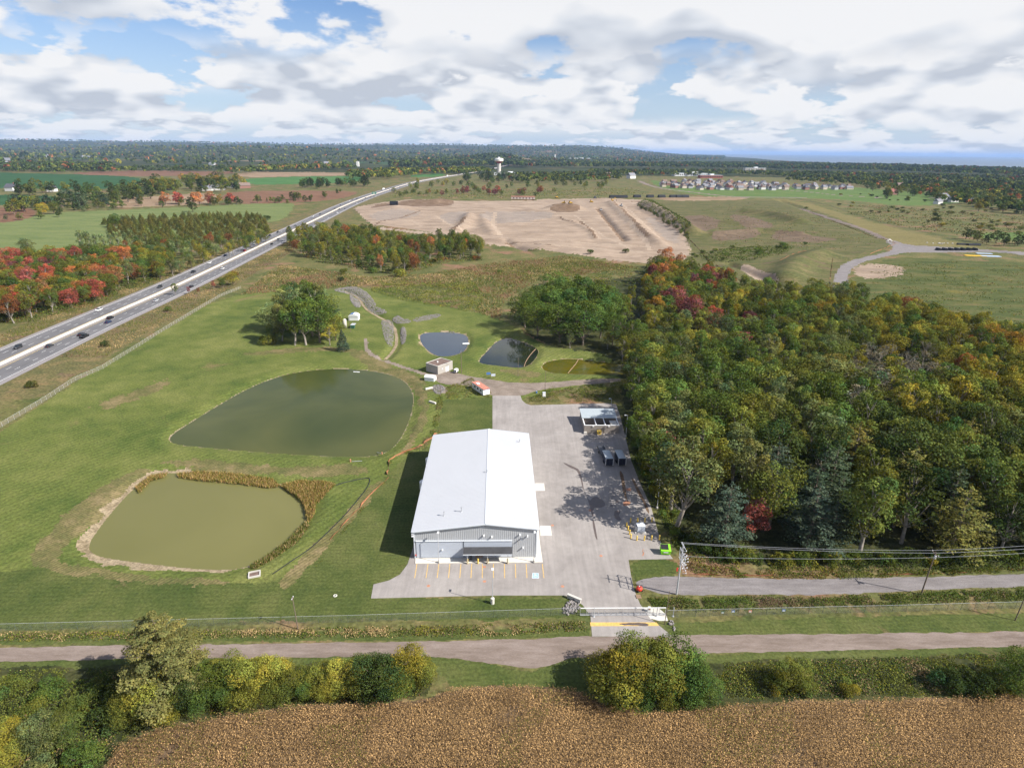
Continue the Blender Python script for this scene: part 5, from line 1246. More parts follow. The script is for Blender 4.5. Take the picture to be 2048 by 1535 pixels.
# ---- far woods that read as one mass
def mass(name, pts, n, h, cols, label=None, size=1.0, nl=16):
    P = poly(pts); q = pts_in(P, n); x, y = q[:, 0], q[:, 1]
    z = np.where(y < 2640, 0.0, far_h(x, np.maximum(y, 2640)))
    hh = NR.uniform(h[0], h[1], n); rr = hh * NR.uniform(0.26, 0.40, n)
    ci = NR.choice(len(cols), n, p=np.array([w for _, w in cols]) / sum(w for _, w in cols)); cc = np.array([LC[c] for c, _ in cols])[ci] * NR.uniform(0.75, 1.25, (n, 1))
    d = unit(NR.normal(size=(n, nl, 3))); d[..., 2] = np.abs(d[..., 2]) * 0.9 - 0.25
    C = np.stack([x, y, z + hh * 0.60], 1)[:, None] + d * np.stack([rr, rr, hh * 0.42], 1)[:, None]
    s = (rr[:, None] * NR.uniform(0.7, 1.3, (n, nl)) * size).ravel()
    nr = unit(d + 0.35 * NR.normal(size=d.shape)).reshape(-1, 3)
    V, Fq = cards(C.reshape(-1, 3), nr, s, 1.0)
    co = np.repeat(np.repeat(cc, nl, 0) * NR.uniform(0.7, 1.3, (n * nl, 1)), 4, 0)
    o = obj_np(name, V, Fq, 'leaf', co); tag(o, label, kind='stuff'); return o
DARK = [('deep', 5), ('pine', 3), ('green', 2), ('olive', 1.5), ('rust', 0.5)]; MIXC = [('olive', 4), ('green', 3), ('gold', 1.4), ('orange', 0.6), ('deep', 3), ('sage', 1)]
mass('distant_wood', [(1040,336),(1250,337),(1480,340),(1760,345),(2200,362),(2200,346),(2048,343),(1800,334),(1560,329),(1300,331),(1060,327)], 4200, (22, 34), DARK)
mass('distant_wood', [(1180,352),(1320,354),(1500,352),(1640,362),(1780,372),(1900,382),(2150,396),(2150,362),(1900,356),(1640,349),(1400,345),(1180,345)], 2000, (14, 24), DARK + [('olive', 3)])
mass('distant_wood', [(780,329),(930,326),(1000,325),(1060,329),(1060,336),(960,334),(860,337),(780,340)], 1500, (28, 44), DARK)
mass('distant_wood', [(690,352),(760,345),(860,342),(960,341),(990,346),(930,350),(860,350),(780,360),(700,362)], 700, (16, 26), MIXC)
mass('distant_wood', [(-150,335),(120,334),(230,337),(220,343),(-150,344)], 900, (20, 32), DARK)
mass('distant_wood', [(440,348),(560,336),(700,334),(715,340),(590,343),(470,350)], 420, (18, 28), MIXC)
mass('distant_wood', [(1010,352),(1180,349),(1240,354),(1240,362),(1120,368),(1020,366)], 700, (12, 20), DARK + [('olive', 3)])
mass('distant_wood', [(-300,330),(300,333),(700,333),(1000,326),(1300,326),(1450,320),(1450,312),(1250,312),(900,312),(400,310),(-300,305)], 7000, (20, 34), MIXC + [('deep', 4)], nl=7, size=1.5)
mass('distant_wood', [(-300,320),(400,318),(900,316),(1250,314),(1250,308),(900,305),(-300,298)], 5000, (26, 44), MIXC + [('deep', 6)], nl=6, size=1.7)
mass('distant_wood', [(1830,390),(1900,386),(2048,394),(2200,404),(2200,446),(2020,428),(1930,414),(1880,404)], 520, (10, 18), MIXC + [('deep', 3)], nl=22)
mass('distant_wood', [(1560,362),(1700,372),(1800,384),(1880,390),(2000,392),(2150,396),(2150,380),(1900,372),(1700,362)], 900, (10, 18), MIXC + [('deep', 5)])
mass('distant_wood', [(0,338),(250,340),(440,336),(480,342),(300,346),(100,348),(0,346)], 420, (14, 24), DARK)
# ------------------------------------------------------------------ low growth that nobody could count
def palette(cols, n, jit=0.22):
    ci = NR.choice(len(cols), n, p=np.array([w for _, w in cols]) / sum(w for _, w in cols))
    A = np.array([LC[c] if isinstance(c, str) else c for c, _ in cols])[ci]
    return A * np.clip(1 + jit * NR.normal(size=(n, 1)), 0.4, 1.8) * (1 + 0.05 * NR.normal(size=(n, 3)))
def zat(q):
    return relief(q[:, 0], q[:, 1])
def cover(name, P, n, h, sc, size, cols, seed=1, gap=0.0, label=None, mat='leaf', patch=14.0):
    """scrub: leaf clumps filling an uneven low canopy; colours come in patches"""
    q = pts_in(P, n); f = fbm(q[:, 0], q[:, 1], sc, seed, 3)
    d = seg_dist(P, q[:, 0], q[:, 1]); f = np.clip((f - 0.32) / 0.36, 0, 1) * np.clip(d / 3.0, 0.0, 1)
    keep = (f > gap) & (d > 1.4 * NR.random(n) * fbm(q[:, 0], q[:, 1], 3.0, seed + 60, 2) * 2); q, f = q[keep], f[keep]; n = len(q)
    hh = h[0] + (h[1] - h[0]) * f ** 1.5; z = hh * (0.15 + 0.85 * NR.random(n) ** 0.6)
    C = np.c_[q, zat(q) + z]; nr = unit(NR.normal(size=(n, 3)) * 0.85 + [0, 0, 0.8])
    V, Fq = cards(C, nr, size * NR.uniform(0.6, 1.4, n), 0.8)
    k = (fbm(q[:, 0], q[:, 1], patch, seed + 30, 3) + 0.10 * NR.normal(size=n)); A = np.array([LC[c] if isinstance(c, str) else c for c, _ in cols])
    w = np.cumsum([b for _, b in cols]) / sum(b for _, b in cols); ci = np.searchsorted(w, np.clip((k - 0.28) / 0.44, 0, 0.999))
    col = A[np.clip(ci, 0, len(A) - 1)] * np.clip(1 + 0.25 * NR.normal(size=(n, 1)), 0.4, 1.8)
    o = obj_np(name, V, Fq, mat, np.repeat(col, 4, 0)); tag(o, label, kind='stuff'); return o
def blades(name, P, n, h, w, cols, lean=0.25, k=3, label=None, mat='straw', z0=None, pts=None, patch=None):
    """upright grass, reed or straw blades"""
    q = pts_in(P, n) if pts is None else pts; n = len(q)
    base = np.c_[q, (zat(q) if z0 is None else np.full(n, z0)) - 0.05]; B = np.repeat(base, k, 0); m = n * k
    B[:, :2] += NR.normal(0, w * 1.2, (m, 2)); a = NR.random(m) * 6.283; wd = np.stack([np.cos(a), np.sin(a), np.zeros(m)], 1) * (w * NR.uniform(0.6, 1.4, m) / 2)[:, None]
    hh = NR.uniform(h[0], h[1], m)[:, None]; up = np.c_[NR.normal(0, lean, (m, 2)), np.ones(m)]
    T = B + up * hh; Mi = B + up * hh * 0.55
    V = np.stack([B, Mi + wd, T, Mi - wd], 1).reshape(-1, 3); Fq = np.arange(4 * m).reshape(m, 4)
    if patch:
        kk = fbm(q[:, 0], q[:, 1], patch, 77, 3) + 0.08 * NR.normal(size=n); A = np.array([LC[c] if isinstance(c, str) else c for c, _ in cols]); ww = np.cumsum([b for _, b in cols]) / sum(b for _, b in cols)
        col = np.repeat(A[np.clip(np.searchsorted(ww, np.clip((kk - 0.28) / 0.44, 0, 0.999)), 0, len(A) - 1)], k, 0) * np.clip(1 + 0.22 * NR.normal(size=(m, 1)), 0.4, 1.8)
    else: col = palette(cols, m)
    o = obj_np(name, V, Fq, mat, np.repeat(col, 4, 0)); tag(o, label, kind='stuff'); return o
STRAW, TAN, RED_, SEED = (0.40, 0.29, 0.14), (0.28, 0.20, 0.10), (0.25, 0.135, 0.08), (0.20, 0.135, 0.09)
WEED = [('olive', 3), ('green', 2.5), (TAN, 1.2), ('gold', 0.7), ('deep', 1)]
# ditch strip between fence and gravel road, and behind the fence on the right
cover('ditch_weeds', poly([(-60,1264),(450,1257),(1000,1246),(1172,1240),(1180,1264),(1000,1274),(450,1279),(-60,1286)]), 24000, (0.25, 1.3), 1.8, 0.26, [(STRAW, 1.5), ('olive', 3), ('green', 2), (SEED, 1.6), ('gold', 1)], 3, 0.0, patch=4)
cover('ditch_weeds', poly([(1345,1190),(1420,1192),(1500,1190),(1650,1192),(1850,1181),(2110,1172),(2110,1203),(1700,1216),(1400,1226),(1345,1222),(1318,1205)]), 21000, (0.35, 1.7), 3.0, 0.28, [('green', 3), ('olive', 3), ('deep', 2), ('sage', 1), (SEED, 0.8)], 5, 0.0, patch=5)
cover('ditch_weeds', poly([(1300,1185),(1350,1192),(1345,1225),(1300,1215),(1285,1195)]), 2600, (0.1, 1.2), 2.0, 0.24, [('green', 3), ('olive', 2), (TAN, 1)], 7, 0.2, patch=3)
cover('wood_edge_weeds', poly([(1352,1100),(1400,1122),(1500,1138),(1700,1140),(2110,1130),(2110,1142),(1700,1160),(1500,1158),(1380,1152),(1362,1125)]), 17000, (0.1, 1.6), 2.6, 0.28, [('olive', 3), ('green', 2), ('gold', 1), ('rust', 1.0), (TAN, 1)], 9, 0.05, patch=5)
cover('wood_edge_weeds', poly([(1258,880),(1275,880),(1320,985),(1352,1060),(1385,1105),(1362,1112),(1340,1085),(1308,1005),(1270,920)]), 10000, (0.1, 1.5), 2.5, 0.28, [('green', 4), ('deep', 2), ('olive', 2)], 11, 0.05, patch=4)
cover('scrub', poly([(1425,1322),(1550,1318),(1800,1310),(2110,1300),(2110,1388),(1700,1396),(1600,1398),(1460,1402),(1430,1370)]), 24000, (0.05, 1.0), 4.0, 0.27, [('olive', 3), ('gold', 1.4), ('fresh', 1.6), ('green', 2), (TAN, 0.8)], 13, 0.0, patch=6)
cover('scrub', poly([(-90,1340),(200,1332),(300,1350),(290,1420),(235,1480),(195,1560),(-120,1590)]), 24000, (0.1, 2.4), 3.5, 0.27, [('olive', 3), ('green', 2), ('fresh', 1.2), ('deep', 1.5), ('gold', 1), (TAN, 0.6)], 15, 0.0, patch=6)
cover('scrub', poly([(290,1345),(560,1330),(860,1335),(868,1370),(840,1396),(590,1408),(480,1422),(330,1448),(240,1482)]), 16000, (0.1, 2.0), 3.0, 0.27, [('olive', 3), ('green', 2), ('gold', 1.5), ('deep', 1.5), ('rust', 0.5)], 17, 0.0, patch=5)
cover('hedge_line', poly([(868,780),(882,770),(890,800),(882,850),(868,880),(845,905),(800,915),(795,905),(835,890),(858,860),(868,820)]), 7000, (0.1, 1.8), 2.5, 0.26, [(SEED, 2), ('olive', 3), ('gold', 1), ('green', 1)], 19, 0.1, patch=4)
cover('hedge_line', poly([(778,920),(790,918),(775,970),(700,1055),(640,1135),(600,1190),(568,1228),(560,1222),(590,1180),(630,1125),(690,1045),(765,962)]), 5200, (0.05, 1.0), 2.5, 0.22, [('olive', 3), ('green', 2), (TAN, 2), ('gold', 1)], 21, 0.2, patch=4)
cover('scrub', poly([(888,775),(945,755),(985,785),(984,795),(890,800)]), 7000, (0.1, 2.6), 3.0, 0.27, [('olive', 3), ('gold', 2), (SEED, 2), ('green', 1)], 23, 0.05, patch=4)
cover('scrub', poly([(1048,798),(1085,782),(1150,772),(1250,766),(1252,802),(1150,806),(1062,808)]), 12000, (0.1, 3.0), 4.0, 0.30, [('olive', 3), ('green', 2.5), ('deep', 1.5), ('gold', 0.6)], 25, 0.15, patch=6)
UNDER = [('deep', 2), ('green', 3), ('olive', 3), ('gold', 0.8)]
cover('understory', poly([(1325,1040),(1400,1080),(1500,1098),(1700,1102),(2120,1098),(2120,1140),(1700,1146),(1500,1142),(1390,1126),(1345,1092)]), 26000, (0.4, 3.4), 3.6, 0.34, UNDER, 41, 0.0, patch=5)
cover('understory', poly([(1256,860),(1285,870),(1335,985),(1370,1075),(1350,1085),(1306,1000),(1266,915)]), 9000, (0.3, 2.4), 3.0, 0.32, UNDER, 43, 0.0, patch=5)
cover('understory', poly([(-40,650),(60,645),(190,612),(250,582),(325,560),(322,545),(240,562),(180,590),(50,622),(-40,632)]), 9000, (0.4, 4.0), 6.0, 0.7, UNDER + [('rust', 0.5)], 45, 0.0, patch=9)
cover('understory', poly([(590,508),(640,526),(690,534),(745,544),(800,552),(850,538),(900,524),(965,522),(965,512),(900,512),(850,522),(800,536),(745,528),(690,518),(640,508)]), 6500, (0.4, 4.0), 7.0, 0.9, UNDER + [('rust', 0.5)], 47, 0.0, patch=10)
# marsh and rough meadow before the building site
cover('marsh_scrub', poly([(738,582),(750,568),(860,566),(955,568),(968,600),(958,626),(900,618),(800,600)]), 14000, (0.5, 3.8), 6.0, 0.60, [('olive', 1.0), ('fresh', 3.5), ((0.23, 0.235, 0.06), 2.5), ('gold', 1)], 27, 0.0, patch=9)
cover('marsh_scrub', poly([(985,540),(1060,530),(1180,520),(1290,540),(1290,570),(1250,575),(1060,560),(1000,575)]), 9000, (0.2, 2.8), 9.0, 0.7, [('olive', 3), ('fresh', 2), ('gold', 2), ('green', 1)], 29, 0.08, patch=18)
cover('marsh_scrub', poly([(500,560),(560,530),(640,540),(740,555),(860,548),(960,530),(1000,520),(1130,512),(1280,535),(1260,560),(1080,560),(1010,600),(1000,640),(950,625),(965,590),(860,572),(740,572),(640,578)]), 15000, (0.1, 1.5), 8.0, 0.6, [(RED_, 2.0), (TAN, 2.4), ('olive', 3), ('gold', 1.2), (STRAW, 1), ('green', 0.8)], 31, 0.30, patch=22)
blades('dry_grass', poly([(480,590),(560,530),(640,540),(740,555),(860,548),(960,530),(1130,512),(1280,535),(1080,560),(1010,600),(1000,640),(950,625),(965,590),(860,572),(740,572),(640,578)]), 14000, (0.5, 1.5), 0.35, [(RED_, 2.2), (TAN, 2.2), ('olive', 3), (STRAW, 1.4)], 0.3, 2, patch=20)
blades('verge_grass', np.vstack([(hv - nn * 19)[6:24], (hv - nn * 40)[6:24][::-1]]), 12000, (0.3, 0.9), 0.22, [(STRAW, 2), (TAN, 2), ('olive', 3), (SEED, 1.5)], 0.3, 2, patch=14)
blades('verge_grass', np.vstack([(hv + nn * 19)[6:24], (hv + nn * 34)[6:24][::-1]]), 9000, (0.3, 0.9), 0.22, [(STRAW, 1), (TAN, 1.5), ('olive', 4)], 0.3, 2, patch=14)
cover('wild_growth', poly([(1735,532),(1900,520),(2120,532),(2120,710),(2048,685),(1850,636),(1740,598)]), 10000, (0.02, 0.32), 14.0, 0.8, [('olive', 4), ('fresh', 2), (TAN, 1.4), ('gold', 1.6), (SEED, 1)], 33, 0.45, patch=35)
cover('wild_growth', poly([(1640,415),(1760,412),(1900,425),(2120,440),(2120,500),(1960,488),(1800,455)]), 11000, (0.2, 3.2), 20.0, 1.5, [('olive', 3), ('deep', 3), ('rust', 0.6), ('gold', 0.8), (SEED, 1)], 35, 0.45, patch=40)
cover('green_hollow', poly([(1395,508),(1440,498),(1520,492),(1590,494),(1570,508),(1500,522),(1440,524),(1405,520)]), 6000, (0.3, 3.0), 8.0, 1.0, [('fresh', 2), ('olive', 2), ('green', 3), ('deep', 1)], 51, 0.1, patch=14)
cover('dark_bank', poly([(1272,408),(1300,408),(1345,432),(1385,460),(1380,472),(1340,450),(1300,425)]), 4500, (0.5, 4.0), 10.0, 1.4, [('deep', 3), ('olive', 2), ('green', 1)], 53, 0.1, patch=20)
cover('wild_growth', poly([(1400,415),(1500,405),(1640,432),(1780,480),(1700,500),(1560,500),(1440,500),(1400,450)]), 6000, (0.1, 1.6), 16.0, 1.1, [('olive', 3), ('green', 2), (TAN, 1.5), (SEED, 1.2)], 37, 0.45, patch=30)
cover('wild_growth', poly([(770,392),(860,398),(1010,398),(1240,392),(1300,388),(1260,376),(1100,378),(900,380),(800,384)]), 5000, (0.3, 3.0), 22.0, 2.0, [('olive', 4), ('gold', 2), (TAN, 1.5), ('green', 2)], 39, 0.3, patch=40)
# cattails round the brown pond
REED = [((0.44, 0.31, 0.13), 3), ((0.36, 0.22, 0.09), 2), ('gold', 1.5), ('olive', 2)]
blades('cattails', poly([(352,944),(400,940),(480,945),(545,955),(560,968),(540,972),(480,964),(400,957),(355,950)]), 2300, (0.6, 1.3), 0.14, REED, 0.12, 3, z0=ZW + 0.1)
blades('cattails', poly([(562,968),(600,960),(650,962),(672,968),(655,985),(630,1005),(625,1030),(615,1042),(612,1020),(606,1002),(590,988)]), 3600, (0.7, 1.5), 0.15, REED, 0.12, 3, z0=ZW + 0.2)
blades('cattails', poly([(612,1040),(618,1048),(590,1085),(545,1115),(510,1135),(500,1130),(540,1106),(580,1075)]), 1700, (0.5, 1.3), 0.14, [('olive', 3), (STRAW, 2), ('fresh', 1)], 0.15, 3, z0=ZW + 0.2)
blades('cattails', poly([(270,972),(300,948),(335,943),(330,950),(300,958),(278,982)]), 700, (0.4, 1.1), 0.12, REED, 0.15, 3, z0=ZW + 0.2)
# ripe corn
crow = 0.95
lo, hi = P_CORN.min(0), P_CORN.max(0)
ca_, sa_ = math.cos(R(6)), math.sin(R(6))
pp = []
for i in np.arange(55, 95, crow):
    t = np.arange(-110, 112, 0.20); t = t + NR.normal(0, 0.05, len(t))
    pp.append(np.stack([t, i + 0.9 * np.sin(t / 21.0) + 0.02 * t + NR.normal(0, 0.05, len(t))], 1))
pp = np.vstack(pp); pp = pp[inside(smooth_poly(P_CORN, 1), pp[:, 0], pp[:, 1]) & (pp[:, 1] > 62)]
d = seg_dist(P_CORN, pp[:, 0], pp[:, 1]); pp = pp[(d > 0.6 + 0.5 * NR.random(len(pp)))]
track = seg_dist(np.array([G(320, 1530)[:2], G(352, 1500)[:2]]), pp[:, 0], pp[:, 1], False); pp = pp[track > 0.7]
thin = fbm(pp[:, 0], pp[:, 1], 12, 91, 3); pp = pp[(thin > 0.36) | (NR.random(len(pp)) < 0.75)]
npl = len(pp); kq = 6
base = np.repeat(np.c_[pp, np.zeros(npl)], kq, 0); m = npl * kq
j = np.tile(np.arange(kq), npl); a = np.repeat(NR.random(npl) * 6.28, kq) + j * 2.6 + NR.normal(0, 0.4, m)
ph = np.repeat(NR.uniform(1.55, 2.15, npl) * (0.85 + 0.3 * fbm(pp[:, 0], pp[:, 1], 7, 15, 2)), kq)
zl = ph * (0.30 + 0.62 * j / (kq - 1)); ln = NR.uniform(0.20, 0.37, m)
dirv = np.stack([np.cos(a), np.sin(a), np.zeros(m)], 1); side = np.stack([-np.sin(a), np.cos(a), np.zeros(m)], 1) * (NR.uniform(0.05, 0.09, m))[:, None]
P0 = base + np.c_[np.zeros((m, 2)), zl]; P1 = P0 + dirv * (ln * 0.55)[:, None] + np.c_[np.zeros((m, 2)), ln * 0.35]; P2 = P0 + dirv * ln[:, None] + np.c_[np.zeros((m, 2)), -ln * NR.uniform(0.0, 0.5, m)]
V = np.stack([P0, P1 + side, P2, P1 - side], 1).reshape(-1, 3); Fq = np.arange(4 * m).reshape(m, 4)
tone = np.repeat(fbm(pp[:, 0], pp[:, 1], 5, 44, 3), kq)[:, None]
cc = np.array([0.35, 0.222, 0.098]) * (0.65 + 0.7 * tone) * np.clip(1 + 0.45 * NR.normal(size=(m, 1)), 0.3, 2.2)
gr = (np.repeat(fbm(pp[:, 0], pp[:, 1], 9, 53, 3), kq) > 0.66) & (NR.random(m) < 0.35); cc[gr] = np.array([0.19, 0.16, 0.045]) * np.clip(1 + 0.25 * NR.normal(size=(gr.sum(), 1)), 0.4, 1.8)
st = np.stack([np.c_[pp + [0.02, 0], np.zeros(npl)], np.c_[pp + [-0.02, 0], np.zeros(npl)], np.c_[pp + [-0.015, 0.02], ph[::kq] + 0.1], np.c_[pp + [0.015, 0.02], ph[::kq] + 0.1]], 1).reshape(-1, 3)
V2 = np.vstack([V, st]); F2 = np.vstack([Fq, np.arange(len(V), len(V2)).reshape(-1, 4)]); c2 = np.vstack([np.repeat(cc, 4, 0), np.tile([0.30, 0.20, 0.10], (len(st), 1))])
tag(obj_np('corn_field', V2, F2, 'straw', c2), 'field of ripe brown corn along the bottom of the picture', kind='stuff')
# broken stone lining the channels and pond inlets
def stones(P, n, s=(0.3, 0.75)):
    q = pts_in(P, n); sz = NR.uniform(*s, n) * 0.5; ax = unit(NR.normal(size=(n, 3))); bx_ = unit(np.cross(ax, NR.normal(size=(n, 3)))); cx_ = np.cross(ax, bx_)
    C = np.c_[q, zat(q) + sz * 0.3]; d = np.stack([ax, -ax, bx_, -bx_, cx_, -cx_], 1) * (sz[:, None] * NR.uniform(0.6, 1.3, (n, 6)))[..., None]
    V = (C[:, None] + d).reshape(-1, 3); T = np.array([(0, 2, 4), (2, 1, 4), (1, 3, 4), (3, 0, 4), (2, 0, 5), (1, 2, 5), (3, 1, 5), (0, 3, 5)])
    Fq = (np.arange(n)[:, None, None] * 6 + T[None]).reshape(-1, 3)
    tag(obj_np('riprap', V, Fq, 'stone'), kind='stuff')
for pts, n in (([(668,578),(690,574),(716,573),(738,588),(751,606),(752,614),(775,622),(770,628),(745,625),(733,612),(726,600),(705,586),(672,584)], 2600), ([(699,587),(720,598),(722,606),(718,617),(708,612),(700,600)], 700), ([(761,637),(784,636),(788,652),(786,690),(775,691),(766,668)], 900), ([(784,636),(797,630),(806,637),(822,640),(822,645),(800,648),(788,643)], 500), ([(824,638),(850,631),(878,627),(883,632),(860,639),(828,645)], 500), ([(799,657),(811,653),(813,668),(811,684),(802,690)], 400), ([(1138,1198),(1150,1200),(1165,1214),(1140,1232),(1120,1222)], 170), ([(1336,1240),(1345,1240),(1352,1262),(1344,1262)], 18), ([(862,772),(880,768),(892,778),(880,790),(868,786)], 300), ([(883,662),(905,660),(915,664),(900,666)], 150)):
    stones(smooth_poly(poly(pts), 1), n)
# ------------------------------------------------------------------ roadside fences
def fence(name, pts, h, label, gap=3.0, fabric='chain_link', post='galvanised', rail=True, z=0.0, r=0.03):
    L_ = np.array([G(*p)[:2] for p in pts]); c = L_.mean(0); t = thing(name, label, 'fence', (c[0], c[1], z))
    s = np.concatenate([[0], np.cumsum(np.linalg.norm(np.diff(L_, axis=0), axis=1))]); n = max(2, int(s[-1] / gap)); u = np.linspace(0, s[-1], n + 1)
    Q = np.stack([np.interp(u, s, L_[:, 0]), np.interp(u, s, L_[:, 1])], 1) - c
    pm = MB(); pm.tube((0, 0, 0), (0, 0, h + 0.05), r, n=6); me = pm.mesh('post', post)
    for q in Q: o = bpy.data.objects.new('post', me); link(o, t); o.location = (q[0], q[1], 0)
    V = np.vstack([np.c_[Q, np.full(n + 1, 0.05)], np.c_[Q, np.full(n + 1, h - 0.03)]])
    obj_np('wire_mesh', V, np.array([(i, i + 1, n + 2 + i, n + 1 + i) for i in range(n)]), fabric, parent=t)
    if rail:
        b_ = MB()
        for i in range(n): b_.tube((*Q[i], h), (*Q[i + 1], h), 0.022, n=5, cap=False)
        b_.build('top_rail', 'galvanised', t)
    return t
fence('chain_link_fence', [(-60,1263),(300,1254),(700,1244),(1158,1229)], 1.9, 'chain link fence along the gravel road left of the sliding gate', post='post_green')
fence('chain_link_fence', [(1333,1234),(1500,1230),(1800,1223),(2110,1214)], 1.9, 'chain link fence along the gravel road right of the sliding gate', post='post_green')
fence('highway_fence', [(-20,868),(30,838),(90,802),(150,762),(205,738),(260,704),(330,660),(400,618),(440,594),(482,577)], 1.8, 'pale weathered fence between the lawn and the highway verge', 3.0, 'snow_fence', 'galvanised')
fence('field_fence', [(1590,397),(1660,412),(1760,446),(1860,468),(1960,492),(2060,520)], 2.0, 'long dark fence across the rough land at the right', 7.0, 'chain_link', 'dark_steel', False)
def net(pts, h, label, n=3):
    """orange silt fence: sagging net on stakes"""
    L_ = np.array([G(*p)[:2] for p in pts]); s = np.concatenate([[0], np.cumsum(np.linalg.norm(np.diff(L_, axis=0), axis=1))]); k = max(3, int(s[-1] / n)); u = np.linspace(0, s[-1], k)
    Q = np.stack([np.interp(u, s, L_[:, 0]), np.interp(u, s, L_[:, 1])], 1) + NR.normal(0, 0.15, (k, 2)); zg = relief(Q[:, 0], Q[:, 1]); c = Q.mean(0)
    t = thing('silt_fence', label, 'fence', (c[0], c[1], 0)); Q = Q - c; hh = h * np.where(NR.random(k) < 0.25, 0.08, NR.uniform(0.3, 0.8, k))
    V = np.vstack([np.c_[Q, zg], np.c_[Q + NR.normal(0, 0.15, (k, 2)), zg + hh]]); obj_np('net', V, np.array([(i, i + 1, k + 1 + i, k + i) for i in range(k - 1)]), 'orange_net', parent=t)
    b_ = MB(); b_.tube((0, 0, 0), (0, 0, h * 1.1), 0.03, n=4); sm = b_.mesh('stake', 'wood')
    for i in range(0, k, 2): o = bpy.data.objects.new('stake', sm); link(o, t); o.location = (*Q[i], zg[i])
net([(878,862),(862,878),(840,892),(800,908),(778,920),(776,950)], 1.0, 'orange silt fence curving along the bank behind the building', 1.5)
net([(776,955),(740,990),(700,1035),(660,1080)], 0.6, 'torn orange silt fence beside the pale track', 2.0)
net([(1262,402),(1300,405),(1340,440),(1370,470),(1400,500),(1420,525)], 1.0, 'orange silt fence on the right side of the bare earth', 6)
net([(1432,530),(1470,555),(1510,578),(1545,590)], 0.9, 'orange silt fence below the trench near the wood', 4)
net([(1600,415),(1690,448),(1740,468),(1790,486)], 1.0, 'orange silt fence along the far gravel lane', 6)
net([(1790,488),(1760,500),(1740,508)], 0.8, 'short orange silt fence at the lane junction', 4)
net([(1665,520),(1660,560),(1662,590)], 0.8, 'orange silt fence left of the gravel bend', 4)
net([(1560,527),(1580,512),(1620,500)], 0.7, 'orange silt fence on the grass mound', 5)
net([(1365,1148),(1450,1150),(1550,1152)], 0.6, 'faded orange silt fence at the wood edge above the track, left piece', 2.0)
net([(1760,1150),(1850,1148),(1960,1142)], 0.6, 'faded orange silt fence at the wood edge above the track, right piece', 2.0)

# ------------------------------------------------------------------ sliding gate
A_, B_ = G(1160, 1231), G(1330, 1230); gl = (B_ - A_).length
gt = thing('sliding_gate', 'long pale steel sliding gate across the driveway', 'gate', A_, math.atan2(B_.y - A_.y, B_.x - A_.x))
b_ = MB(); b_.box((gl / 2, 0, 2.05), (gl, 0.14, 0.16)); b_.build('top_rail', 'white_metal', gt)
b_ = MB(); b_.box((gl / 2, 0, 0.22), (gl, 0.12, 0.14)); b_.build('bottom_rail', 'galvanised', gt)
b_ = MB(); b_.box((gl / 2, 0, 0.55), (gl, 0.06, 0.06)); b_.build('middle_rail', 'galvanised', gt)
for i in range(15): b_ = MB(); b_.box((gl * i / 14, 0, 1.12), (0.07, 0.07, 1.75)); b_.build('upright', 'galvanised', gt)
b_ = MB(); b_.add([(0, 0.02, 0.25), (gl, 0.02, 0.25), (gl, 0.02, 2.0), (0, 0.02, 2.0)], [(0, 1, 2, 3)]); b_.build('wire_mesh', 'chain_link', gt)
for x_ in (2.9, 16.3, 19.8):
    b_ = MB(); b_.tube((x_, -0.3, 0), (x_, -0.3, 2.35), 0.09, n=8); b_.tube((x_, -0.3, 0), (x_, -0.3, 0.1), 0.25, n=8); b_.build('guide_post', 'galvanised', gt)
t = thing('gate_motor', 'pale gate operator box on the concrete slab by the gate end', 'gate motor', G(1298, 1222), 0)
b_ = MB(); b_.box((0, 0, 0.6), (0.6, 0.5, 1.1), top=0.94); b_.build('housing', 'white_metal', t); b_ = MB(); b_.box((0, -0.27, 0.85), (0.3, 0.03, 0.3)); b_.build('panel', 'rust_mark', t)

# ------------------------------------------------------------------ power line
def wire(p0, p1, sag, parent, r=0.022, n=14):
    b_ = MB(); p0, p1 = Vector(p0), Vector(p1); q = None
    for i in range(n + 1):
        u = i / n; p = p0.lerp(p1, u) + Vector((0, 0, -4 * sag * u * (1 - u)))
        if q is not None: b_.tube(q, p, r, n=4, cap=False)
        q = p
    return b_.build('wire', 'galvanised', parent)
pb = G(1353, 1188)
ep = thing('utility_pole', 'tall grey steel power pole with rack of insulators beside the gravel track', 'utility pole', pb)
b_ = MB(); b_.tube((0, 0, 0), (0, 0, 13.3), 0.20, 0.12, 10); b_.build('mast', 'galvanised', ep)
rk = MB()
for z_ in (8.5, 11.0): rk.box((0.2, 0, z_), (0.12, 4.4, 0.14))
for y_ in (-2.1, 0, 2.1): rk.box((0.2, y_, 9.75), (0.1, 0.1, 2.5))
rk.box((0.2, 0, 9.4), (0.1, 4.4, 0.1)); rko = rk.build('cross_frame', 'galvanised', ep)
b_ = MB(); b_.box((0.15, 0, 13.0), (0.12, 2.6, 0.14)); b_.build('top_arm', 'galvanised', ep)
b_ = MB(); b_.tube((0, 0, 13.0), (-0.55, 0, 14.0), 0.05, n=6); b_.build('finial', 'galvanised', ep)
for z_ in (6.8, 7.5, 8.2, 9.0, 9.8, 10.6, 11.4):
    for y_ in (-1.4, 0.2, 1.5):
        b_ = MB(); b_.lathe([(0.03, 0), (0.11, 0.05), (0.04, 0.1), (0.11, 0.17), (0.04, 0.22), (0.1, 0.3), (0.0, 0.36)], 8, (0.75 + RND.uniform(-0.2, 0.3), y_, z_)); b_.tube((0.2, y_, z_), (0.8, y_, z_ + 0.05), 0.03, n=4); b_.build('insulator', 'insulator', ep)
pb2 = G(1842, 1188); pb3 = pb2 + (pb2 - pb) * 0.92 + Vector((0, 5, 0))
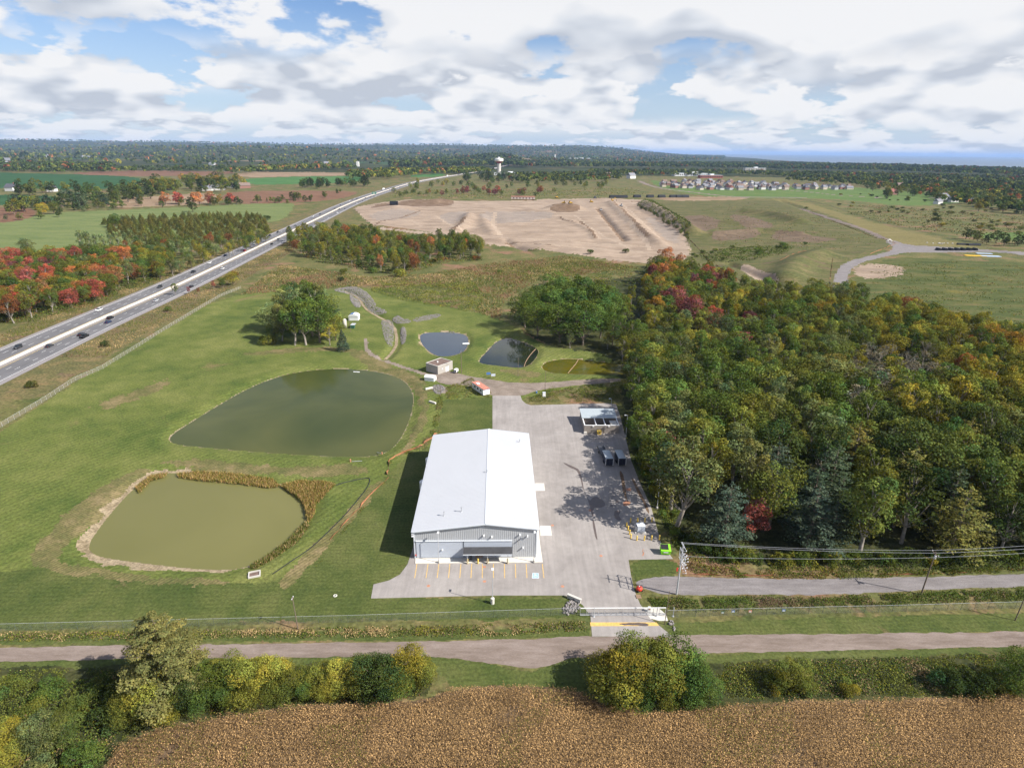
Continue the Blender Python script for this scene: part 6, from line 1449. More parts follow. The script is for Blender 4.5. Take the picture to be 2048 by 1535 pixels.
def wood_pole(p, h, label, arm=2.0, kit=True, lean=(0, 0), rz=0.0, r=0.16):
    t = thing('utility_pole', label, 'utility pole', p, rz)
    b_ = MB(); b_.tube((0, 0, 0), (lean[0], lean[1], h), r, r * 0.65, 8); b_.build('mast', 'pole_wood', t)
    if arm: b_ = MB(); b_.box((lean[0], lean[1], h - 0.5), (0.12, arm, 0.14)); b_.build('crossarm', 'pole_wood', t)
    if kit:
        for y_ in (-arm * 0.45, 0, arm * 0.45): b_ = MB(); b_.lathe([(0.03, 0), (0.1, 0.06), (0.04, 0.14), (0.09, 0.2), (0, 0.28)], 8, (lean[0], lean[1] + y_, h - 0.42)); b_.build('insulator', 'insulator', t)
    return t
ep2 = wood_pole(pb2, 11.5, 'brown wooden power pole right of the track, at the wood edge', 2.2, True, (0.3, 0))
b_ = MB(); b_.lathe([(0, 0), (0.22, 0), (0.22, 0.7), (0, 0.75)], 10, (0.2, -0.35, 10.0)); b_.build('transformer', 'galvanised', ep2)
for dz, dy in ((13.6, 0.0), (13.0, 1.2), (11.2, -1.2)):
    wire((0, dy, dz), (pb2.x - pb.x + 0.3, pb2.y - pb.y + dy * 0.8, 11.2 - (0.4 if dz < 12 else 0)), 0.55, ep)
    wire((0.3, dy * 0.8, 11.2 - (0.4 if dz < 12 else 0)), (pb3.x - pb2.x, pb3.y - pb2.y + dy, 11.4), 0.6, ep2)
wood_pole(G(1329, 1248), 8.2, 'thin leaning wooden pole at the gate slab', 0, False, (0.3, 0.4), r=0.09)
wood_pole(G(2030, 1240), 8.0, 'wooden pole at the right picture edge by the fence', 0, False, (0.4, 0.2), r=0.12)
wood_pole(G(596, 1258), 8.2, 'pale wooden pole in the ditch at the lower left', 0.9, True, (-0.25, 0.2), r=0.11)
wood_pole(G(923, 746), 10.6, 'wooden power pole with transformer beside the pump house', 1.4, True)
wood_pole(G(1036, 752), 8.6, 'plain pole standing in a gravel patch by the dark pond', 0, False, r=0.11)
wood_pole(G(1090, 782), 9.0, 'pole behind the white box at the gravel fork', 0, False, r=0.11)
wood_pole(G(881, 792), 6.6, 'pale pole in the weeds left of the lawn square', 0, False, r=0.1)
wood_pole(G(701, 663), 8.0, 'pole in front of the green box by the grove', 0, False, r=0.11)

# ------------------------------------------------------------------ bin shed, trailers, transformer, containers
def place(name, label, cat, px, py, rz=0, z=0.03, group=None): return thing(name, label, cat, G(px, py, z), rz, group)
sh = place('bin_shed', 'brown block shed with pale roof and open bays at the yard corner', 'shed', 1168, 866, R(1))
W_, D_, Hs = 12.2, 12.5, 3.4
b_ = MB(); b_.box((W_ / 2, 0.12, Hs / 2 - 0.2), (W_, 0.24, Hs - 0.4)); b_.build('front_wall', 'block_wall', sh)
for x_, nm in ((0.12, 'side_wall'), (W_ - 0.12, 'side_wall')): b_ = MB(); b_.box((x_, D_ / 2 + 0.12, Hs / 2 - 0.15), (0.24, D_ - 0.3, Hs - 0.3)); b_.build(nm, 'block_wall', sh)
for x_ in (4.2, 7.4): b_ = MB(); b_.box((x_, 3.15, Hs / 2 - 0.25), (0.2, 5.8, Hs - 0.5)); b_.build('bay_wall', 'block_wall', sh)
b_ = MB(); b_.box((W_ / 2, 6.1, 1.55), (W_ - 0.5, 0.2, 3.1)); b_.build('back_wall', 'block_wall', sh)
for (cx_, cy_, sx_, sy_) in ((W_ / 2, 0.12, W_ + 0.1, 0.34), (0.12, 3.1, 0.34, 5.7), (W_ - 0.12, 3.1, 0.34, 5.7), (4.2, 3.15, 0.3, 5.6), (7.4, 3.15, 0.3, 5.6)):
    b_ = MB(); b_.box((cx_, cy_, 3.07), (sx_, sy_, 0.10)); b_.build('coping', 'white_metal', sh)
b_ = MB(); b_.add([(-0.25, 5.6, 3.35), (W_ + 0.25, 5.6, 3.35), (W_ + 0.25, D_ + 0.3, 3.95), (-0.25, D_ + 0.3, 3.95), (-0.25, 5.6, 3.2), (W_ + 0.25, 5.6, 3.2), (W_ + 0.25, D_ + 0.3, 3.8), (-0.25, D_ + 0.3, 3.8)], [(0, 1, 2, 3), (7, 6, 5, 4), (0, 4, 5, 1), (1, 5, 6, 2), (3, 2, 6, 7), (0, 3, 7, 4)]); b_.build('roof', 'shed_roof', sh)
b_ = MB(); b_.box((10.6, 2.8, 2.75), (2.4, 3.6, 0.12)); b_.build('bay_cover', 'concrete', sh)
for x_ in (3.1, 8.6): b_ = MB(); b_.box((x_, -0.12, 2.7), (0.6, 0.26, 0.2)); b_.build('wall_lamp', 'white_metal', sh)
b_ = MB(); b_.box((0.4, -0.4, 0.35), (1.0, 0.7, 0.7)); b_.build('step', 'concrete', sh)
ys_ = place('grit_bin', 'small yellow bin standing before the block shed', 'bin', 1198, 868, R(3))
b_ = MB(); b_.box((0, 0, 0.65), (1.25, 0.9, 1.1), top=1.15); b_.build('tub', 'bollard_yellow', ys_); b_ = MB(); b_.box((0, -0.02, 1.28), (1.5, 1.1, 0.14)); b_.build('lid', 'bollard_yellow', ys_)
b_ = MB(); b_.box((0.1, -0.54, 0.75), (0.6, 0.03, 0.4)); b_.build('notice', 'dark_steel', ys_)
def wheelm(r=0.36, w=0.25):
    mb = MB(); mb.tube((0, -w / 2, 0), (0, w / 2, 0), r, n=12); return mb
def enclosed_trailer(px, py, rz, label):
    t = place('cargo_trailer', label, 'trailer', px, py, rz, group='dark trailers in the yard')
    b_ = MB(); b_.box((0, 3.0, 1.65), (2.3, 5.6, 2.3)); body = b_.build('body', 'navy', t)
    b_ = MB(); b_.add([(-1.15, 5.8, 0.5), (1.15, 5.8, 0.5), (0, 6.5, 0.5), (-1.15, 5.8, 2.8), (1.15, 5.8, 2.8), (0, 6.5, 2.7)], [(0, 2, 5, 3), (2, 1, 4, 5), (3, 5, 4), (0, 1, 2)]); b_.build('nose', 'navy', t)
    b_ = MB(); b_.add([(-1.2, 0.15, 2.82), (1.2, 0.15, 2.82), (1.2, 5.85, 2.82), (-1.2, 5.85, 2.82), (-0.5, 0.15, 2.92), (0.5, 0.15, 2.92), (0.5, 5.85, 2.92), (-0.5, 5.85, 2.92)], [(0, 1, 5, 4), (4, 5, 6, 7), (1, 2, 6, 5), (3, 0, 4, 7), (2, 3, 7, 6)]); b_.build('roof', 'shed_roof', t)
    for x_ in (-1.17, 1.17): b_ = MB(); b_.box((x_, 0.19, 1.65), (0.1, 0.12, 2.3)); b_.build('corner_post', 'white_metal', t)
    for x_ in (-1.2, 1.2):
        for y_ in (2.6, 3.4): w_ = MB(); w_.tube((x_ - 0.1, y_, 0.36), (x_ + 0.1, y_, 0.36), 0.36, n=12); w_.build('wheel', 'rubber', t)
    b_ = MB(); b_.tube((0, 6.3, 0.55), (0, 7.4, 0.5), 0.06, n=6); b_.build('drawbar', 'dark_steel', t)
    b_ = MB(); b_.box((0, 0.18, 1.65), (0.04, 0.03, 2.1)); b_.box((0, 0.17, 0.75), (1.9, 0.03, 0.05)); b_.build('rear_door_bars', 'dark_steel', t)
enclosed_trailer(1218.5, 933.5, R(4), 'dark blue box trailer with pale roof, left of the pair')
enclosed_trailer(1244, 933, R(4), 'dark blue box trailer with pale roof, right of the pair')
def flat_trailer(px, py, rz, label):
    t = place('flatbed_trailer', label, 'trailer', px, py, rz)
    b_ = MB(); b_.box((0, 3, 0.75), (2.2, 6.2, 0.16)); b_.build('deck', 'dark_steel', t)
    for x_ in (-1.05, 1.05): b_ = MB(); b_.box((x_, 3, 1.1), (0.08, 6.2, 0.5)); b_.build('side_rail', 'dark_steel', t)
    for x_ in (-1.2, 1.2): w_ = MB(); w_.tube((x_ - 0.1, 3, 0.36), (x_ + 0.1, 3, 0.36), 0.36, n=12); w_.build('wheel', 'rubber', t)
    b_ = MB(); b_.tube((0, -0.1, 0.6), (0, -1.3, 0.55), 0.06, n=6); b_.build('drawbar', 'dark_steel', t)
flat_trailer(1209, 914, R(6), 'low dark flat trailer behind the box trailers, in tree shade')
tx = place('transformer', 'grey padmounted transformer inside the ring of yellow bollards', 'transformer', 1279.5, 1061, R(2))
b_ = MB(); b_.box((0, 0, 0.1), (2.9, 2.6, 0.2)); b_.build('pad', 'concrete', tx); b_ = MB(); b_.box((0.1, 0, 1.05), (2.0, 1.7, 1.7)); bo_ = b_.build('cabinet', 'galvanised', tx)
b_ = MB(); b_.box((0.1, 0, 1.94), (2.1, 1.8, 0.1)); b_.build('lid', 'trim_light', tx)
for x_ in (-0.4, 0.6): b_ = MB(); b_.box((x_, -0.88, 1.05), (0.9, 0.05, 1.5)); b_.build('door', 'panel_light', bo_)
for i in range(6): b_ = MB(); b_.box((-1.05 - 0.14, -0.6 + i * 0.24, 1.1), (0.4, 0.05, 1.1)); b_.build('cooling_fin', 'galvanised', tx)
ring = [(1253, 1053, 'left side, upper'), (1256, 1060, 'left side, second'), (1259, 1068, 'left side, third'), (1261.5, 1076, 'left front corner'), (1273.5, 1080, 'front row, first from left'), (1288.5, 1080, 'front row, second from left'), (1303, 1079.5, 'front row, third from left'), (1318.5, 1079, 'front row, last on right'), (1261, 1044, 'back row, first from left'), (1275, 1043.5, 'back row, second from left'), (1289.5, 1043.5, 'back row, third from left'), (1303.5, 1043, 'back row, last on right')]
for x_, y_, w_ in ring: bollard(G(x_, y_, 0.03), 'yellow bollard round the transformer, ' + w_, 'bollards round the transformer')
db = place('dumpster', 'lime green dumpster with black lid at the yard corner', 'dumpster', 1330, 1106, R(-4))
b_ = MB(); b_.add([(-0.9, -0.6, 0.2), (0.9, -0.6, 0.2), (0.9, 0.75, 0.2), (-0.9, 0.75, 0.2), (-0.95, -0.75, 1.1), (0.95, -0.75, 1.1), (0.95, 0.8, 1.65), (-0.95, 0.8, 1.65)], [(0, 3, 2, 1), (0, 1, 5, 4), (1, 2, 6, 5), (2, 3, 7, 6), (3, 0, 4, 7), (4, 5, 6, 7)]); b_.build('tub', 'lime_green', db); db.scale = (1.25, 1.25, 1.25)
b_ = MB(); b_.add([(-0.9, -0.45, 1.27), (0.55, -0.45, 1.27), (0.55, 0.7, 1.68), (-0.9, 0.7, 1.68), (-0.9, -0.45, 1.2), (0.55, -0.45, 1.2), (0.55, 0.7, 1.6), (-0.9, 0.7, 1.6)], [(0, 1, 2, 3), (7, 6, 5, 4), (0, 4, 5, 1), (1, 5, 6, 2), (2, 6, 7, 3), (3, 7, 4, 0)]); b_.build('lid', 'rubber', db)
for x_ in (-0.97, 0.97): b_ = MB(); b_.box((x_, 0.0, 0.95), (0.12, 1.3, 0.12)); b_.build('fork_pocket', 'lime_green', db)
b_ = MB(); b_.box((0, -0.712, 0.75), (0.9, 0.02, 0.25)); b_.build('lettering', 'line_white', db)
fd = place('fuel_drum', 'round red drum with dark wheels beside the driveway', 'drum', 1278, 1181, R(20), 0.0)
b_ = MB(); b_.lathe([(0, 0.25), (0.62, 0.28), (0.72, 0.6), (0.66, 0.95), (0.35, 1.15), (0, 1.2)], 18); b_.build('tank', 'red_plastic', fd, smooth=True)
for x_ in (-0.55, 0.55): w_ = MB(); w_.tube((x_ - 0.08, -0.35, 0.28), (x_ + 0.08, -0.35, 0.28), 0.28, n=12); w_.build('wheel', 'rubber', fd)
b_ = MB(); b_.tube((0, 0, 1.15), (0, 0, 1.3), 0.12, n=8); b_.build('cap', 'line_white', fd)
pl_ = place('pallet', 'small wooden pallet lying on the driveway edge', 'pallet', 1277, 1193, R(5), 0.03)
for i in range(5): b_ = MB(); b_.box((0, -0.5 + i * 0.25, 0.13), (1.1, 0.18, 0.025)); b_.build('board', 'wood', pl_)
for x_ in (-0.48, 0, 0.48): b_ = MB(); b_.box((x_, 0, 0.06), (0.09, 1.1, 0.1)); b_.build('runner', 'wood', pl_)
mk_ = place('marker_flag', 'red flag marker beside the steel power pole', 'marker', 1353, 1146, 0, 0)
b_ = MB(); b_.tube((0, 0, 0), (0, 0, 1.7), 0.04, n=6); b_.build('stake', 'wood', mk_); b_ = MB(); b_.box((0.05, 0, 1.15), (0.35, 0.1, 1.0)); b_.build('flag', 'red_plastic', mk_)
for px, py, mt, lb in [(1466, 1221, 'blue_tarp', 'small blue sign on the fence, left one'), (1567, 1219, 'blue_tarp', 'small blue sign on the fence, right one'), (1445, 1223, 'dark_green', 'small green sign on the fence'), (1500, 1221, 'trailer_red', 'small red sign on the fence')]:
    p = G(px, py, 1.2); t = thing('fence_sign', lb, 'sign', p); b_ = MB(); b_.box((0, -0.12, 0), (0.7, 0.03, 0.6)); b_.build('board', mt, t); b_ = MB(); b_.box((0, -0.14, -0.08), (0.5, 0.012, 0.25)); b_.build('print', 'line_white', t)
# ------------------------------------------------------------------ pump house and its neighbours
p0, p1, p2 = G(876, 749), G(905.5, 738), G(851, 747)
ph_ = thing('pump_house', 'beige block pump house with flat brown roof by the ponds', 'building', p0, math.atan2(p1.y - p0.y, p1.x - p0.x))
a_ = (p1 - p0).length; bdir = Matrix.Rotation(-ph_.rotation_euler[2], 3, 'Z') @ (p2 - p0); bl = 7.4
def pbox(c, d, name, mat, par=ph_): b_ = MB(); b_.box(c, d); return b_.build(name, mat, par)
for c, d in (((a_ / 2, 0.12, 1.9), (a_, 0.24, 3.8)), ((a_ / 2, bl - 0.12, 1.9), (a_, 0.24, 3.8)), ((0.12, bl / 2, 1.895), (0.24, bl - 0.5, 3.78)), ((a_ - 0.12, bl / 2, 1.895), (0.24, bl - 0.5, 3.78))): pbox(c, d, 'wall', 'pump_wall')
pbox((a_ / 2, bl / 2, 3.62), (a_ - 0.5, bl - 0.5, 0.2), 'roof', 'tar_roof')
for c, d in (((a_ / 2, 0.12, 3.86), (a_ + 0.1, 0.36, 0.12)), ((a_ / 2, bl - 0.12, 3.86), (a_ + 0.1, 0.36, 0.12)), ((0.12, bl / 2, 3.855), (0.36, bl - 0.6, 0.12)), ((a_ - 0.12, bl / 2, 3.855), (0.36, bl - 0.6, 0.12))): pbox(c, d, 'coping', 'concrete')
dd = pbox((a_ * 0.62, -0.03, 1.15), (1.9, 0.08, 2.3), 'door', 'door_white'); pbox((a_ * 0.62, -0.08, 1.15), (0.05, 0.03, 2.2), 'door_seam', 'galvanised', dd)
pbox((a_ * 0.3, -0.03, 2.0), (0.8, 0.06, 0.8), 'louvre', 'galvanised')
b_ = MB(); b_.lathe([(0.28, 0), (0.28, 0.35), (0.4, 0.4), (0.3, 0.6), (0, 0.65)], 12, (a_ * 0.42, bl * 0.55, 3.72)); b_.build('roof_vent', 'white_metal', ph_)
st_ = thing('storage_shed', 'small white metal shed before the pump house', 'shed', G(861, 760), math.atan2(p1.y - p0.y, p1.x - p0.x) - R(90) + R(22))
q = [(0, 0), (4.6, 0)]; prof = [(-1.35, 0.05), (-1.35, 1.7), (-0.85, 2.15), (0, 2.3), (0.85, 2.15), (1.35, 1.7), (1.35, 0.05)]
b_ = MB(); b_.extr(prof[:2] + prof[-2:], -2.2, 2.2); b_.build('wall', 'white_metal', st_)
b_ = MB(); b_.extr([(-1.42, 1.68), (-0.88, 2.2), (0, 2.36), (0.88, 2.2), (1.42, 1.68), (0.85, 2.1), (0, 2.26), (-0.85, 2.1)], -2.3, 2.3); b_.build('roof', 'white_metal', st_)
b_ = MB(); b_.box((2.22, 0, 0.95), (0.05, 1.3, 1.7)); b_.build('door', 'trim_light', st_)
gen = place('generator', 'white tow-behind generator beside the pump house', 'generator', 912, 745, R(70), 0)
b_ = MB(); b_.box((0, 0, 1.15), (2.4, 1.3, 1.2), top=0.93); b_.build('canopy', 'white_metal', gen); b_ = MB(); b_.box((0, 0, 0.48), (2.6, 1.2, 0.14)); b_.build('chassis', 'rubber', gen)
for y_ in (-0.7, 0.7): w_ = MB(); w_.tube((0.1, y_ - 0.1, 0.34), (0.1, y_ + 0.1, 0.34), 0.34, n=12); w_.build('wheel', 'rubber', gen)
b_ = MB(); b_.tube((1.3, 0, 0.5), (2.2, 0, 0.45), 0.05, n=6); b_.build('drawbar', 'dark_steel', gen)
for y_ in (-0.4, 0.4): b_ = MB(); b_.box((-1.17, y_, 1.15), (0.05, 0.6, 0.8)); b_.build('grille', 'dark_steel', gen)
ot = thing('office_trailer', 'old white trailer with peeling red roof at the gravel fork', 'trailer', G(974, 791), R(122))
b_ = MB(); b_.box((5.2, 0, 1.5), (9.6, 2.9, 2.4)); b_.build('body', 'white_metal', ot); b_ = MB(); b_.box((5.2, 0, 2.78), (9.9, 3.1, 0.16)); b_.build('roof', 'trailer_red', ot)
b_ = MB(); b_.box((5.2, 0, 2.62), (9.86, 3.06, 0.14)); b_.build('trim_band', 'blue_tarp', ot); b_ = MB(); b_.box((7.2, 0.2, 2.95), (1.6, 1.2, 0.2)); b_.build('roof_patch', 'white_metal', ot)
for x_ in (2.5, 5, 7.5): b_ = MB(); b_.box((x_, 1.47, 1.7), (1.0, 0.05, 0.8)); b_.build('window', 'glass_dark', ot)
b_ = MB(); b_.box((5.2, 0, 0.22), (9.2, 2.5, 0.3)); b_.build('skirt', 'dark_steel', ot)
for px, py, c, lb in [(977, 754, 'blue_tarp', 'blue notice board on posts by the dark pond, left one'), (986.5, 757, 'panel_light', 'pale blue notice board on posts by the dark pond, right one')]:
    t = place('notice_board', lb, 'sign', px, py, R(12), 0)
    for x_ in (-0.7, 0.7): b_ = MB(); b_.box((x_, 0, 1.0), (0.1, 0.1, 2.0)); b_.build('post', 'wood', t)
    b_ = MB(); b_.box((0, -0.08, 1.75), (1.8, 0.06, 1.1)); b_.build('board', c, t)
wb = place('valve_box', 'white tapered box at the gravel fork', 'box', 1088, 793, R(5), 0)
b_ = MB(); b_.box((0, 0, 0.9), (1.3, 1.1, 1.8), top=0.8); b_.build('housing', 'white_metal', wb); b_ = MB(); b_.box((0, 0, 1.84), (1.2, 1.0, 0.1)); b_.build('lid', 'trim_light', wb)
bd = place('plastic_drum', 'small blue drum in the weeds beside the white box', 'drum', 1073, 786, 0, 0); b_ = MB(); b_.lathe([(0, 0), (0.3, 0), (0.32, 0.3), (0.3, 0.45), (0.32, 0.6), (0.3, 0.9), (0, 0.92)], 12); b_.build('barrel', 'blue_tarp', bd); b_ = MB(); b_.lathe([(0.1, 0.92), (0.1, 0.97), (0, 0.97)], 8); b_.build('bung', 'line_white', bd)
for px, py, rz, lb in [(865, 806, 55, 'pale concrete slab lying in the weeds left of the lawn square'), (858, 778, 125, 'pale concrete slab on the grass behind the white shed')]:
    t = place('concrete_slab', lb, 'slab', px, py, R(rz - 90), 0); b_ = MB(); b_.box((0, 0, 0.45), (3.4, 0.7, 0.6), top=0.92); b_.build('block', 'concrete_pale', t); b_ = MB(); b_.box((0, 0, 0.1), (3.0, 0.5, 0.2)); b_.build('skid', 'wood', t)
# tent, container and boxes by the grove
tn = place('storage_tent', 'white and blue storage tent roof on a container beside the grove', 'tent', 707, 641, R(0), 0)
b_ = MB(); b_.box((0, 2.0, 1.25), (5.4, 4.0, 2.5)); b_.build('container', 'white_metal', tn)
arc = [(math.cos(t) * 2.9, 2.3 + math.sin(t) * 1.6) for t in np.linspace(math.pi, 0, 9)]
for k_, (i0, i1, mt) in enumerate(((0, 4, 'blue_tarp'), (4, 8, 'white_metal'))):
    b_ = MB()
    for i in range(i0, i1):
        (xa, za), (xb, zb) = arc[i], arc[i + 1]; b_.add([(xa, -0.2, za), (xb, -0.2, zb), (xb, 4.2, zb), (xa, 4.2, za)], [(0, 1, 2, 3)])
    b_.build('roof_panel', mt, tn)
b_ = MB(); b_.add([(x, -0.18, z) for x, z in arc] , [tuple(range(len(arc)))[::-1]]); b_.build('gable', 'white_metal', tn)
gx = place('electrical_box', 'dark green box with pale lid in front of the storage tent', 'box', 705.5, 656, R(0), 0)
b_ = MB(); b_.box((0, 0, 0.9), (2.2, 2.0, 1.8)); b_.build('cabinet', 'dark_green', gx); b_ = MB(); b_.box((0, 1.6, 1.8), (2.3, 4.2, 0.12)); b_.build('lid', 'sage_lid' if 'sage_lid' in M else 'galvanised', gx)
wt = place('water_tank', 'tall pale tank standing against the grove', 'tank', 690, 656, 0, 0); b_ = MB(); b_.lathe([(0, 0), (1.1, 0), (1.1, 4.6), (0.8, 5.1), (0, 5.3)], 16); b_.build('shell', 'concrete_pale', wt, smooth=True); b_ = MB(); b_.lathe([(1.13, 2.3), (1.13, 2.5)], 16); b_.build('hoop', 'galvanised', wt)
# dock, booms, pump intake and pipes at the ponds
dk = thing('floating_dock', 'small white floating dock in the blue grey pond', 'dock', G(932, 688, ZW), R(10)); b_ = MB(); b_.box((0, 0, 0.28), (3.4, 2.2, 0.12)); b_.build('deck', 'white_metal', dk)
for x_ in (-1.2, 1.2): b_ = MB(); b_.tube((x_, -1.2, 0.08), (x_, 1.2, 0.08), 0.25, n=8); b_.build('float', 'dark_steel', dk)
def boom(pts, label):
    P = [G(*p, ZW + 0.08) for p in pts]; c = P[0]; t = thing('floating_boom', label, 'boom', c); 
    for i in range(len(P) - 1): b_ = MB(); b_.tube(P[i] - c, P[i] - c + (P[i + 1] - P[i]) * 0.985, 0.16, n=6); b_.build('float', 'wood', t)
boom([(1071, 698), (1066, 703), (1060, 710), (1055, 717), (1051, 724), (1048, 733)], 'tan floating boom across the corner of the dark pond')
boom([(1156.5, 719), (1151, 728), (1144, 736), (1139, 742), (1136, 746)], 'tan floating boom across the olive pond')
def hose(pts, r, mat, label, name='hose', z=0.1):
    L_ = smooth_line([tuple(G(*p)) for p in pts], 2); b_ = MB(); c = Vector(L_[0])
    for i in range(len(L_) - 1):
        a, b2 = Vector(L_[i]), Vector(L_[i + 1]); a.z = hz(a.x, a.y) + z; b2.z = hz(b2.x, b2.y) + z; b_.tube(a, b2, r, n=6, cap=False)
    o = b_.build(name, mat); tag(o, label, 'pipe'); return o
hose([(672,970),(700,962),(725,957),(742,955),(735,975),(715,1000),(690,1030),(660,1060),(620,1098),(585,1120),(545,1148)], 0.11, 'pipe_black', 'long black pipe running along the bank from the brown pond')
ip = thing('intake_pipe', 'thin metal intake pipe with red valve at the green pond', 'pipe', G(764, 908)); b_ = MB(); b_.tube((0, 0, 0.4), (-2.2, 2.6, -0.7), 0.08, n=6); b_.build('tube', 'galvanised', ip); b_ = MB(); b_.lathe([(0.22, 0), (0.22, 0.7), (0.1, 0.8), (0, 0.8)], 10); b_.build('valve', 'rust_mark', ip)
wo_ = place('white_float', 'white float drifting at the far shore of the green pond', 'float', 713, 744, R(-8), ZW); b_ = MB(); b_.tube((-1.4, 0, 0.1), (1.4, 0, 0.1), 0.22, n=8); b_.build('tube', 'white_metal', wo_); b_ = MB(); b_.box((0, 0, 0.3), (0.5, 0.3, 0.12)); b_.build('handle', 'galvanised', wo_)
hb_ = place('red_hydrant', 'small red hydrant on the bank below the green pond', 'hydrant', 701, 923, 0, 0); b_ = MB(); b_.lathe([(0.25, 0), (0.2, 0.1), (0.18, 0.8), (0.24, 0.85), (0.1, 1.05), (0, 1.1)], 10); b_.build('barrel', 'rust_mark', hb_); b_ = MB(); b_.tube((-0.3, 0, 0.6), (0.3, 0, 0.6), 0.09, n=8); b_.build('nozzle', 'rust_mark', hb_); b_ = MB(); b_.tube((0.5, 0, 0.15), (3.6, 0.4, 0.15), 0.06, n=6); b_.build('hose', 'galvanised', hb_)
hp = place('manhole_frame', 'open concrete chamber frame on the grass below the brown pond', 'manhole', 509, 1149, R(20), 0)
for c, d in (((0, 0.95, 0.2), (2.6, 0.25, 0.4)), ((0, -0.95, 0.2), (2.6, 0.25, 0.4)), ((-1.2, 0, 0.195), (0.25, 1.6, 0.38)), ((1.2, 0, 0.195), (0.25, 1.6, 0.38))): b_ = MB(); b_.box(c, d); b_.build('kerb', 'concrete', hp)
b_ = MB(); b_.box((0, 0, 0.12), (2.1, 1.6, 0.06)); b_.build('grate', 'tar_roof', hp)
tr_o = place('tyre', 'pale ring lying on the grass left of the parking area', 'ring', 670.5, 1191, 0, 0); b_ = MB(); b_.lathe([(0.28, 0.0), (0.42, 0.03), (0.45, 0.1), (0.40, 0.17), (0.28, 0.18), (0.26, 0.1), (0.28, 0.0)], 18); b_.build('ring', 'concrete_pale', tr_o); b_ = MB(); b_.lathe([(0.27, 0.02), (0.0, 0.02)], 14); b_.build('centre', 'dark_green', tr_o)
# ------------------------------------------------------------------ traffic
def objcol_mat(name, rough=0.35, spec=0.5):
    m, N, L = nmat(name); oi = node(N, 'ShaderNodeObjectInfo'); n = noise(N, L, wpos(N), 0.6, 3, 0.6)
    finish(N, L, mixc(N, L, 1.0, oi.outputs['Color'], ramp(N, L, n, [(0.3, 0.92), (0.7, 1.08)]), 'MULTIPLY'), rough, spec=spec)
objcol_mat('car_paint'); objcol_mat('house_wall', 0.85, 0.2); objcol_mat('house_roof', 0.9, 0.1)
paint('lamp_red', (0.5, 0.02, 0.02), 0.3); paint('lamp_clear', (0.8, 0.8, 0.75), 0.2)
def loft(sections, m=0):
    """sections: (x, halfwidth, z0, z1, topscale)"""
    mb = MB(); V = []
    for x, w, z0, z1, ts in sections: V += [(x, -w, z0), (x, w, z0), (x, w * ts, z1), (x, -w * ts, z1)]
    Fc = []
    for i in range(len(sections) - 1):
        a, b = 4 * i, 4 * i + 4
        for k in range(4): Fc.append((a + k, a + (k + 1) % 4, b + (k + 1) % 4, b + k))
    Fc += [(3, 2, 1, 0), tuple(4 * (len(sections) - 1) + k for k in range(4))]
    return mb.add(V, Fc, m)
CAR = {}
def car_kind(key, body, cab, glass, wb, r=0.33, L_=4.6, W_=0.9):
    d = {'body': loft(body), 'glass': loft(glass), 'roof': loft(cab)}
    wh = []
    for x in wb:
        for s in (-1, 1): w = MB(); w.tube((x, s * (W_ - 0.22), r), (x, s * W_, r), r, n=12); wh.append(w)
    hl = [MB().box((L_ / 2 - 0.02, s * 0.62, 0.68), (0.1, 0.35, 0.14)) for s in (-1, 1)]; tl = [MB().box((-L_ / 2 + 0.02, s * 0.66, 0.78), (0.1, 0.3, 0.16)) for s in (-1, 1)]
    CAR[key] = dict(body=d['body'].mesh('body', 'car_paint'), roof=d['roof'].mesh('roof', 'car_paint'), glass=d['glass'].mesh('windows', 'glass_dark'), wheel=[w.mesh('wheel', 'rubber') for w in wh], head=[w.mesh('headlight', 'lamp_clear') for w in hl], tail=[w.mesh('tail_light', 'lamp_red') for w in tl])
car_kind('sedan', [(-2.3, 0.82, 0.35, 0.82, 0.95), (-2.0, 0.9, 0.25, 0.95, 0.96), (-0.9, 0.91, 0.22, 0.98, 0.95), (1.0, 0.91, 0.22, 0.95, 0.95), (2.0, 0.88, 0.25, 0.80, 0.92), (2.3, 0.78, 0.35, 0.66, 0.92)], [(-1.05, 0.66, 1.38, 1.44, 0.95), (0.25, 0.66, 1.40, 1.47, 0.95)], [(-1.95, 0.80, 0.93, 0.97, 0.98), (-1.05, 0.82, 0.95, 1.40, 0.82), (0.25, 0.82, 0.95, 1.42, 0.82), (1.15, 0.80, 0.92, 0.96, 0.98)], (-1.35, 1.4))
car_kind('suv', [(-2.3, 0.86, 0.4, 1.02, 0.96), (-1.9, 0.94, 0.3, 1.08, 0.96), (1.0, 0.95, 0.28, 1.06, 0.95), (2.0, 0.92, 0.3, 0.95, 0.92), (2.35, 0.82, 0.42, 0.8, 0.92)], [(-2.0, 0.72, 1.64, 1.72, 0.95), (0.2, 0.72, 1.66, 1.74, 0.95)], [(-2.25, 0.84, 1.03, 1.1, 0.98), (-2.0, 0.86, 1.05, 1.67, 0.84), (0.2, 0.86, 1.05, 1.69, 0.84), (1.15, 0.84, 1.02, 1.08, 0.98)], (-1.4, 1.42), 0.37, 4.65, 0.95)
car_kind('pickup', [(-2.9, 0.93, 0.45, 1.1, 0.98), (-0.9, 0.95, 0.4, 1.1, 0.98), (1.4, 0.96, 0.38, 1.12, 0.95), (2.5, 0.94, 0.4, 1.05, 0.92), (2.85, 0.86, 0.5, 0.95, 0.92)], [(-0.75, 0.74, 1.74, 1.82, 0.95), (0.85, 0.74, 1.76, 1.84, 0.95)], [(-0.9, 0.86, 1.1, 1.74, 0.86), (0.85, 0.88, 1.12, 1.78, 0.84), (1.6, 0.86, 1.08, 1.14, 0.98)], (-1.8, 1.9), 0.4, 5.7, 0.97)
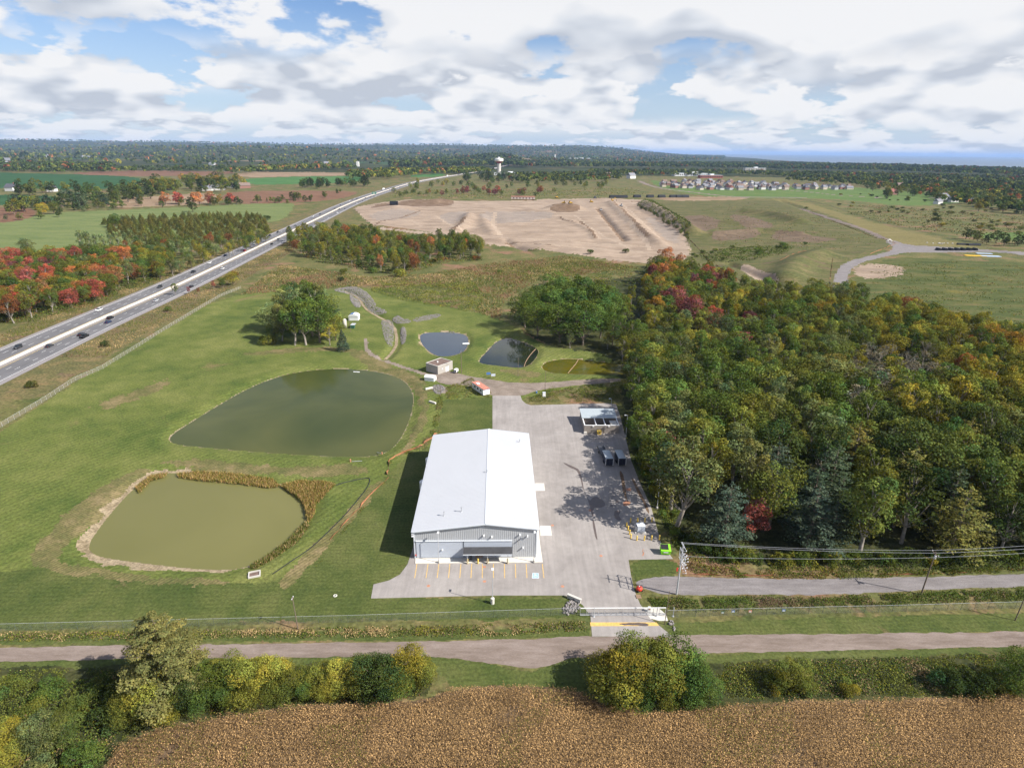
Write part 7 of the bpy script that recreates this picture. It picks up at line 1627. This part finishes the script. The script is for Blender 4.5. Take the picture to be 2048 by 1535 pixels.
PAINT = dict(black=(0.012, 0.012, 0.014), blue=(0.02, 0.035, 0.09), grey=(0.10, 0.105, 0.115), silver=(0.42, 0.44, 0.46), white=(0.75, 0.75, 0.74), red=(0.40, 0.015, 0.025), charcoal=(0.035, 0.037, 0.042))
LANES = [4.87, 8.62, 12.37, -4.87, -8.62, -12.37]
def on_lane(px, py):
    p = G(px, py, 0.12); d = ((HW - np.array([p.x, p.y])) ** 2).sum(1); i = int(d.argmin()); o = float((np.array([p.x, p.y]) - HW[i]) @ HN[i])
    o = min(LANES, key=lambda a: abs(a - o)); q = HW[i] + HN[i] * o + HT[i] * float((np.array([p.x, p.y]) - HW[i]) @ HT[i])
    h = math.atan2(HT[i][1], HT[i][0]) + (math.pi if o > 0 else 0); return Vector((q[0], q[1], 0.125)), h, o
CARS = [(37,696,'suv','charcoal'),(100,693,'sedan','charcoal'),(163,670,'sedan','black'),(174,674,'pickup','black'),(195,621,'suv','white'),(220,637,'suv','black'),(223,645,'sedan','blue'),(325,575,'suv','charcoal'),(309,602,'sedan','silver'),(379,574,'sedan','black'),(382,545,'pickup','black'),(414,526,'sedan','white'),(443,538,'suv','white'),(453,512,'sedan','blue'),(485,502,'sedan','red'),(506,489,'sedan','white'),(542,472,'pickup','black'),(552,465,'suv','charcoal'),(557,479,'sedan','black'),(544,489,'suv','black'),(579,455,'suv','black'),(577,460,'sedan','grey'),(620,433.5,'pickup','white'),(641,429,'suv','charcoal'),(675,426,'pickup','white'),(669,417.5,'sedan','black'),(681,419,'suv','black'),(690,418,'sedan','grey'),(680,410.6,'sedan','blue'),(713,397.7,'suv','black'),(704.6,399.7,'sedan','charcoal'),(712,407,'suv','white'),(696,402,'sedan','white'),(730,402,'sedan','charcoal'),(731,396.6,'suv','black'),(742.5,394,'sedan','black'),(750,393,'suv','grey'),(741,385,'sedan','silver'),(771,383,'suv','white'),(779,380,'sedan','black'),(590,452,'sedan','grey'),(655,436,'sedan','silver'),(800,374.5,'suv','black'),(815,371,'sedan','white'),(835,366,'suv','black')]
for i, (px, py, k, c) in enumerate(CARS):
    p, h, o = on_lane(px, py); K = CAR[k]
    where = 'heading away in the near carriageway' if o < 0 else 'coming on in the far carriageway'
    t = thing({'sedan': 'car', 'suv': 'sport_utility_car', 'pickup': 'pickup_truck'}[k], '%s %s %s of the highway' % ({'charcoal': 'dark grey', 'blue': 'dark blue'}.get(c, c), {'sedan': 'car', 'suv': 'tall car', 'pickup': 'pickup truck'}[k], where), 'pickup' if k == 'pickup' else 'car', p, h, 'traffic on the highway')
    t['dis'] = 1
    rgb = (*PAINT[c], 1)
    def add(nm, me):
        o_ = bpy.data.objects.new(nm, me); link(o_, t); return o_
    add('body', K['body']).color = rgb; add('roof', K['roof']).color = rgb; add('glass_cabin', K['glass'])
    if p.y < 700:
        for w in K['wheel']: add('wheel', w)
    if p.y < 480:
        for w in K['head']: add('headlight', w)
        for w in K['tail']: add('tail_light', w)
def lorry(px, py, label, c='white'):
    p, h, o = on_lane(px, py); t = thing('lorry', label, 'truck', p, h, 'traffic on the highway')
    b_ = MB(); b_.box((-3.2, 0, 2.6), (14.5, 2.6, 2.9)); b_.build('box_trailer', 'white_metal', t)
    b_ = loft([(4.4, 1.25, 0.6, 3.3, 0.95), (5.6, 1.25, 0.5, 3.1, 0.95), (6.1, 1.2, 0.5, 1.9, 0.95), (7.4, 1.1, 0.5, 1.7, 0.95)]); b_.build('cab', 'white_metal', t)
    b_ = MB(); b_.box((5.95, 0, 2.4), (0.5, 2.1, 0.7)); b_.build('windscreen', 'glass_dark', t)
    for x in (-9, -7.8, 3.6, 4.8, 6.8):
        for s in (-1, 1): w = MB(); w.tube((x, s * 0.95, 0.5), (x, s * 1.25, 0.5), 0.5, n=10); w.build('wheel', 'rubber', t)
lorry(757, 379.5, 'white lorry coming round the far highway bend'); lorry(896, 352.5, 'white lorry far off on the highway before the water tower')
# overhead sign
g = thing('road_sign', 'green direction sign above the right side of the highway', 'sign', (*on_lane(762, 393)[0][:2], 0), on_lane(762, 393)[1] - R(90)); b_ = MB(); b_.box((0, 0, 7.2), (9, 0.25, 4.2)); b_.build('panel', 'sign_green', g); b_ = MB(); b_.box((0, -0.16, 8.0), (6.5, 0.06, 0.5)); b_.box((-0.5, -0.16, 6.9), (5.0, 0.06, 0.5)); b_.build('lettering', 'line_white', g)
for x_ in (-3, 3): b_ = MB(); b_.tube((x_, 0.3, 0), (x_, 0.3, 7.5), 0.18, n=6); b_.build('post', 'galvanised', g)

# ------------------------------------------------------------------ water tower
tb = G(998, 351.5); wt_ = thing('water_tower', 'white water tower with dark red band on a tall grey shaft', 'water tower', tb)
k = 69 / 69.0
b_ = MB(); b_.lathe([(8.2, 0), (7.4, 2), (7.0, 40), (7.2, 46)], 24); b_.build('shaft', 'tower_grey', wt_, smooth=True)
b_ = MB(); b_.lathe([(7.2, 45.8), (9.5, 48), (14.0, 52.5)], 24); b_.build('skirt', 'tower_red', wt_, smooth=True)
b_ = MB(); b_.lathe([(14.0, 52.4), (16.3, 53.5), (16.5, 61.0), (15.6, 63.4)], 24); b_.build('tank', 'tower_white', wt_)
b_ = MB(); b_.lathe([(16.54, 53.8), (16.54, 54.6)], 24); b_.build('band', 'tower_red', wt_); b_ = MB(); b_.lathe([(15.6, 63.4), (10, 64.6), (0, 65.2)], 24); b_.build('cap', 'tower_white', wt_)
b_ = MB(); b_.lathe([(2.4, 64.8), (2.4, 68), (0, 69)], 12); b_.build('hatch', 'tower_white', wt_)
for a in (0.6, 2.2, 4.0): b_ = MB(); b_.tube((4 * math.cos(a), 4 * math.sin(a), 64.5), (4 * math.cos(a), 4 * math.sin(a), 71), 0.3, n=5); b_.build('antenna', 'galvanised', wt_)
b_ = MB(); b_.box((0, -7.35, 2.5), (3, 0.3, 4.5)); b_.build('door', 'dark_steel', wt_)
# radio mast, silo, far towers
def mast(px, py, h, label, r=0.8):
    t = thing('radio_mast', label, 'mast', G(px, py)); b_ = MB(); b_.tube((0, 0, 0), (0, 0, h), r, r * 0.4, 6); b_.build('mast', 'brick_red', t); b_ = MB(); b_.tube((0, 0, h * 0.5), (0, 0, h * 0.7), r * 1.05, r * 0.9, 6); b_.build('white_band', 'tower_white', t)
mast(1146, 324, 75, 'thin red and white radio mast over the far town', 1.2)
for px, py, h, w, lb in [(716, 333, 26, 14, 'pale grain silo block beyond the fields'), (1110, 321, 60, 12, 'small white tower far away over the woods')]:
    t = thing('silo', lb, 'silo', G(px, py)); b_ = MB(); b_.box((0, 0, h / 2), (w, w, h)); b_.build('body', 'tower_white', t); b_ = MB(); b_.box((0, 0, h + 1), (w * 0.5, w * 0.5, 2.2)); b_.build('head_house', 'tower_grey', t)
# ------------------------------------------------------------------ houses
def house_mesh(w, d, h, rh, hip):
    wb_ = MB(); wb_.box((0, 0, h / 2), (w, d, h)); 
    if not hip: wb_.add([(-w / 2, -d / 2, h), (-w / 2, d / 2, h), (-w / 2, 0, h + rh * 0.94), (w / 2, -d / 2, h), (w / 2, d / 2, h), (w / 2, 0, h + rh * 0.94)], [(0, 1, 2), (4, 3, 5)])
    rb = MB(); e = 0.5; hx = w / 2 + e if not hip else w * 0.22
    rb.add([(-w / 2 - e, -d / 2 - e, h - 0.25), (w / 2 + e, -d / 2 - e, h - 0.25), (w / 2 + e, d / 2 + e, h - 0.25), (-w / 2 - e, d / 2 + e, h - 0.25), (-hx, 0, h + rh), (hx, 0, h + rh)], [(0, 1, 5, 4), (2, 3, 4, 5), (1, 2, 5), (3, 0, 4)])
    cb = MB(); cb.box((w * 0.25, d * 0.12, h + rh * 0.9), (0.9, 0.9, rh * 0.9))
    gb = MB()
    for x in (-w * 0.3, 0.0, w * 0.3): gb.box((x, -d / 2 - 0.06, h * 0.68), (1.5, 0.1, 1.5))
    gb.box((w * 0.28, -d / 2 - 0.06, h * 0.2), (3.6, 0.1, 2.2))
    return wb_.mesh('wall', 'house_wall'), rb.mesh('roof', 'house_roof'), cb.mesh('chimney', 'brick_red'), gb.mesh('windows', 'glass_dark')
HM = [house_mesh(13, 11, 5.6, 4.6, False), house_mesh(12, 12, 5.8, 4.8, True), house_mesh(16, 10, 4.2, 4.4, False), house_mesh(11, 14, 6.0, 5.0, False)]
WALLC = dict(white=(0.72, 0.70, 0.67), beige=(0.50, 0.43, 0.35), brick=(0.28, 0.15, 0.12), grey=(0.42, 0.42, 0.43), cream=(0.62, 0.55, 0.44)); ROOFC = dict(grey=(0.22, 0.22, 0.235), brown=(0.20, 0.15, 0.125), charcoal=(0.10, 0.10, 0.115), red=(0.28, 0.12, 0.10))
def house(px, py, k, wc, rc, rz, label, group, s=1.0):
    p = G(px, py); t = thing('house', label, 'house', p, rz, group); t.scale = (s, s, s)
    a, b, c, g_ = HM[k]; o = bpy.data.objects.new('wall', a); link(o, t); o.color = (*WALLC[wc], 1)
    r_ = bpy.data.objects.new('roof', b); link(r_, t); r_.color = (*ROOFC[rc], 1); o = bpy.data.objects.new('chimney', c); link(o, r_)
for r_, (py, x0, x1) in enumerate([(364.5, 1345, 1470), (367.5, 1330, 1560), (370.5, 1322, 1640), (373.5, 1330, 1700), (376.5, 1350, 1715), (379, 1400, 1560)]):
    x = x0
    while x < x1:
        wc, rc = pick([('white', 2), ('beige', 3), ('brick', 2), ('grey', 2), ('cream', 1)]), pick([('grey', 4), ('brown', 3), ('charcoal', 2), ('red', 0.6)])
        house(x + RND.gauss(0, 2), py + (x - x0) * 0.008 + RND.gauss(0, 0.5), RND.randrange(4), wc, rc, R(RND.choice([0, 90]) + RND.gauss(12, 8)), '%s walled house with %s roof in the far housing estate' % (wc, rc), 'housing estate', 1.12)
        x += RND.uniform(15, 22)
for px, py, s, k, wc, rc, lb in [(1262, 357, 2.0, 0, 'white', 'grey', 'large white roofed house left of the housing estate'), (1216, 353, 1.5, 0, 'white', 'brown', 'white gabled house among trees left of the estate'), (1226, 357, 1.3, 2, 'cream', 'grey', 'cream house among the trees left of the estate'), (1180, 350, 1.2, 2, 'brick', 'brown', 'brick house half hidden by far trees'), (438, 380, 1.5, 2, 'white', 'grey', 'white farm shed behind the orange trees'), (415, 381, 1.4, 2, 'white', 'grey', 'low white farm building behind the orange trees'), (455, 375, 1.6, 2, 'grey', 'charcoal', 'long grey barn beside the broad grove'), (490, 376, 1.5, 2, 'brick', 'brown', 'brown barn right of the grey barn'), (25, 382, 1.5, 0, 'white', 'charcoal', 'white farmhouse between the green fields'), (105, 383, 1.2, 0, 'white', 'charcoal', 'small farmhouse under the dark trees'), (215, 334.5, 2.2, 2, 'cream', 'grey', 'cream barn beyond the dark green field'), (18, 325, 3.0, 2, 'white', 'grey', 'white farm complex far left'), (98, 316, 3.5, 2, 'white', 'grey', 'white farm building on the far left slope'), (173, 317, 3.0, 2, 'white', 'grey', 'small white barn on the far slope'), (425, 331, 2.0, 2, 'white', 'grey', 'white building by the far field hedge'), (655, 330, 2.4, 2, 'white', 'grey', 'white farm building right of the far woods'), (270, 314, 3.0, 2, 'grey', 'grey', 'grey farm building on the far slope'), (480, 307, 4.0, 2, 'white', 'grey', 'white farm on the distant hillside'), (1780, 389, 1.6, 2, 'brick', 'red', 'dark red building beside the playing field'), (1885, 398, 1.5, 2, 'white', 'grey', 'white roofed building among the right hand trees'), (1880, 402, 1.1, 2, 'white', 'grey', 'small white shed right of the playing field'), (1875, 408, 1.0, 0, 'white', 'grey', 'white sheds group, left'), (1905, 404, 1.2, 2, 'white', 'grey', 'pale blue roofed house among the right hand trees'), (1935, 400, 1.2, 2, 'grey', 'grey', 'grey roofed house half hidden by trees at right'), (1760, 372, 1.5, 2, 'brick', 'brown', 'brick row house right of the estate'), (1800, 374, 1.5, 2, 'beige', 'brown', 'beige row house right of the estate'), (1840, 376, 1.4, 2, 'brick', 'charcoal', 'dark row house right of the estate'), (1895, 372, 1.6, 0, 'beige', 'brown', 'beige house among trees at the right'), (1960, 375, 1.6, 2, 'white', 'grey', 'white house among the right hand woods')]:
    house(px, py, k, wc, rc, R(RND.gauss(8, 10)), lb, 'scattered buildings', s)
def block(px, py, w, d, h, mat, label, bands=2, name='apartment_block'):
    t = thing(name, label, 'building', G(px, py), R(6)); b_ = MB(); b_.box((0, 0, h / 2), (w, d, h)); b_.build('body', mat, t)
    b_ = MB(); b_.box((0, 0, h + 0.4), (w * 1.01, d * 1.01, 0.8)); b_.build('roof', 'shed_roof', t); b_ = MB(); b_.box((w * 0.05, 0, h + 3), (w * 0.16, d * 0.5, 5)); b_.build('plant_room', 'white_metal', t)
    n = max(4, int(w / 9))
    for i in range(bands):
        for j in range(n): b_ = MB(); b_.box((-w / 2 + (j + 0.5) * w / n, -d / 2 - 0.1, h * (i + 0.55) / bands), (w / n * 0.55, 0.2, h / bands * 0.4)); b_.build('window', 'glass_dark', t)
block(1508, 345, 110, 26, 22, 'concrete', 'long pale apartment block among the far woods', 4)
block(1385, 352, 170, 40, 11, 'white_metal', 'long low shopping building with pale blue roof beyond the estate', 1, 'shopping_centre')
block(1420, 356, 90, 30, 10, 'brick_red', 'low red fronted shop row beyond the estate', 1, 'shopping_centre')
block(1018, 350.5, 120, 26, 9, 'white_metal', 'long white building at the foot of the water tower', 1, 'works_building')
block(1160, 319.5, 260, 60, 18, 'white_metal', 'pale factory far off below the radio mast', 1, 'works_building')
cv = thing('canopy_building', 'white flat canopy building beside the playing field', 'building', G(1520, 377), R(6)); b_ = MB(); b_.box((0, 0, 6), (40, 16, 1.6)); b_.build('roof', 'white_metal', cv); b_ = MB(); b_.box((6, 3, 2.6), (26, 8, 5.2)); b_.build('wall', 'dark_steel', cv)
for x_ in (-17, -6, 17): b_ = MB(); b_.box((x_, -6, 2.6), (0.8, 0.8, 5.2)); b_.build('post', 'galvanised', cv)
# ------------------------------------------------------------------ building site
so_ = thing('site_office', 'long cream site office trailer with red stripes behind the bare earth', 'trailer', GZ(1046, 399), R(1))
b_ = MB(); b_.box((0, 0, 3.2), (48, 9, 5.4)); b_.build('body', 'concrete_pale', so_)
for z_ in (0.9, 4.6): b_ = MB(); b_.box((0, -4.56, z_), (48, 0.12, 0.9)); b_.build('stripe', 'brick_red', so_)
b_ = MB(); b_.box((0, 0, 6.1), (48.6, 9.6, 0.5)); b_.build('roof', 'trailer_red', so_)
for i in range(7): b_ = MB(); b_.box((-19 + i * 6.4, -4.56, 3.0), (2.6, 0.14, 1.5)); b_.build('window', 'glass_dark', so_)
def machine(px, py, kind, label, rz=0, s=1.7, mat='machine_yellow'):
    p = GZ(px, py); t = thing(kind, label, kind.replace('_', ' '), p, rz, 'machines on the building site'); t.scale = (s, s, s)
    for y_ in (-1.05, 1.05): b_ = MB(); b_.extr([(y_ - 0.3, 0.0), (y_ + 0.3, 0.0), (y_ + 0.3, 0.95), (y_ - 0.3, 0.95)], -1.8, 1.8); b_.build('track', 'rubber', t)
    b_ = MB(); b_.box((0.2, 0, 1.45), (3.0, 1.6, 1.0), top=0.9); b_.build('body', mat, t)
    b_ = MB(); b_.box((-0.6, 0, 2.5), (1.3, 1.4, 1.3), top=0.9); b_.build('cab', 'glass_dark', t); b_ = MB(); b_.box((-0.6, 0, 3.2), (1.5, 1.6, 0.14)); b_.build('cab_roof', mat, t)
    if kind == 'bulldozer':
        b_ = MB(); b_.box((2.4, 0, 0.75), (0.2, 3.6, 1.3)); b_.build('blade', mat, t)
        for y_ in (-1.3, 1.3): b_ = MB(); b_.tube((0.6, y_, 0.6), (2.3, y_, 0.5), 0.12, n=6); b_.build('push_arm', mat, t)
    else:
        b_ = MB(); b_.tube((0.8, 0.5, 1.8), (3.6, 0.5, 4.6), 0.3, 0.25, 6); b_.build('boom', mat, t); b_ = MB(); b_.tube((3.6, 0.5, 4.6), (5.6, 0.5, 1.8), 0.22, 0.18, 6); b_.build('stick', mat, t); b_ = MB(); b_.box((5.7, 0.5, 1.2), (0.9, 1.1, 1.0), top=0.7); b_.build('bucket', 'dark_steel', t)
for px, py, kd, rz, lb in [(1128, 407, 'bulldozer', 170, 'yellow bulldozer on top of the dark spoil heap, left one'), (1140, 407, 'bulldozer', 20, 'bulldozer on top of the dark spoil heap, right one'), (1113, 396, 'bulldozer', 10, 'yellow bulldozer parked behind the spoil heap'), (1182, 404, 'bulldozer', 5, 'yellow bulldozer on the far edge of the bare earth'), (1224, 402, 'excavator', 0, 'yellow excavator at the far right edge of the bare earth'), (1202, 422, 'bulldozer', 80, 'small roller alone on the bare earth'), (1242, 413, 'bulldozer', 150, 'pale machine by the orange silt fence'), (1190, 397, 'excavator', 20, 'dark excavator beside the yellow bushes')]:
    machine(px, py, kd, lb, R(rz), 1.6 if 'small' not in lb else 1.2, 'white_metal' if 'pale' in lb or 'small' in lb else 'dark_steel' if 'dark exc' in lb else 'machine_yellow')
def pipes(px, py, n, lay, ln, r, mat, label, rz=0, group='pipe stacks'):
    p = GZ(px, py); t = thing('pipe_stack', label, 'pipe stack', p, rz, group); k = 0
    mb = MB(); mb.tube((-ln / 2, 0, 0), (ln / 2, 0, 0), r, n=8); me = mb.mesh('pipe', mat)
    for l in range(lay):
        for i in range(n - l): o = bpy.data.objects.new('pipe', me); link(o, t); o.location = (0, (i - (n - l - 1) / 2) * 2 * r * 1.02, r + l * r * 1.75)
    for x_ in (-ln * 0.35, ln * 0.35): b_ = MB(); b_.box((x_, 0, 0.05), (0.3, n * 2 * r, 0.1)); b_.build('bearer', 'wood', t)
for i, px in enumerate([1228, 1245, 1274, 1300, 1323, 1346, 1358, 1370]): pipes(px, 395.5 - (0.8 if i > 1 else 0), 7, 4, 20 if i < 2 else 15, 0.75, 'pipe_black', 'black pipe stack on the far gravel apron, %s from left' % ORD[i], R(10))
for i in range(7): pipes(1876 + i * 12.2, 500.3, 4, 3, 5.6, 0.45, 'pipe_black', 'short black pipe bundle in the row beside the gravel lane, %s from left' % ORD[i], R(90))
pipes(1923, 489.5, 4, 2, 9, 0.5, 'pipe_black', 'black pipe bundle behind the row, left one', R(-3)); pipes(1947, 490.5, 5, 2, 13, 0.5, 'pipe_black', 'black pipe bundle behind the row, right one', R(-3))
pipes(1950, 512, 9, 1, 18, 0.3, 'pipe_yellow', 'flat stack of yellow pipes on the grass', R(-12)); pipes(1968, 507.5, 6, 1, 14, 0.3, 'pipe_blue', 'pale blue pipes laid behind the yellow ones', R(-8)); pipes(1981, 513, 8, 1, 17, 0.3, 'pipe_blue', 'grey blue pipes laid right of the yellow ones', R(-8))
pipes(788, 410, 5, 3, 14, 1.2, 'pipe_black', 'dark stack in front of the spoil bank by the highway', R(5))
for i, (px, py, s) in enumerate([(1779, 481, 2.2), (1775, 482.5, 1.6), (1783, 483.5, 1.4), (1854, 486, 1.2), (1866, 487, 1.0), (1878, 487.5, 1.6), (1884, 488, 1.3), (1895, 487, 1.0), (1905, 487.5, 1.2), (1888, 486.5, 0.9)]):
    g = np.random.default_rng(i); b_ = MB(); ic = [(1, 0, 0.1), (0.3, 0.95, 0.0), (-0.8, 0.6, 0.1), (-0.8, -0.6, 0), (0.3, -0.95, 0.1)]; v = [(a * s * g.uniform(0.8, 1.2), b2 * s * g.uniform(0.8, 1.2), s * g.uniform(0.3, 0.5)) for a, b2, _ in ic] + [(a * s * 0.8, b2 * s * 0.8, 0) for a, b2, _ in ic] + [(0.1, 0, s * 0.95)]
    b_.add(v, [(j, (j + 1) % 5, 10) for j in range(5)] + [(j, 5 + j, 5 + (j + 1) % 5, (j + 1) % 5) for j in range(5)]); o = b_.build('boulder', 'concrete_pale', loc=GZ(px, py)); tag(o, 'white boulder %s, %s from left' % (('in the heap at the lane junction', ORD[[1, 0, 2][i]]) if i < 3 else ('in the row behind the pipe bundles', ORD[[0, 1, 2, 3, 5, 6, 4][i - 3]])), 'boulder', 'white boulders')

# ------------------------------------------------------------------ labels: look-alikes are told apart by their place
from collections import defaultdict
bpy.context.view_layer.update()
same = defaultdict(list)
for o in bpy.data.objects:
    if o.parent is None and 'label' in o and 'kind' not in o: same[o['label']].append(o)
def ordinal(n):
    if n <= 10: return ORD[n - 1]
    return '%d%s' % (n, 'th' if 10 < n % 100 < 14 else {1: 'st', 2: 'nd', 3: 'rd'}.get(n % 10, 'th'))
for lb, os_ in same.items():
    if len(os_) < 2: continue
    os_.sort(key=lambda o: proj(*o.location)[0])
    for i, o in enumerate(os_): o['label'] = '%s, %s from left' % (lb, ordinal(i + 1))
